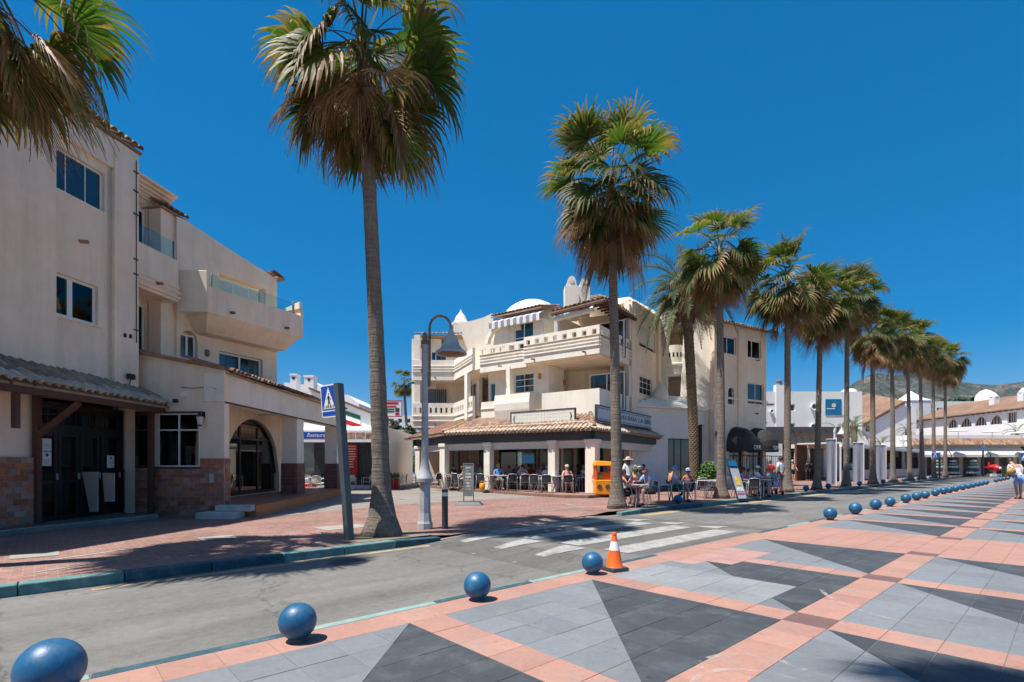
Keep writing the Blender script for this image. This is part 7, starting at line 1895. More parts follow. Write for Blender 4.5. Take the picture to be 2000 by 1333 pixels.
for k, (u, m, lab, ty) in enumerate(((1862, 0, 'tall rack of pale striped goods outside the shops', 'rack'), (1901, 0, 'pale shirt stand topped with a yellow hat before the shops', 'rack'), (1942, 1, 'bright red toy plane ride standing before the dark shop', 'float'), (1958, 3, 'dark green rubbish container beside the red plane ride', 'bin'), (1834, 4, 'stacked sand coloured display by the shop pier', 'rack'))):
    c = Vector((X(u, 60), 60, 0.03)); t = thing({'rack': 'goods_rack', 'float': 'plane_ride', 'bin': 'rubbish_bin'}[ty], lab, {'rack': 'rack', 'float': 'ride', 'bin': 'bin'}[ty], c)
    if ty == 'rack':
        mb = MB(); mb.tube([c, c + Vector((0, 0, 2.0))], 0.05, 6); mb.build('stand', M['steel_grey'], t)
        for i in range(5):
            mb = MB(); z = 0.35 + 0.34 * i; w = 0.55 - 0.07 * i; mb.box(c.x - w, c.x + w, c.y - w * 0.6, c.y + w * 0.6, z, z + 0.22); mb.build('folded_goods', M['goods'][(m, 2, 0, 3, m)[i]], t, bevel=0.04)
    elif ty == 'float':
        mb = MB(); mb.sphere((c.x, c.y, 1.0), 0.5, 16, 10, 0, (0.8, 1.5, 0.85)); mb.build('body', M['red'], t, smooth=True)
        mb = MB(); mb.box(c.x - 1.05, c.x + 1.05, c.y - 0.25, c.y + 0.25, 1.05, 1.15); mb.build('wing', M['red'], t, bevel=0.04)
        mb = MB(); mb.hexa([(c.x - 0.06, c.y + 0.5, 1.0), (c.x + 0.06, c.y + 0.5, 1.0), (c.x + 0.06, c.y + 0.8, 1.0), (c.x - 0.06, c.y + 0.8, 1.0), (c.x - 0.04, c.y + 0.65, 1.7), (c.x + 0.04, c.y + 0.65, 1.7), (c.x + 0.04, c.y + 0.8, 1.7), (c.x - 0.04, c.y + 0.8, 1.7)]); mb.build('tail_fin', M['red'], t)
        mb = MB(); mb.sphere((c.x, c.y - 0.72, 1.0), 0.14, 10, 8); mb.build('nose', M['white'], t, smooth=True)
        mb = MB(); mb.box(c.x - 0.6, c.x + 0.6, c.y - 0.35, c.y + 0.35, 0.03, 0.35); mb.box(c.x - 0.12, c.x + 0.12, c.y - 0.12, c.y + 0.12, 0.351, 0.62); mb.build('plinth', M['offwhite'], t)
    else:
        mb = MB(); mb.hexa([(c.x - 0.4, c.y - 0.3, 0.03), (c.x + 0.4, c.y - 0.3, 0.03), (c.x + 0.4, c.y + 0.3, 0.03), (c.x - 0.4, c.y + 0.3, 0.03), (c.x - 0.5, c.y - 0.4, 1.1), (c.x + 0.5, c.y - 0.4, 1.1), (c.x + 0.5, c.y + 0.4, 1.1), (c.x - 0.5, c.y + 0.4, 1.1)]); mb.build('body', M['leaf_dark'], t, bevel=0.04)
        mb = MB(); mb.box(c.x - 0.52, c.x + 0.52, c.y - 0.42, c.y + 0.42, 1.11, 1.2); mb.build('lid', M['charcoal'], t, bevel=0.03)
for k, (u, v, y) in enumerate(((1872, 838, 62), (1938, 840, 62), (1996, 842, 62))):
    c = Vector((X(u, y), y, 4.6)); t = thing('parasol', ('white parasol on the roof terrace above the last palms', 'white parasol on the roof terrace below the arches', 'white parasol on the roof terrace near the palm crown')[k], 'parasol', c, 0, 'white parasols on the shop roof terrace')
    mb = MB(); mb.tube([c, (c.x, c.y, Z(v, y))], 0.03, 6); mb.build('pole', M['white'], t)
    mb = MB(); mb.lathe([(1.0, -0.28), (1.02, -0.25), (0.02, 0.06)], (c.x, c.y, Z(v, y)), 8); mb.build('canopy', M['white'], t)
# more palms and trees
date_palm(Vector((X(1668, 52), 52, 0)), 5.4, 'bushy date palm between the banners and the white hotel', 31, 22, 0.25, 0.85)
date_palm(Vector((X(1722, 72), 72, 0)), 4.4, 'small date palm in front of the gabled house', 32, 16, 0.22, 0.85)
date_palm(Vector((X(1640, 58), 58, 0)), 5.2, 'date palm half hidden behind the far white lamp', 33, 20, 0.25, 0.9)
date_palm(Vector((X(1986, 66), 66, 4.2)), 1.6, 'spreading palm on the roof terrace of the shops', 34, 16, 0.2, 0.75)
date_palm(Vector((X(1772, 74), 74, 0)), 6.5, 'slender palm in front of the white tower', 35, 16, 0.2, 0.7)
r = random.Random(6)
for i in range(9):
    u = 1698 + i * 9 + r.uniform(-3, 3); y = 150 + r.uniform(-10, 20); rr = r.uniform(4, 6)
    leafy('hillside_tree', 'olive green tree on the slope, %s of the group above the gabled house' % 'first second third fourth fifth sixth seventh eighth ninth'.split()[i], (X(u, y), y, Z(790 - r.uniform(0, 6), y) - rr * 0.4), (rr, rr, rr * 0.7), 500, 1.4, M['leaf_far'], 80 + i, cat='tree', trunk=0.0, group='trees on the slope behind the houses')
for i in range(7):
    u = 1862 + i * 9 + r.uniform(-3, 3); y = 160; rr = r.uniform(3, 4.2)
    leafy('hedge_tree', 'dark green tree, %s from the dome in the line behind the long roof' % 'seventh sixth fifth fourth third second first'.split()[i], (X(u, y), y, Z(785, y) - rr * 0.4), (rr, rr, rr * 0.7), 400, 1.3, M['leaf_dark'], 90 + i, cat='tree', trunk=0.0, group='trees behind the long white roof')
# mountain
def hill_mat():
    m = bpy.data.materials.new('scrub covered mountain'); m.use_nodes = True
    N = m.node_tree.nodes; L = m.node_tree.links; b = N['Principled BSDF']; b.inputs['Roughness'].default_value = 1.0; b.inputs['Specular IOR Level'].default_value = 0.0
    g = N.new('ShaderNodeNewGeometry')
    def nz(s, d, lo, hi):
        t = N.new('ShaderNodeTexNoise'); t.inputs['Scale'].default_value = s; t.inputs['Detail'].default_value = d; t.inputs['Roughness'].default_value = 0.65; L.new(g.outputs['Position'], t.inputs['Vector'])
        q = N.new('ShaderNodeMapRange'); L.new(t.outputs['Fac'], q.inputs[0]); q.inputs[1].default_value = lo; q.inputs[2].default_value = hi; return q.outputs[0]
    mx = N.new('ShaderNodeMix'); mx.data_type = 'RGBA'; L.new(nz(0.012, 8, 0.42, 0.62), mx.inputs[0]); mx.inputs[6].default_value = (0.050, 0.058, 0.034, 1); mx.inputs[7].default_value = (0.155, 0.130, 0.098, 1)
    m2 = N.new('ShaderNodeMix'); m2.data_type = 'RGBA'; L.new(nz(0.05, 6, 0.45, 0.58), m2.inputs[0]); L.new(mx.outputs[2], m2.inputs[6]); m2.inputs[7].default_value = (0.026, 0.036, 0.022, 1)
    L.new(m2.outputs[2], b.inputs['Base Color']); return m
ridge = [(1400, 915), (1560, 850), (1640, 772), (1668, 748), (1690, 735), (1715, 727), (1740, 733), (1775, 731), (1800, 728), (1830, 731), (1862, 741), (1900, 750), (1940, 753), (1985, 748), (2040, 738), (2200, 742), (2500, 760), (3200, 800), (4200, 850)]
def ridge_v(u):
    for (a, b_), (c_, d_) in zip(ridge, ridge[1:]):
        if a <= u <= c_: return b_ + (d_ - b_) * (u - a) / (c_ - a)
    return 915
mb = MB(); nu, nv = 220, 36; Yr = 2600
for i in range(nu + 1):
    u = 1400 + 2800 * (i / nu) ** 1.7
    for j in range(nv + 1):
        t_ = j / nv; yy = Yr - 1500 * (1 - t_) if t_ <= 1 else Yr
        x = (u - 1000) / 1000 * yy * (1 + 0.0)
        h = max(0.0, (908 - ridge_v(u)) / 1000 * Yr + 1.4)
        z = h * (t_ ** 1.35) + (mnoise.fractal(Vector((x * 0.0022, yy * 0.0022, 0)), 0.9, 2.1, 6) * 60 * t_ ** 0.5 * (1 if t_ < 0.97 else 0.12)) * min(1, h / 200)
        mb.v.append((x, yy, max(-0.7, z)))
for i in range(nu):
    for j in range(nv):
        a = i * (nv + 1) + j; mb.f.append((a, a + nv + 1, a + nv + 2, a + 1)); mb.m.append(0)
hl = mb.build('mountain', hill_mat(), smooth=True); tag(hl, 'scrub covered grey green mountain behind the town', kind='structure')

# far air: closed box of thin haze round camera and scene
hz = MB(); hz.box(-900, 6500, -120, 3200, -1.8, 520)
ho = hz.build('haze', None); ho['kind'] = 'stuff'; ho['label'] = 'thin blue sea haze over the whole scene'
hm = bpy.data.materials.new('haze'); hm.use_nodes = True; hn = hm.node_tree; hn.nodes.remove(hn.nodes['Principled BSDF'])
pv = hn.nodes.new('ShaderNodeVolumePrincipled'); pv.inputs['Color'].default_value = (0.40, 0.62, 1.0, 1); pv.inputs['Density'].default_value = HAZE; pv.inputs['Anisotropy'].default_value = 0.0
hn.links.new(pv.outputs[0], hn.nodes['Material Output'].inputs['Volume']); ho.data.materials.append(hm)
# ------------------------------------------------------------------ street furniture
M['ball'] = mat('blue painted concrete', (0.010, 0.098, 0.215), 0.42, var=0.14, scale=6, bump=0.10, bscale=38, local=True, objvar=0.08, dirt=(0.10, 0.19, 0.26), dirt_amt=0.6, dirt_scale=7, specks=0.2, speck_scale=30)
M['ball_foot'] = mat('chipped concrete foot', (0.10, 0.10, 0.10), 0.9, var=0.4, scale=20, local=True)
mb = MB(); mb.sphere((0, 0, 0.172), 0.158, 40, 24); ball_me = mb.mesh('ball', M['ball'], True)
mb = MB(); mb.lathe([(0.088, -0.03), (0.092, 0.004), (0.080, 0.02), (0.072, 0.045)], (0, 0, 0), 20); foot_me = mb.mesh('foot', M['ball_foot'], True)
ords = 'first second third fourth fifth sixth seventh eighth ninth tenth eleventh twelfth thirteenth fourteenth fifteenth sixteenth seventeenth eighteenth nineteenth twentieth'.split()
def ball(p, lab, grp, s, rz):
    t = thing('ball_bollard', lab, 'bollard', p, rz, grp)
    inst('sphere', ball_me, t, (0, 0, 0), (0, 0, 0), (s, s, s)); inst('foot', foot_me, t, (0, 0, 0), (0, 0, 0), (s, s, s)); return t
brng = random.Random(9)
near_a = [None, 1.48, 3.30, 5.18, 14.67, 16.87, 19.07, 20.9, 23.3, 25.2, 26.9, 29.2, 31.3, 33.0, 35.0, 37.4, 39.6, 41.7, 44, 46.1, 48.6, 55.4, 59, 62.3, 65.9]
words_ = ords + ['twenty first', 'twenty second', 'twenty third', 'twenty fourth', 'twenty fifth']
for i, a in enumerate(near_a):
    if a is None:
        y_ = 3.05; p = Vector(((99 - 1000) / 1000 * y_, y_, 0)); lab = 'blue ball bollard cut by the bottom edge, nearest of the promenade row'
    else:
        p = S(a, 4.16, 0)
        lab = {1: 'blue ball bollard with chipped foot, second of the promenade row', 3: 'blue ball bollard standing right beside the traffic cone'}.get(i, 'blue ball bollard, %s along the promenade kerb from the camera' % words_[i])
    ball(p, lab, 'blue ball bollards along the promenade kerb', (1.09, 0.91, 0.89, 0.86)[i] if i < 4 else 1.0 * brng.uniform(0.97, 1.03), brng.uniform(0, 6))
for i, a in enumerate((16.4, 23.4, 29.1, 32.7, 38.9, 45, 51.8, 57.6, 63.3)):
    ball(S(a, b_far(a) + 0.42, 0.034), 'blue ball bollard, %s along the cafe side kerb from the crossing' % words_[i], 'blue ball bollards along the cafe side kerb', 0.95, brng.uniform(0, 6))
# traffic cone
c = G(1200, 1114, 0); t = thing('traffic_cone', 'orange traffic cone with one white band beside a blue ball', 'cone', c, 0.5)
loc = Vector((0, 0, 0))
def local_build(mb, name, m, parent, **k):
    me = mb.mesh(name, m, bool(k.get('smooth'))); 
    if isinstance(k.get('smooth'), float): auto_smooth(me, k['smooth'])
    o = inst(name, me, parent)
    if k.get('bevel'): md = o.modifiers.new('edge', 'BEVEL'); md.width = k['bevel']; md.segments = 2
    return o
mb = MB(); pts = [(-0.14, -0.14), (0.14, -0.14), (0.14, 0.14), (-0.14, 0.14)]; mb.hexa([(x, y, 0.0) for x, y in pts] + [(x * 0.93, y * 0.93, 0.05) for x, y in pts]); local_build(mb, 'base', M['charcoal'], t, bevel=0.012)
mb = MB(); mb.lathe([(0.118, 0.05), (0.108, 0.065), (0.070, 0.27)], (0, 0, 0), 24, cap=False); local_build(mb, 'body', M['orange'], t, smooth=True)
mb = MB(); mb.lathe([(0.0705, 0.27), (0.046, 0.385)], (0, 0, 0), 24, cap=False); local_build(mb, 'band', M['white'], t, smooth=True)
mb = MB(); mb.lathe([(0.0455, 0.385), (0.028, 0.47), (0.034, 0.475), (0.030, 0.5), (0.018, 0.505)], (0, 0, 0), 20); local_build(mb, 'tip', M['orange'], t, smooth=35.0)
# crosswalk sign on a leaning square post
def crosswalk(base, top, size, lab, ang_n, side=-1):
    t = thing('crosswalk_sign', lab, 'sign', base); b = Vector(base); tp = Vector(top)
    w = 0.068 * size / 0.56
    mb = MB(); ax = Vector((0.82, -0.57, 0)); ay = Vector((0.57, 0.82, 0))
    q = [-ax * w - ay * w, ax * w - ay * w, ax * w + ay * w, -ax * w + ay * w]
    mb.hexa([b + p for p in q] + [tp + p for p in q]); mb.build('post', M['steel_post'], t, bevel=0.006)
    n = Vector((math.cos(ang_n), math.sin(ang_n), 0)); d = Vector((-n.y, n.x, 0)); up = (tp - b).normalized()
    c = tp + d * side * (size / 2 + 0.03) - up * (size * 0.55) + n * 0.03
    def face(pts, off): return [c + d * x * size + up * y * size + n * off for x, y in pts]
    def plate(pts, off, m, name, th=0.003, par=t):
        mb = MB(); f = face(pts, off); bk = face(pts, off - th); k = len(pts)
        mb.add(f + bk, [tuple(range(k)), tuple(reversed(range(k, 2 * k)))] + [((i + 1) % k, i, k + i, k + (i + 1) % k) for i in range(k)]); return mb.build(name, m, par)
    def rrect(x0, x1, y0, y1, r):
        o = []
        for cx, cy, a0 in ((x1 - r, y1 - r, 0), (x0 + r, y1 - r, 90), (x0 + r, y0 + r, 180), (x1 - r, y0 + r, 270)):
            o += [(cx + r * math.cos(R(a0 + k * 22.5)), cy + r * math.sin(R(a0 + k * 22.5))) for k in range(5)]
        return o
    bd = plate(rrect(-0.5, 0.5, -0.56, 0.56, 0.08), 0.0, M['white'], 'panel', 0.02)
    plate(rrect(-0.45, 0.45, -0.31, 0.51, 0.05), 0.0032, M['blue_sign'], 'blue_field', 0.003, bd)
    plate(rrect(-0.45, 0.45, -0.51, -0.36, 0.04), 0.0032, M['blue_sign'], 'blue_band', 0.003, bd)
    plate([(-0.36, -0.27), (0.36, -0.27), (0.0, 0.46)], 0.0064, M['white'], 'triangle', 0.003, bd)
    man = [[(-0.02, 0.22), (0.03, 0.26), (0.06, 0.22), (0.03, 0.17)], [(-0.05, 0.16), (0.06, 0.17), (0.07, 0.0), (-0.03, -0.01)], [(-0.03, 0.0), (0.04, 0.0), (-0.06, -0.24), (-0.11, -0.24)], [(0.0, 0.0), (0.07, 0.0), (0.13, -0.24), (0.08, -0.24)], [(-0.05, 0.15), (-0.01, 0.15), (-0.10, 0.02), (-0.13, 0.04)], [(0.05, 0.15), (0.08, 0.12), (0.16, 0.04), (0.14, 0.0)]]
    mbm = MB()
    for poly in man: mbm.poly(face(poly, 0.0072))
    for k in range(6): x = -0.30 + k * 0.11; mbm.poly(face([(x, -0.25), (x + 0.05, -0.25), (x + 0.07, -0.15), (x + 0.03, -0.15)], 0.0072))
    mm = mbm.build('walking_figure', M['black'], bd); mm['kind'] = 'stuff'
    return t
M['steel_post'] = mat('slate grey post paint', (0.065, 0.085, 0.095), 0.55, var=0.12, scale=5, dirt=(0.14, 0.14, 0.13), dirt_amt=0.4)
b0 = G(682, 1055, 0.03); tp = P(661, 749, b0.y - 0.05)
crosswalk(b0, tp, 0.54, 'blue pedestrian crossing sign on a leaning slate grey post', math.atan2(-0.77, -0.63))
crosswalk(Vector((X(1835, 52), 52, 0.03)), Vector((X(1835, 52), 52, 2.65)), 0.62, 'small blue pedestrian crossing sign far down by the last palms', R(-125))
crosswalk(Vector((X(1993, 44), 44, 0.03)), Vector((X(1992, 44), 44, 2.45)), 0.6, 'blue pedestrian crossing sign far down above the walking man', R(-135), side=1)
# street lamps with swan neck and bell shade
def street_lamp(base, k, lab, m_post, m_arm, dirx=1.0):
    t = thing('street_lamp', lab, 'street lamp', base); b = Vector(base)
    mb = MB(); mb.lathe([(0.17 * k, 0), (0.17 * k, 0.12 * k), (0.15 * k, 0.17 * k), (0.125 * k, 0.35 * k), (0.112 * k, 0.98 * k)], b, 8); mb.build('base', m_post, t)
    mb = MB(); mb.lathe([(0.112 * k, 0.985 * k), (0.185 * k, 1.03 * k), (0.19 * k, 1.10 * k), (0.16 * k, 1.16 * k), (0.115 * k, 1.28 * k), (0.10 * k, 1.36 * k), (0.078 * k, 1.5 * k), (0.068 * k, 4.0 * k)], b, 16); mb.build('post', m_post, t, smooth=30.0)
    mb = MB(); mb.lathe([(0.085 * k, 3.98 * k), (0.085 * k, 4.1 * k), (0.05 * k, 4.14 * k), (0.055 * k, 4.22 * k), (0.03 * k, 4.27 * k), (0.0, 4.31 * k)], b, 12); mb.build('finial', m_arm, t, smooth=30.0)
    x0 = 0.10 * k * dirx; pts = [b + Vector((x0, 0, 3.1 * k)), b + Vector((x0, 0, 3.5 * k)), b + Vector((x0, 0, 4.3 * k))]
    rr = 0.235 * k
    for i in range(1, 13):
        a = math.pi * i / 12; pts.append(b + Vector((x0 + dirx * rr * (1 - math.cos(a)), 0, 4.38 * k + rr * math.sin(a) * 1.15)))
    pts.append(b + Vector((x0 + dirx * 2 * rr, 0, 4.22 * k)))
    mb = MB(); mb.tube(pts, 0.028 * k, 10); mb.build('swan_neck', m_arm, t, smooth=True)
    for z in (3.42, 3.95):
        mb = MB(); mb.lathe([(0.095 * k, z * k), (0.095 * k, (z + 0.06) * k)], b, 12); mb.tube([b + Vector((0, 0, (z + 0.03) * k)), b + Vector((x0, 0, (z + 0.03) * k))], 0.03 * k, 6); mb.build('clamp', m_post, t)
    c = b + Vector((x0 + dirx * 2 * rr, 0, 0))
    mb = MB(); mb.lathe([(0.335 * k, 3.83 * k), (0.345 * k, 3.81 * k), (0.335 * k, 3.86 * k), (0.25 * k, 3.92 * k), (0.185 * k, 4.02 * k), (0.15 * k, 4.13 * k), (0.135 * k, 4.2 * k), (0.075 * k, 4.22 * k), (0.06 * k, 4.3 * k), (0.045 * k, 4.36 * k)], c, 28); mb.build('bell_shade', m_post, t, smooth=35.0)
    mb = MB(); mb.lathe([(0.32 * k, 3.835 * k), (0.12 * k, 3.80 * k), (0.0, 3.79 * k)], c, 20, cap=False); mb.build('lens', m_arm, t)
    return t
b0 = G(830, 1033, 0.03)
sl0 = street_lamp(b0, 0.98, 'grey street lamp with rusty swan neck and bell shade beside the tall palm', M['lamp_grey'], M['rust'])
street_lamp(Vector((X(1630, 42), 42, 0.03)), 1.02, 'white swan neck lamp among the palms near the banners', M['lamp_white'], M['lamp_white'])
street_lamp(Vector((X(1765, 58), 58, 0.03)), 1.0, 'slim white lamp on a stone plinth between far palms', M['lamp_white'], M['lamp_white'], -1.0)
t = thing('lantern_post', 'far lamp post with white cone cap in front of the shops', 'street lamp', Vector((X(1920, 58), 58, 0.03))); b = base_of(t)
mb = MB(); mb.tube([b, b + Vector((0, 0, 3.0))], 0.08, 8); mb.build('post', M['charcoal'], t); mb = MB(); mb.lathe([(0.5, 3.0), (0.3, 3.2), (0.12, 3.5), (0.05, 3.9)], b, 12); mb.build('cap', M['lamp_white'], t)
for sg in (-1, 1): mb = MB(); mb.tube([b + Vector((0, 0, 2.1)), b + Vector((sg * 0.45, 0, 2.15))], 0.05, 6); mb.build('arm', M['charcoal'], t)
# bollard
c = G(869, 1033, 0.03); t = thing('post_bollard', 'slim black post bollard with white band beside the lamp', 'bollard', c)
mb = MB(); mb.lathe([(0.066, 0), (0.066, 0.7), ], c, 20); mb.lathe([(0.066, 0.78), (0.066, 0.83), (0.055, 0.845)], c, 20); mb.build('post', M['charcoal'], t, smooth=30.0)
mb = MB(); mb.lathe([(0.0665, 0.70), (0.0665, 0.78)], c, 20); mb.build('band', M['white'], t, smooth=30.0)
# menu board on the plaza
c = G(915, 986, 0.03); t = thing('menu_board', 'tall glass fronted menu board on a dark water filled base', 'sign board', c, 0)
fm_ = Frame((c.x - 0.2, c.y + 0.02), (c.x + 0.2, c.y - 0.06))
mb = MB(); q = [(-0.46, -0.3), (0.5, -0.34), (0.5, 0.28), (-0.46, 0.3)]; mb.hexa([(c.x + x, c.y + y, 0.03) for x, y in q] + [(c.x + x * 0.75, c.y + y * 0.7, 0.14) for x, y in q]); mb.build('base', M['steel_post'], t, bevel=0.02)
mb = MB(); fm_.box(mb, 0.04, 0.37, -0.02, 0.02, 0.32, 1.40); bd = mb.build('panel', mat('menu glass', (0.16, 0.22, 0.23), 0.25, var=0.3, scale=5), t)
for s in (0.02, 0.37): mb = MB(); fm_.box(mb, s, s + 0.025, -0.03, 0.03, 0.12, 1.42); mb.build('frame_post', M['steel_grey'], t)
mb = MB(); fm_.box(mb, 0.02, 0.395, -0.03, 0.03, 1.421, 1.45); mb.build('frame_top', M['steel_grey'], t)
M['menu_print'] = mat('menu print', (0.55, 0.58, 0.56), 0.6, var=0.5, scale=14)
r = random.Random(3)
for i in range(8):
    z = 1.30 - i * 0.105; mb = MB(); w = r.uniform(0.06, 0.13); fm_.box(mb, 0.205 - w, 0.205 + w, 0.021, 0.024, z - 0.03, z + 0.02); mb.build('menu_line', (M['menu_print'], M['food'], M['menu_print'])[i % 3], bd)
# leaning ice cream board beside the fan palm
y = 20.2; t = thing('ice_cream_board', 'black framed ice cream board leaning beside the fan palm foot', 'sign board', P(1447, 975, y))
a0, a1, a2, a3 = P(1441, 976, y), P(1460, 975, y), P(1437, 897, y + 0.35), P(1418, 896, y + 0.35)
def slab4(q, th, m, name, par):
    nn = (q[1] - q[0]).cross(q[3] - q[0]).normalized(); mb = MB(); mb.hexa([p + nn * th for p in q][::-1] + [p for p in q][::-1] if False else [q[0] + nn * th, q[1] + nn * th, q[1], q[0], q[3] + nn * th, q[2] + nn * th, q[2], q[3]]); return mb.build(name, m, par)
slab4([a0, a1, a2, a3], -0.06, M['charcoal'], 'frame', t)
def sub(u0, u1, w0, w1, off):
    f = lambda u, w: (a0 + (a1 - a0) * u) * (1 - w) + (a3 + (a2 - a3) * u) * w + Vector((0, -off, 0))
    return [f(u0, w0), f(u1, w0), f(u1, w1), f(u0, w1)]
bd = slab4(sub(0.08, 0.92, 0.02, 0.76, 0.02), 0.006, M['banner'], 'poster', t)
M['poster_yellow'] = mat('yellow poster print', (0.7, 0.45, 0.05), 0.6, var=0.4, scale=7); M['poster_red'] = mat('red poster print', (0.45, 0.06, 0.12), 0.6, var=0.5, scale=7)
slab4(sub(0.3, 0.72, 0.34, 0.56, 0.032), 0.004, M['poster_yellow'], 'ice_cream_picture', bd); slab4(sub(0.14, 0.86, 0.12, 0.16, 0.032), 0.004, M['poster_red'], 'printed_band', bd); slab4(sub(0.14, 0.86, 0.2, 0.3, 0.032), 0.004, M['menu_print'], 'printed_band', bd); slab4(sub(0.1, 0.9, 0.82, 0.95, 0.02), 0.004, M['poster_blue'], 'header', t)
# yellow coin ride
y = 21.6; c = Vector((X(1177, y), y, TZ)); t = thing('coin_ride', 'yellow and orange coin operated kiosk ride beside the corner column', 'kiosk', c)
mb = MB(); w = 0.36; mb.box(c.x - w, c.x + w, y - 0.3, y + 0.3, TZ, TZ + 0.62); mb.build('body', M['yellow'], t, bevel=0.04)
for sx in (-1, 1):
    for sy in (-1, 1): mb = MB(); mb.box(c.x + sx * (w - 0.05) - 0.045, c.x + sx * (w - 0.05) + 0.045, y + sy * 0.24 - 0.045, y + sy * 0.24 + 0.045, TZ + 0.62, TZ + 1.22); mb.build('corner_post', M['orange'], t)
mb = MB(); mb.hexa([(c.x - w - 0.04, y - 0.34, TZ + 1.2), (c.x + w + 0.04, y - 0.34, TZ + 1.2), (c.x + w + 0.04, y + 0.34, TZ + 1.2), (c.x - w - 0.04, y + 0.34, TZ + 1.2), (c.x - w + 0.02, y - 0.28, TZ + 1.42), (c.x + w + 0.0, y - 0.28, TZ + 1.38), (c.x + w, y + 0.28, TZ + 1.38), (c.x - w + 0.02, y + 0.28, TZ + 1.42)]); mb.build('roof', M['yellow'], t, bevel=0.03)
mb = MB(); mb.box(c.x - w + 0.06, c.x + w - 0.06, y - 0.2, y + 0.2, TZ + 0.63, TZ + 0.95); mb.build('inner_drum', M['orange'], t, bevel=0.05)
for k, x in enumerate((-0.18, 0.16)): mb = MB(); mb.lathe([(0.10, 0), (0.10, 0.02)], (0, 0, 0), 14); mb.v = [(c.x + x + p[0], y - 0.30 - p[2], TZ + 0.33 + p[1]) for p in mb.v]; mb.build('coin_hatch', M['wood_brown'], t)
mb = MB(); mb.box(c.x - 0.26, c.x - 0.08, y - 0.26, y - 0.22, TZ + 0.70, TZ + 0.9); mb.build('picture', M['leaf'], t)
# red planters with agaves
def agave(c, lab, k=1.0):
    t = thing('plant_pot', lab, 'plant', c); c = Vector(c)
    mb = MB(); mb.lathe([(0.26 * k, 0), (0.34 * k, 0.42 * k), (0.37 * k, 0.42 * k), (0.37 * k, 0.48 * k), (0.31 * k, 0.48 * k), (0.30 * k, 0.42 * k)], c, 20); mb.build('pot', M['red'], t, smooth=30.0)
    for i in range(22):
        a = i * 2.4; e = R(25 + 55 * (i / 22)); l = 0.62 * k; d = Vector((math.cos(a) * math.cos(e), math.sin(a) * math.cos(e), math.sin(e))); s = Vector((-math.sin(a), math.cos(a), 0)) * 0.04 * k; o = c + Vector((0, 0, 0.42 * k))
        mb = MB(); m_ = o + d * l * 0.55; tp_ = o + d * l + Vector((0, 0, -0.05)); mb.add([o - s * 0.6, o + s * 0.6, m_ + s, m_ - s, tp_], [(0, 1, 2, 3), (3, 2, 4)]); mb.build('leaf', M['leaf'], t)
agave(G(697, 953, 0.03) , 'red pot with spiky agave in front of the white plaza chairs', 0.95)
for k, (u, y) in enumerate(((600, 27.4), (766, 29))):
    c = Vector((X(u, y), y, 0.03)); t = thing('red_planter', ('low red planter box under the restaurant awning', 'red planter box among the white plaza chairs')[k], 'planter', c); mb = MB(); mb.box(c.x - 0.4, c.x + 0.4, y - 0.25, y + 0.25, 0.03, 0.6); mb.build('box', M['red'], t, bevel=0.03); 
    mb = MB()
    for i in range(60):
        p = Vector((c.x + rnd.uniform(-0.35, 0.35), y + rnd.uniform(-0.2, 0.2), 0.6)); d = Vector((rnd.uniform(-0.15, 0.15), rnd.uniform(-0.1, 0.1), rnd.uniform(0.15, 0.4))); mb.add([p, p + Vector((0.05, 0, 0)) + d * 0.5, p + d, p - Vector((0.05, 0, 0)) + d * 0.5], [(0, 1, 2, 3)])
    mb.build('greenery', M['leaf'], t, kind='stuff')
# ------------------------------------------------------------------ cafe chairs and tables
def tube_me(name, pts, r, m=None, n=6): mb = MB(); mb.tube(pts, r, n); return mb.mesh(name, m or M['alu'], True)
CH = {}
for sg in (-1, 1):
    CH['side', sg] = tube_me('side frame', [(sg * 0.25, -0.24, 0), (sg * 0.24, -0.22, 0.44), (sg * 0.245, -0.22, 0.62), (sg * 0.25, -0.16, 0.66), (sg * 0.25, 0.10, 0.66), (sg * 0.235, 0.20, 0.60)], 0.0135)
    CH['rear', sg] = tube_me('rear leg', [(sg * 0.24, 0.27, 0), (sg * 0.225, 0.20, 0.42), (sg * 0.21, 0.24, 0.72)], 0.0135)
CH['top'] = tube_me('back hoop', [(-0.21, 0.24, 0.72), (-0.17, 0.27, 0.80), (0.0, 0.285, 0.82), (0.17, 0.27, 0.80), (0.21, 0.24, 0.72)], 0.0135)
CH['bar'] = tube_me('cross bar', [(-0.235, -0.22, 0.30), (0.235, -0.22, 0.30)], 0.010)
mb = MB(); mb.hexa([(-0.225, -0.22, 0.425), (0.225, -0.22, 0.425), (0.215, 0.2, 0.405), (-0.215, 0.2, 0.405), (-0.225, -0.22, 0.445), (0.225, -0.22, 0.445), (0.215, 0.2, 0.425), (-0.215, 0.2, 0.425)]); CH['seat'] = mb.mesh('seat', M['weave'])
mb = MB()
for i in range(4):
    x0, x1 = -0.205 + i * 0.1025, -0.205 + (i + 1) * 0.1025; c0, c1 = 0.03 * (1 - (x0 / 0.205) ** 2), 0.03 * (1 - (x1 / 0.205) ** 2)
    mb.hexa([(x0, 0.21 + c0, 0.47), (x1, 0.21 + c1, 0.47), (x1, 0.225 + c1, 0.47), (x0, 0.225 + c0, 0.47), (x0, 0.235 + c0, 0.79), (x1, 0.235 + c1, 0.79), (x1, 0.25 + c1, 0.79), (x0, 0.25 + c0, 0.79)])
CH['back'] = mb.mesh('back', M['weave'])
WEAVE_WHITE = {k: CH[k].copy() for k in ('seat', 'back')}
for me in WEAVE_WHITE.values(): me.materials.clear(); me.materials.append(M['offwhite'])
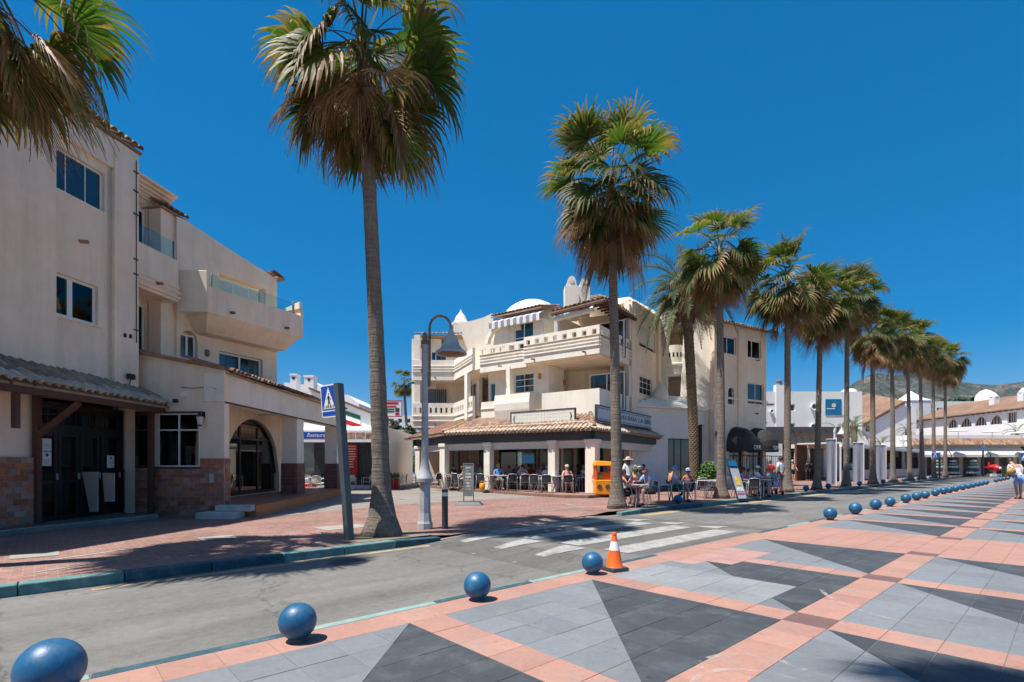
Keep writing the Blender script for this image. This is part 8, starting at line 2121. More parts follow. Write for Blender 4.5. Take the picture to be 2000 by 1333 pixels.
def chair(p, rz, lab, grp, white=False):
    t = thing('cafe_chair', lab, 'chair', p, rz, grp)
    for sg in (-1, 1): inst('leg', CH['rear', sg], t); inst('arm_leg', CH['side', sg], t)
    inst('back_hoop', CH['top'], t); inst('cross_bar', CH['bar'], t)
    inst('seat', WEAVE_WHITE['seat'] if white else CH['seat'], t); inst('backrest', WEAVE_WHITE['back'] if white else CH['back'], t); return t
TB = {}
mb = MB(); mb.lathe([(0.0, 0.715), (0.34, 0.715), (0.35, 0.722), (0.35, 0.738), (0.34, 0.745)], (0, 0, 0), 28); TB['top'] = mb.mesh('table top', M['alu'], True); auto_smooth(TB['top'], 30)
for k in range(4):
    a = math.pi / 4 + k * math.pi / 2; TB['leg', k] = tube_me('table leg', [(0.33 * math.cos(a), 0.33 * math.sin(a), 0), (0.16 * math.cos(a), 0.16 * math.sin(a), 0.35), (0.26 * math.cos(a), 0.26 * math.sin(a), 0.715)], 0.015)
def table(p, rz, lab, grp):
    t = thing('cafe_table', lab, 'table', p, rz, grp); inst('table_top', TB['top'], t)
    for k in range(4): inst('leg', TB['leg', k], t)
    return t
GC, GT = 'aluminium cafe chairs', 'aluminium cafe tables'
pos = lambda u, y, z: Vector((X(u, y), y, z))
chairs = [  # u, depth, height of floor, facing (deg; 0 looks at the camera), label
    (850, 27.3, TZ, -120, 'empty dark woven chair left of the arcade end column'), (879, 26.8, TZ, 100, 'dark woven chair left of the menu board, near its table'), (893, 26.0, TZ, 150, 'dark woven chair just behind the menu board'),
    (942, 24.9, TZ, 160, 'dark woven chair with a yellow bag at its foot'), (1000, 24.2, TZ, 185, 'dark woven chair below the man in the bright blue shirt'), (1026, 23.8, TZ, 180, 'dark woven chair turned squarely to the bar, third from the corner'),
    (1046, 22.9, TZ, 160, 'dark woven chair turned to the bar, second from the corner'), (1068, 22.6, TZ, 170, 'dark woven chair turned to the bar beside the arcade column'), (1108, 22.6, TZ, 180, 'dark woven chair back in front of the woman in pink'),
    (1131, 23.6, TZ, 100, 'dark woven chair behind the woman in pink'), (1141, 23.8, TZ, -100, 'dark woven chair beside the corner column'),
    (1226, 16.75, 0.03, 90, 'chair under the dark haired woman by the fan palm'), (1267, 17.5, 0.03, -70, 'chair under the bald man in a pale blue shirt'), (1287, 18.2, 0.03, 120, 'empty chair between the bald man and the blue cap man'),
    (1322, 19.1, 0.03, 75, 'chair under the man in the blue cap'), (1345, 19.5, 0.03, -25, 'chair under the woman in the white cap'), (1444, 21.4, 0.03, 80, 'chair under the woman in dark blue behind the ice cream board'),
    (1484, 22.4, 0.03, -60, 'chair under the man in the white cap and white shirt'), (1463, 23.4, 0.03, 0, 'chair on the far side of the group by the pushchair'), (1392, 22.2, 0.03, 60, 'empty chair at the pale table beside the fan palm'),
    (918, 26.6, TZ, -100, 'dark woven chair half behind the menu board, on its right'), (968, 25.9, TZ, 0, 'dark woven chair under the man in bright blue'), (1013, 26.4, TZ, 0, 'dark woven chair in shade behind the grey top woman'), (1078, 25.3, TZ, 20, 'dark woven chair in shade right behind the arcade column'),
    (1237, 17.6, 0.03, 200, 'chair turned away between the fan palm and the bald man'), (1300, 18.6, 0.03, -110, 'chair tucked beside the blue cap man'), (1368, 21.6, 0.03, 180, 'chair beyond the pale table in front of the green bush'), (1470, 21.3, 0.03, 170, 'near side chair of the table by the pushchair'), (1497, 22.6, 0.03, -90, 'chair right of the white cap man')]
for (u, y, z, f, lab) in chairs: chair(pos(u, y, z), R(f), lab, GC)
for i, (u, y, f) in enumerate(((596, 25.5, 90), (606, 26.4, 60), (621, 25.8, 180), (630, 26.6, -90), (672, 26.8, 90), (686, 27.6, 20), (716, 28.2, -60), (744, 29.5, 90), (752, 30.2, 160), (778, 29.0, -90), (786, 29.8, -70))):
    chair(pos(u, y, 0.03), R(f), ('white chair beside the red planter under the restaurant awning', 'white chair behind the planter, back of the awning group', 'white chair seen from behind in the awning group', 'white chair just left of the brown porch column', 'white chair just right of the brown porch column', 'white chair between the leaning sign post and the agave pot', 'white chair hidden by the tall palm trunk', 'white chair left of the plaza red planter', 'white chair behind the plaza red planter', 'white chair right of the plaza red planter', 'white chair nearest the three bathers')[i], 'white restaurant chairs', True)
for (u, y, z, lab) in ((1246, 16.4, 0.03, 'round aluminium table between the fan palm and the bald man'), (1378, 20.8, 0.03, 'pale round table beside the date palm'), (1466, 22.2, 0.03, 'aluminium table amid the group by the pushchair'), (905, 26.2, TZ, 'aluminium table behind the menu board'), (962, 24.8, TZ, 'aluminium table in front of the man in bright blue'), (985, 24.6, TZ, 'aluminium table between blue shirt man and the back facing man'), (1054, 23.9, TZ, 'aluminium table between the two chairs by the arcade column'), (1090, 23.2, TZ, 'aluminium table left of the woman in pink'), (1336, 18.7, 0.03, 'aluminium table in front of the woman in the white cap'), (1402, 21.2, 0.03, 'aluminium table touching the fan palm trunk on its right'), (878, 27.0, TZ, 'aluminium table left of the menu board'), (1120, 24.4, TZ, 'aluminium table right behind the woman in pink'), (1492, 22.0, 0.03, 'aluminium table right of the white cap man')):
    table(pos(u, y, z), 0.3, lab, GT)
for i, (u, y) in enumerate(((613, 26.0), (680, 27.2), (765, 29.7))): table(pos(u, y, 0.03), 0.3, ('aluminium table under the restaurant awning', 'aluminium table right of the porch column', 'aluminium table among the plaza chairs')[i], GT)
# pushchair
c = pos(1512, 23.4, 0.03); t = thing('pushchair', 'grey pushchair with lilac blanket beside the seated group', 'pushchair', c); M['lilac'] = mat('lilac cloth', (0.35, 0.30, 0.48), 0.9, var=0.2, scale=8)
for sx in (-1, 1):
    for sy, rr in ((-0.28, 0.09), (0.3, 0.12)):
        mb = MB(); mb.lathe([(rr - 0.025, -0.02), (rr, -0.02), (rr, 0.02), (rr - 0.025, 0.02)], (0, 0, 0), 16); mb.v = [(c.x + sx * 0.24 + p[2], c.y + sy + p[0], 0.03 + rr + p[1]) for p in mb.v]; mb.build('wheel', M['black'], t)
    mb = MB(); mb.tube([c + Vector((sx * 0.22, -0.28, 0.1)), c + Vector((sx * 0.22, 0.1, 0.5)), c + Vector((sx * 0.22, 0.42, 1.0))], 0.014, 6); mb.tube([c + Vector((sx * 0.22, 0.3, 0.12)), c + Vector((sx * 0.22, -0.05, 0.55))], 0.014, 6); mb.build('frame', M['steel_grey'], t)
mb = MB(); mb.tube([c + Vector((-0.22, 0.42, 1.0)), c + Vector((0.22, 0.42, 1.0))], 0.018, 6); mb.build('handle', M['black'], t)
mb = MB(); mb.hexa([c + Vector(p) for p in ((-0.19, -0.3, 0.36), (0.19, -0.3, 0.36), (0.19, 0.18, 0.36), (-0.19, 0.18, 0.36), (-0.2, -0.28, 0.46), (0.2, -0.28, 0.46), (0.2, 0.3, 0.85), (-0.2, 0.3, 0.85))]); mb.build('seat', M['lilac'], t, bevel=0.03)
mb = MB(); nu = 8
for i in range(nu):
    for j in range(4):
        f = lambda i, j: c + Vector((-0.21 + 0.42 * j / 4, 0.28 - 0.34 * math.sin(math.pi / 2 * i / nu), 0.75 + 0.3 * math.cos(math.pi / 2 * i / nu) * (1 - 0.12 * abs(j - 2))))
        mb.quad(f(i, j), f(i, j + 1), f(i + 1, j + 1), f(i + 1, j))
mb.build('hood', M['steel_grey'], t, smooth=True)
# ------------------------------------------------------------------ people
SKIN = [mat('tanned skin', (0.42, 0.22, 0.145), 0.55, var=0.08, scale=6, local=True), mat('sunburnt skin', (0.50, 0.20, 0.135), 0.55, var=0.08, scale=6, local=True), mat('fair skin', (0.56, 0.34, 0.255), 0.55, var=0.06, scale=6, local=True)]
CL = {}
def cloth(name, c):
    if name not in CL: CL[name] = mat(name + ' cloth', c, 0.9, var=0.12, scale=9, local=True, bump=0.25, bscale=40)
    return CL[name]
for n_, c_ in dict(white=(0.72, 0.72, 0.74), lightblue=(0.30, 0.42, 0.66), brightblue=(0.08, 0.32, 0.66), navy=(0.02, 0.03, 0.07), black=(0.015, 0.015, 0.018), teal=(0.02, 0.20, 0.17), pink=(0.60, 0.30, 0.27), lilac=(0.52, 0.50, 0.62), red=(0.55, 0.02, 0.02), orange=(0.55, 0.22, 0.05), khaki=(0.20, 0.17, 0.12), grey=(0.22, 0.22, 0.24), sky=(0.22, 0.34, 0.62), green=(0.12, 0.28, 0.24), rose=(0.62, 0.36, 0.42), straw=(0.55, 0.46, 0.30), slate=(0.12, 0.15, 0.24), print=(0.40, 0.42, 0.44)).items(): cloth(n_, c_)
HAIR = {'dark': mat('dark hair', (0.03, 0.018, 0.012), 0.6, var=0.3, scale=30, local=True), 'grey': mat('grey hair', (0.32, 0.30, 0.28), 0.7, var=0.2, scale=30, local=True), 'brown': mat('brown hair', (0.10, 0.055, 0.03), 0.6, var=0.3, scale=30, local=True), 'blond': mat('blond hair', (0.38, 0.26, 0.12), 0.6, var=0.3, scale=30, local=True)}
M['eye'] = mat('dark eye', (0.02, 0.015, 0.012), 0.3)
def joints(pose):
    j = dict(pelvis=(0, 0, .95), spine=(0, .0, 1.12), chest=(0, .012, 1.30), neck=(0, .015, 1.455), hb=(0, -.005, 1.555), ht=(0, -.012, 1.645))
    for s, L_ in ((-1, 'L'), (1, 'R')):
        j.update({'sh' + L_: (s * .165, .015, 1.40), 'el' + L_: (s * .225, .035, 1.13), 'wr' + L_: (s * .225, -.035, .90), 'ha' + L_: (s * .22, -.06, .825),
                  'hip' + L_: (s * .085, 0, .90), 'kn' + L_: (s * .10, -.015, .50), 'an' + L_: (s * .10, .025, .085), 'to' + L_: (s * .12, -.13, .03)})
    if pose == 'walk':
        j.update(knL=(-.09, -.12, .52), anL=(-.09, -.16, .10), toL=(-.10, -.31, .05), knR=(.09, .05, .50), anR=(.09, .22, .12), toR=(.10, .10, .03), elL=(-.24, .12, 1.16), wrL=(-.23, .05, .93), haL=(-.23, .01, .86), elR=(.24, -.02, 1.14), wrR=(.22, -.2, .99), haR=(.21, -.26, .94))
    if pose in ('sit', 'sitlean', 'sitcross'):
        dz = -.42
        for k in ('pelvis', 'spine', 'chest', 'neck', 'hb', 'ht', 'shL', 'shR'): x, y, z = j[k]; j[k] = (x, y + {'pelvis': .06, 'spine': .10}.get(k, .10), z + dz)
        for s, L_ in ((-1, 'L'), (1, 'R')):
            j.update({'hip' + L_: (s * .09, .03, .505), 'kn' + L_: (s * .13, -.38, .50), 'an' + L_: (s * .13, -.34, .09), 'to' + L_: (s * .15, -.49, .03),
                      'el' + L_: (s * .25, -.03, .76), 'wr' + L_: (s * .17, -.26, .74), 'ha' + L_: (s * .13, -.34, .745)})
        if pose == 'sitlean':
            for k, (dy, dz2) in dict(spine=(-.03, 0), chest=(-.12, -.02), neck=(-.21, -.05), hb=(-.26, -.07), ht=(-.32, -.08), shL=(-.17, -.03), shR=(-.17, -.03)).items(): x, y, z = j[k]; j[k] = (x, y + dy, z + dz2)
            j.update(elL=(-.25, -.22, .72), elR=(.25, -.22, .72), wrL=(-.10, -.40, .62), wrR=(.10, -.40, .62), haL=(-.05, -.47, .60), haR=(.05, -.47, .60))
        if pose == 'sitcross':
            j.update(knR=(-.02, -.42, .60), anR=(-.22, -.50, .30), toR=(-.30, -.60, .25), elL=(-.26, .0, .74), wrL=(-.22, -.22, .68), haL=(-.2, -.30, .66))
    if pose == 'reach':
        j.update(elL=(-.40, -.06, 1.30), wrL=(-.58, -.20, 1.33), haL=(-.65, -.25, 1.34))
    if pose == 'stoop':
        for k, (dx, dy, dz2) in dict(spine=(.01, -.02, 0), chest=(.03, -.10, -.01), neck=(.06, -.24, -.05), hb=(.07, -.32, -.06), ht=(.08, -.40, -.04), shL=(.03, -.18, -.04), shR=(.07, -.18, -.04), elL=(-.06, -.18, -.03), wrL=(.0, -.26, .0), haL=(.03, -.30, 0.02), elR=(.04, -.2, -.02), wrR=(.02, -.3, .0), haR=(.0, -.34, .0)).items(): x, y, z = j[k]; j[k] = (x + dx, y + dy, z + dz2)
        j.update(knL=(-.10, -.08, .50), anL=(-.10, -.05, .085), toL=(-.12, -.20, .03), anR=(.10, .09, .085), toR=(.12, -.05, .03))
    return {k: Vector(v) for k, v in j.items()}
RAD = dict(pelvis=.125, spine=.115, chest=.135, neck=.055, hb=.082, ht=.084, sh=.060, el=.040, wr=.029, ha=.030, hip=.088, kn=.056, an=.040, to=.034)
def rad(k): return RAD.get(k, RAD.get(k[:-1], .05))
EDG = [('pelvis', 'spine'), ('spine', 'chest'), ('chest', 'neck'), ('neck', 'hb'), ('hb', 'ht')] + [(a + s, b + s) if a not in ('chest', 'pelvis') else (a, b + s) for s in 'LR' for a, b in (('chest', 'sh'), ('sh', 'el'), ('el', 'wr'), ('wr', 'ha'), ('pelvis', 'hip'), ('hip', 'kn'), ('kn', 'an'), ('an', 'to'))]
def skin_obj(pts, edges, root, sub=1):
    ks = list(pts); idx = {k: i for i, k in enumerate(ks)}
    me = bpy.data.meshes.new('skin'); me.from_pydata([tuple(pts[k][0]) for k in ks], [(idx[a], idx[b]) for a, b in edges], [])
    o = bpy.data.objects.new('skin', me); COL.objects.link(o)
    o.modifiers.new('skin', 'SKIN'); d = me.skin_vertices[0].data
    for k in ks: r = pts[k][1]; d[idx[k]].radius = (r, r) if not isinstance(r, tuple) else r; d[idx[k]].use_root = (k == root)
    m = o.modifiers.new('sub', 'SUBSURF'); m.levels = sub; m.render_levels = sub
    return o
SKIN_JOBS = []
def person(p, rz, pose, h, lab, skin=0, hair='dark', top=('white', 'tee'), bottom=('navy', 'shorts'), hat=None, female=False, group='people at the cafe tables and on the pavement', shoes='black', longhair=False):
    t = thing('person', lab, 'person', p, rz, group); k = h / 1.73
    j = {n_: v * k for n_, v in joints(pose).items()}
    wz = 0.88 if female else 1.0
    if female:
        for n_ in ('shL', 'shR'): j[n_].x *= .86
    P_ = {n_: (v, rad(n_) * k * (wz if n_[:2] in ('sh', 'el', 'wr', 'sp', 'ch') else 1)) for n_, v in j.items()}
    body = skin_obj(P_, EDG, 'pelvis', 2); SKIN_JOBS.append((body, t, 'body', [SKIN[skin], M['eye']], j, k))
    if top:
        c, kind = top; q = {}
        add = .020 * k
        for n_ in ('pelvis', 'spine', 'chest', 'shL', 'shR'): q[n_] = (j[n_], P_[n_][1] + add * (1.1 if n_ != 'shL' and n_ != 'shR' else .9))
        e = [('pelvis', 'spine'), ('spine', 'chest'), ('chest', 'shL'), ('chest', 'shR')]
        q['nk'] = (j['chest'].lerp(j['neck'], .72), .062 * k); e.append(('chest', 'nk'))
        if kind in ('tee', 'long'):
            for s in 'LR':
                if kind == 'tee': q['sl' + s] = (j['sh' + s].lerp(j['el' + s], .72), .060 * k * wz); e.append(('sh' + s, 'sl' + s))
                else: q['el' + s] = (j['el' + s], .055 * k * wz); q['cu' + s] = (j['el' + s].lerp(j['wr' + s], .9), .043 * k); e += [('sh' + s, 'el' + s), ('el' + s, 'cu' + s)]
        elif kind == 'top':
            q = {n_: q[n_] for n_ in ('pelvis', 'spine', 'chest')}; e = e[:2]
            q['chest'] = (q['chest'][0] - Vector((0, 0, .02 * k)), q['chest'][1])
        o = skin_obj(q, e, 'spine', 2); SKIN_JOBS.append((o, t, 'shirt', [CL[c]], None, k))
    if bottom:
        c, kind = bottom; q = {'pelvis': (j['pelvis'] - Vector((0, 0, .01)), P_['pelvis'][1] + .024 * k)}; e = []
        for s in 'LR':
            q['hip' + s] = (j['hip' + s], .108 * k); f = {'shorts': .86, 'brief': .25, 'trousers': 1.0}[kind]
            q['kn' + s] = (j['hip' + s].lerp(j['kn' + s], f), (.088 if kind == 'shorts' else .072) * k); e += [('pelvis', 'hip' + s), ('hip' + s, 'kn' + s)]
            if kind == 'trousers': q['an' + s] = (j['an' + s] + Vector((0, 0, .02)), .06 * k); e.append(('kn' + s, 'an' + s))
        o = skin_obj(q, e, 'pelvis', 1); SKIN_JOBS.append((o, t, 'shorts' if kind != 'trousers' else 'trousers', [CL[c]], None, k))
    for s in 'LR':
        q = {'a': (j['an' + s] * 0.6 + j['to' + s] * 0.4 - Vector((0, 0, .035 * k)), .046 * k), 'b': (j['to' + s], .042 * k), 'c': (j['an' + s] + (j['an' + s] - j['to' + s]).normalized() * .03 * k - Vector((0, 0, .045 * k)), .042 * k)}
        o = skin_obj(q, [('c', 'a'), ('a', 'b')], 'a', 1); SKIN_JOBS.append((o, t, 'shoe', [CL[shoes]], None, k))
    hc = j['hb'].lerp(j['ht'], .62); ax = (j['ht'] - j['hb']).normalized()
    rot = Vector((0, 0, 1)).rotation_difference(ax)
    def headpiece(profile, m, name, n=18, cut=None, off=(0, 0, 0), sc=(1, 1)):
        mb = MB(); mb.lathe([(r * k, z * k) for r, z in profile], (0, 0, 0), n, cap=False)
        me_v = []
        for v in mb.v: w = Vector((v[0] * sc[0], v[1] * sc[1], v[2])) + Vector(off) * k; me_v.append(tuple(rot @ w + hc))
        mb.v = me_v; inst(name, mb.mesh(name, m, True), t)
    dome = [(.094, -.01), (.096, .03), (.088, .065), (.066, .095), (.035, .112), (.001, .118)]
    if hair:
        headpiece([(.088, -.055)] + dome, HAIR[hair], 'hair', off=(0, .016, .004), sc=(.95, 1.06))
        if longhair: headpiece([(.03, -.24), (.07, -.20), (.085, -.10), (.09, 0.0), (.07, .05)], HAIR[hair], 'hair_length', off=(0, .04, 0), sc=(.95, .75))
    if hat:
        kind, c = hat
        if kind == 'cap':
            headpiece([(.100, .02), (.102, .04), (.092, .085), (.066, .115), (.03, .128), (.001, .13)], CL[c], 'cap', off=(0, .006, 0))
            mb = MB(); pts = [Vector((.085 * math.sin(a), -.085 - .10 * math.cos(a), .022)) for a in [R(-85 + 17 * i) for i in range(11)]]
            n = len(pts); vs = [rot @ (p * k) + hc for p in pts] + [rot @ ((p + Vector((0, 0, .008))) * k) + hc for p in pts]
            mb.add(vs, [tuple(reversed(range(n))), tuple(range(n, 2 * n))] + [(i, (i + 1) % n, n + (i + 1) % n, n + i) for i in range(n)]); inst('cap_peak', mb.mesh('cap_peak', CL[c]), t)
        else:
            headpiece([(.215, -.005), (.20, .012), (.11, .03), (.10, .035), (.098, .085), (.075, .118), (.03, .13), (.001, .13)], CL[c], 'hat', off=(0, .004, 0))
    return t
def ground(u, y, z=0.03): return Vector((X(u, y), y, z))
PP = [
 (1990, 20.9, 0, 168, 'stoop', 1.72, 'man in white shirt and pale blue shorts walking away with a tan bag', dict(top=('white', 'tee'), bottom=('sky', 'shorts'), skin=0, hair='dark', shoes='khaki')),
 (786, 39, .03, 190, 'stand', 1.75, 'shirtless sunburnt man in black shorts standing left of the other bathers', dict(top=None, bottom=('black', 'shorts'), skin=1)),
 (797, 38.5, .03, 170, 'stand', 1.8, 'tall shirtless bather nearest the tiled arcade corner', dict(top=None, bottom=('navy', 'shorts'), skin=1, hair='brown')),
 (779, 40, .03, 200, 'stand', 1.7, 'bather in dark shirt behind the two shirtless men', dict(top=('slate', 'tee'), bottom=('khaki', 'shorts'))),
 (974, 25.6, TZ, 15, 'sit', 1.75, 'seated man in bright blue shirt under the arcade facing the plaza', dict(top=('brightblue', 'tee'), bottom=('khaki', 'trousers'), hair='blond')),
 (992, 26.6, TZ, -30, 'sit', 1.62, 'seated woman in grey top behind the man in bright blue', dict(top=('grey', 'tee'), bottom=('grey', 'trousers'), female=True, hair='brown')),
 (1021, 25.3, TZ, 178, 'sitlean', 1.75, 'seated man with lilac white shirt back turned to the plaza', dict(top=('lilac', 'tee'), bottom=('navy', 'shorts'))),
 (1051, 26.0, TZ, 120, 'sitlean', 1.7, 'seated person in pale shirt leaning over a table under the arcade', dict(top=('lilac', 'tee'), bottom=('grey', 'shorts'), hair='grey')),
 (1067, 25.4, TZ, 190, 'sit', 1.65, 'seated grey haired person in white beside the arcade column', dict(top=('white', 'tee'), bottom=('grey', 'shorts'), hair='grey')),
 (1108, 23.0, TZ, 5, 'sit', 1.66, 'woman in pink top and pale cap seated in the sun by the column', dict(top=('pink', 'tee'), bottom=('khaki', 'shorts'), hat=('cap', 'straw'), female=True, skin=2, hair='grey')),
 (1127, 26.0, TZ, -40, 'sit', 1.7, 'dim figure in grey seated inside the arcade corner', dict(top=('grey', 'tee'), bottom=('navy', 'trousers'))),
 (1143, 25.6, TZ, 60, 'sit', 1.65, 'dim figure in white seated behind the corner column', dict(top=('white', 'tee'), bottom=('navy', 'trousers'), hair='grey')),
 (910, 26.6, TZ, -60, 'sitlean', 1.66, 'woman in pale top half hidden behind the menu board', dict(top=('pink', 'top'), bottom=('white', 'shorts'), female=True, hair='brown', skin=2)),
 (1163, 22.0, TZ, 150, 'stand', 1.08, 'small child in pink dress and sun hat beside the yellow ride', dict(top=('rose', 'top'), bottom=('rose', 'shorts'), hat=('hat', 'rose'), female=True, skin=2)),
 (1227, 20.2, .03, 185, 'reach', 1.68, 'woman in straw hat and patterned white blouse standing with her back turned', dict(top=('white', 'long'), bottom=('navy', 'shorts'), hat=('hat', 'straw'), female=True, hair='brown', longhair=True)),
 (1223, 16.75, .03, 92, 'sit', 1.62, 'dark haired woman in strapless white top and black shorts seated by the fan palm', dict(top=('white', 'top'), bottom=('black', 'shorts'), female=True, hair='dark', skin=1)),
 (1267, 17.45, .03, -62, 'sitlean', 1.78, 'bald man in pale blue shirt seated looking down', dict(top=('lightblue', 'tee'), bottom=('khaki', 'shorts'), hair=None, skin=1)),
 (1310, 26.0, .03, 110, 'sitlean', 1.62, 'woman in orange top bending at a table in the shade', dict(top=('orange', 'tee'), bottom=('black', 'shorts'), female=True, hair='dark', skin=0)),
 (1323, 19.1, .03, 72, 'sit', 1.76, 'man in blue cap and pale shirt seated in teal shorts', dict(top=('lilac', 'tee'), bottom=('teal', 'shorts'), hat=('cap', 'brightblue'), hair='grey', skin=2)),
 (1344, 19.6, .03, -22, 'sitcross', 1.64, 'woman in white cap and pink top seated with crossed legs', dict(top=('pink', 'top'), bottom=('navy', 'shorts'), hat=('cap', 'white'), female=True, hair='brown', skin=1)),
 (1447, 21.5, .03, 78, 'sit', 1.68, 'person in slate blue shirt seated behind the ice cream board', dict(top=('slate', 'tee'), bottom=('teal', 'shorts'), hair='dark')),
 (1464, 23.5, .03, 10, 'sit', 1.6, 'child in rose top seated on the far side of the table', dict(top=('rose', 'tee'), bottom=('navy', 'shorts'), female=True, hair='dark', longhair=True)),
 (1484, 22.4, .03, 55, 'sit', 1.76, 'man in white cap and white shirt seated at the far table', dict(top=('white', 'tee'), bottom=('black', 'shorts'), hat=('cap', 'white'), hair='dark')),
 (1505, 26.5, .03, 175, 'stand', 1.63, 'woman in red top standing near the black railing', dict(top=('red', 'tee'), bottom=('navy', 'shorts'), female=True, hair='brown')),
 (1524, 25.0, .03, 205, 'stand', 1.76, 'dark haired man in white shirt with crossbody strap standing by a palm', dict(top=('white', 'tee'), bottom=('khaki', 'shorts'), hair='dark')),
 (1548, 40, .03, 5, 'walk', 1.78, 'man in open pale shirt and dark shorts walking out of the pavilion', dict(top=('straw', 'top'), bottom=('black', 'shorts'), hair='grey')),
 (1577, 43, .03, 20, 'stand', 1.72, 'person dressed in black standing before the pavilion columns', dict(top=('black', 'long'), bottom=('black', 'trousers'))),
 (1585, 44, .03, -20, 'stand', 1.66, 'second person in dark clothes standing by the pavilion column', dict(top=('navy', 'tee'), bottom=('black', 'trousers'), female=True)),
 (1663, 46, .03, 185, 'stand', 1.74, 'figure in white shirt between the banners', dict(top=('white', 'tee'), bottom=('navy', 'shorts'))),
 (1737, 52, .03, 190, 'walk', 1.72, 'walker in green shirt and shorts by a far palm', dict(top=('green', 'tee'), bottom=('teal', 'shorts'), skin=1)),
 (1728, 54, .03, 180, 'stand', 1.68, 'far figure in rose top beside the walker in green', dict(top=('rose', 'tee'), bottom=('grey', 'shorts'), female=True)),
 (1035, 26.9, TZ, 30, 'sit', 1.7, 'dim seated figure in red behind the lilac shirt man', dict(top=('red', 'tee'), bottom=('navy', 'shorts'))),
 (1008, 27.2, TZ, -20, 'sit', 1.66, 'dim seated figure in slate between the two arcade columns', dict(top=('slate', 'tee'), bottom=('navy', 'trousers'), hair='grey')),
 (888, 27.6, TZ, 60, 'sit', 1.7, 'dim seated figure in navy left of the menu board', dict(top=('navy', 'tee'), bottom=('khaki', 'trousers'))),
 (935, 26.9, TZ, -50, 'sit', 1.68, 'dim seated figure in green beside the second arcade column', dict(top=('green', 'tee'), bottom=('navy', 'trousers'))),
 (1098, 25.6, TZ, 40, 'sit', 1.7, 'dim seated figure in navy behind the woman in pink', dict(top=('navy', 'tee'), bottom=('navy', 'trousers'), hair='brown')),
 (1205, 25.6, TZ, 20, 'sit', 1.66, 'seated figure in yellow under the right hand blinds', dict(top=('straw', 'tee'), bottom=('khaki', 'trousers'), female=True)),
 (1256, 25.8, TZ, -30, 'sit', 1.7, 'seated figure in grey under the right hand blinds', dict(top=('grey', 'tee'), bottom=('navy', 'trousers'))),
 (1456, 22.6, .03, 30, 'sit', 1.68, 'woman with long dark hair seated beyond the ice cream board', dict(top=('pink', 'tee'), bottom=('white', 'shorts'), female=True, hair='dark', longhair=True)),
 (1496, 22.6, .03, -85, 'sit', 1.64, 'woman in print top seated facing the white cap man', dict(top=('print', 'tee'), bottom=('white', 'shorts'), female=True, hair='brown')),
 (1238, 17.7, .03, 205, 'sit', 1.66, 'person in rose top seated beyond the first pavement table', dict(top=('rose', 'tee'), bottom=('navy', 'shorts'), female=True, hair='dark')),
]
for (u, y, z, f, pose, h, lab, kw) in PP: person(ground(u, y, z), R(f), pose, h, lab, **kw)
bpy.context.view_layer.update()
dg = bpy.context.evaluated_depsgraph_get()
done = []
for (o, t, name, mats, j, k) in SKIN_JOBS:
    me = bpy.data.meshes.new_from_object(o.evaluated_get(dg)); me.name = name
    done.append((o, t, name, mats, j, k, me))
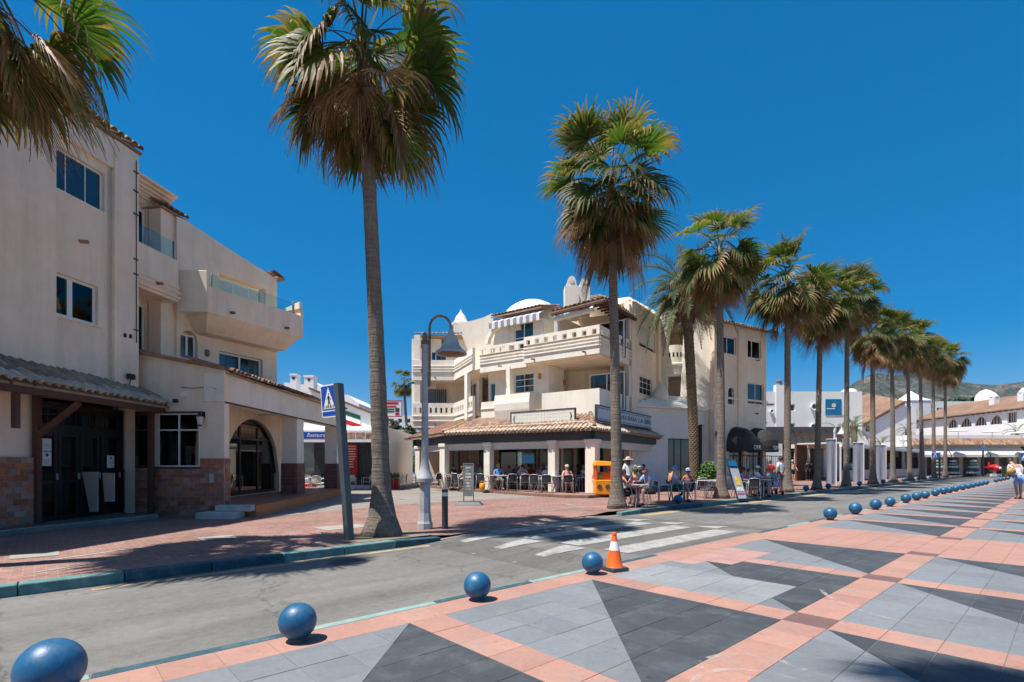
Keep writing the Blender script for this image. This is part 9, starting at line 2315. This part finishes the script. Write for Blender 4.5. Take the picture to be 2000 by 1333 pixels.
for (o, t, name, mats, j, k, me) in done:
    src = o.data; bpy.data.objects.remove(o); bpy.data.meshes.remove(src)
    me.materials.clear()
    for m in mats: me.materials.append(m)
    if j is not None:                                   # face, ears and fingers grow out of the same mesh
        bm = bmesh.new(); bm.from_mesh(me)
        ax = (j['ht'] - j['hb']).normalized(); fw = (Vector((0, -1, 0)) - ax * ax.dot(Vector((0, -1, 0)))).normalized(); sd = fw.cross(ax)
        hc = j['hb'].lerp(j['ht'], .5)
        mb = MB()
        mb.add([hc + fw * .078 * k + ax * .03 * k, hc + fw * .074 * k - sd * .014 * k - ax * .012 * k, hc + fw * .074 * k + sd * .014 * k - ax * .012 * k, hc + fw * .108 * k - ax * .008 * k], [(0, 1, 3), (0, 3, 2), (1, 2, 3)])
        for s in (-1, 1):
            mb.sphere(hc + fw * .078 * k + sd * s * .030 * k + ax * .022 * k, .011 * k, 6, 4, 1)
            e = hc + sd * s * .083 * k + ax * .0 * k; mb.sphere(e, .026 * k, 6, 5, 0, (.35, .7, 1.1))
        mb.add([hc + fw * .084 * k - sd * .022 * k - ax * .042 * k, hc + fw * .084 * k + sd * .022 * k - ax * .042 * k, hc + fw * .083 * k + sd * .016 * k - ax * .050 * k, hc + fw * .083 * k - sd * .016 * k - ax * .050 * k], [(0, 3, 2, 1)], 1)
        for L_ in 'LR':
            d = (j['ha' + L_] - j['wr' + L_]).normalized(); s = d.orthogonal().normalized()
            lat = d.cross(Vector((0, 0, 1))); lat = lat.normalized() if lat.length > .1 else Vector((0, 1, 0)); pn = lat.cross(d)
            for q, (off, ln) in enumerate(((-.024, .062), (-.008, .075), (.008, .070), (.023, .055))):
                b0 = j['ha' + L_] + lat * off * k + d * .008 * k; m_ = b0 + d * ln * .55 * k - pn * .008 * k; tp = m_ + d * ln * .35 * k - pn * .022 * k
                mb.tube([b0, m_, tp], [.0095 * k, .0085 * k, .006 * k], 5)
            b0 = j['wr' + L_].lerp(j['ha' + L_], .55) + lat * .02 * k; mb.tube([b0, b0 + lat * .03 * k + d * .02 * k, b0 + lat * .032 * k + d * .05 * k], [.011 * k, .010 * k, .007 * k], 5)
        vs = [bm.verts.new(v) for v in mb.v]
        for f, mi in zip(mb.f, mb.m):
            try: fc = bm.faces.new([vs[i] for i in f]); fc.material_index = mi
            except ValueError: pass
        bm.to_mesh(me); bm.free()
    me.polygons.foreach_set('use_smooth', [True] * len(me.polygons))
    inst(name, me, t)
# bags and other things people carry
M['leather'] = mat('tan leather', (0.42, 0.24, 0.09), 0.6, var=0.15, scale=8)
def bag(name, lab, c, sx, sy, sz, m, rz=0, strap=None):
    t = thing(name, lab, 'bag', c, rz); mb = MB(); mb.sphere((0, 0, sz), 1.0, 16, 10, 0, (sx, sy, sz)); local_build(mb, 'body', m, t, smooth=True)
    if strap: mb = MB(); mb.tube([(-sx * .8, 0, sz * 1.4), (-sx * .5, 0.02, sz * 2 + strap * .7), (0, 0.03, sz * 2 + strap), (sx * .5, 0.02, sz * 2 + strap * .7), (sx * .8, 0, sz * 1.4)], 0.012, 6); local_build(mb, 'strap', m, t)
    return t
bag('shoulder_bag', 'tan leather bag held under the walking man\'s left arm', ground(1975.5, 20.75, 0.98), 0.20, 0.11, 0.15, M['leather'], 0.2, 0.12)
bag('shoulder_bag', 'pale yellow bag hanging at the straw hat woman\'s side', ground(1242, 20.0, 0.82), 0.15, 0.08, 0.19, mat('pale yellow cloth', (0.60, 0.52, 0.13), 0.9, var=0.1), 0.3, 0.2)
bag('handbag', 'dark red bag hanging on the chair by the dark haired woman', ground(1238, 16.95, 0.48), 0.16, 0.09, 0.16, mat('dark red leather', (0.25, 0.02, 0.03), 0.5), 0.3, 0.1)
bag('shopping_bag', 'yellow bag on the terrace floor below a dark chair', ground(942, 24.6, TZ), 0.14, 0.09, 0.19, M['yellow'], 0.1, 0.08)
# lettering becomes plain mesh
bpy.context.view_layer.update(); dg = bpy.context.evaluated_depsgraph_get()
for o in [o for o in scene.objects if o.type == 'FONT']:
    me = bpy.data.meshes.new_from_object(o.evaluated_get(dg)); n = inst('lettering_mesh', me, o.parent, o.location, o.rotation_euler, o.scale)
    if o.get('fit'):
        xs = [v.co.x for v in me.vertices]; n.scale = (o['fit'] / max(0.01, max(xs) - min(xs)), 1, 1)
    cu = o.data; bpy.data.objects.remove(o); bpy.data.curves.remove(cu); n.name = 'lettering'; n['kind'] = 'stuff'
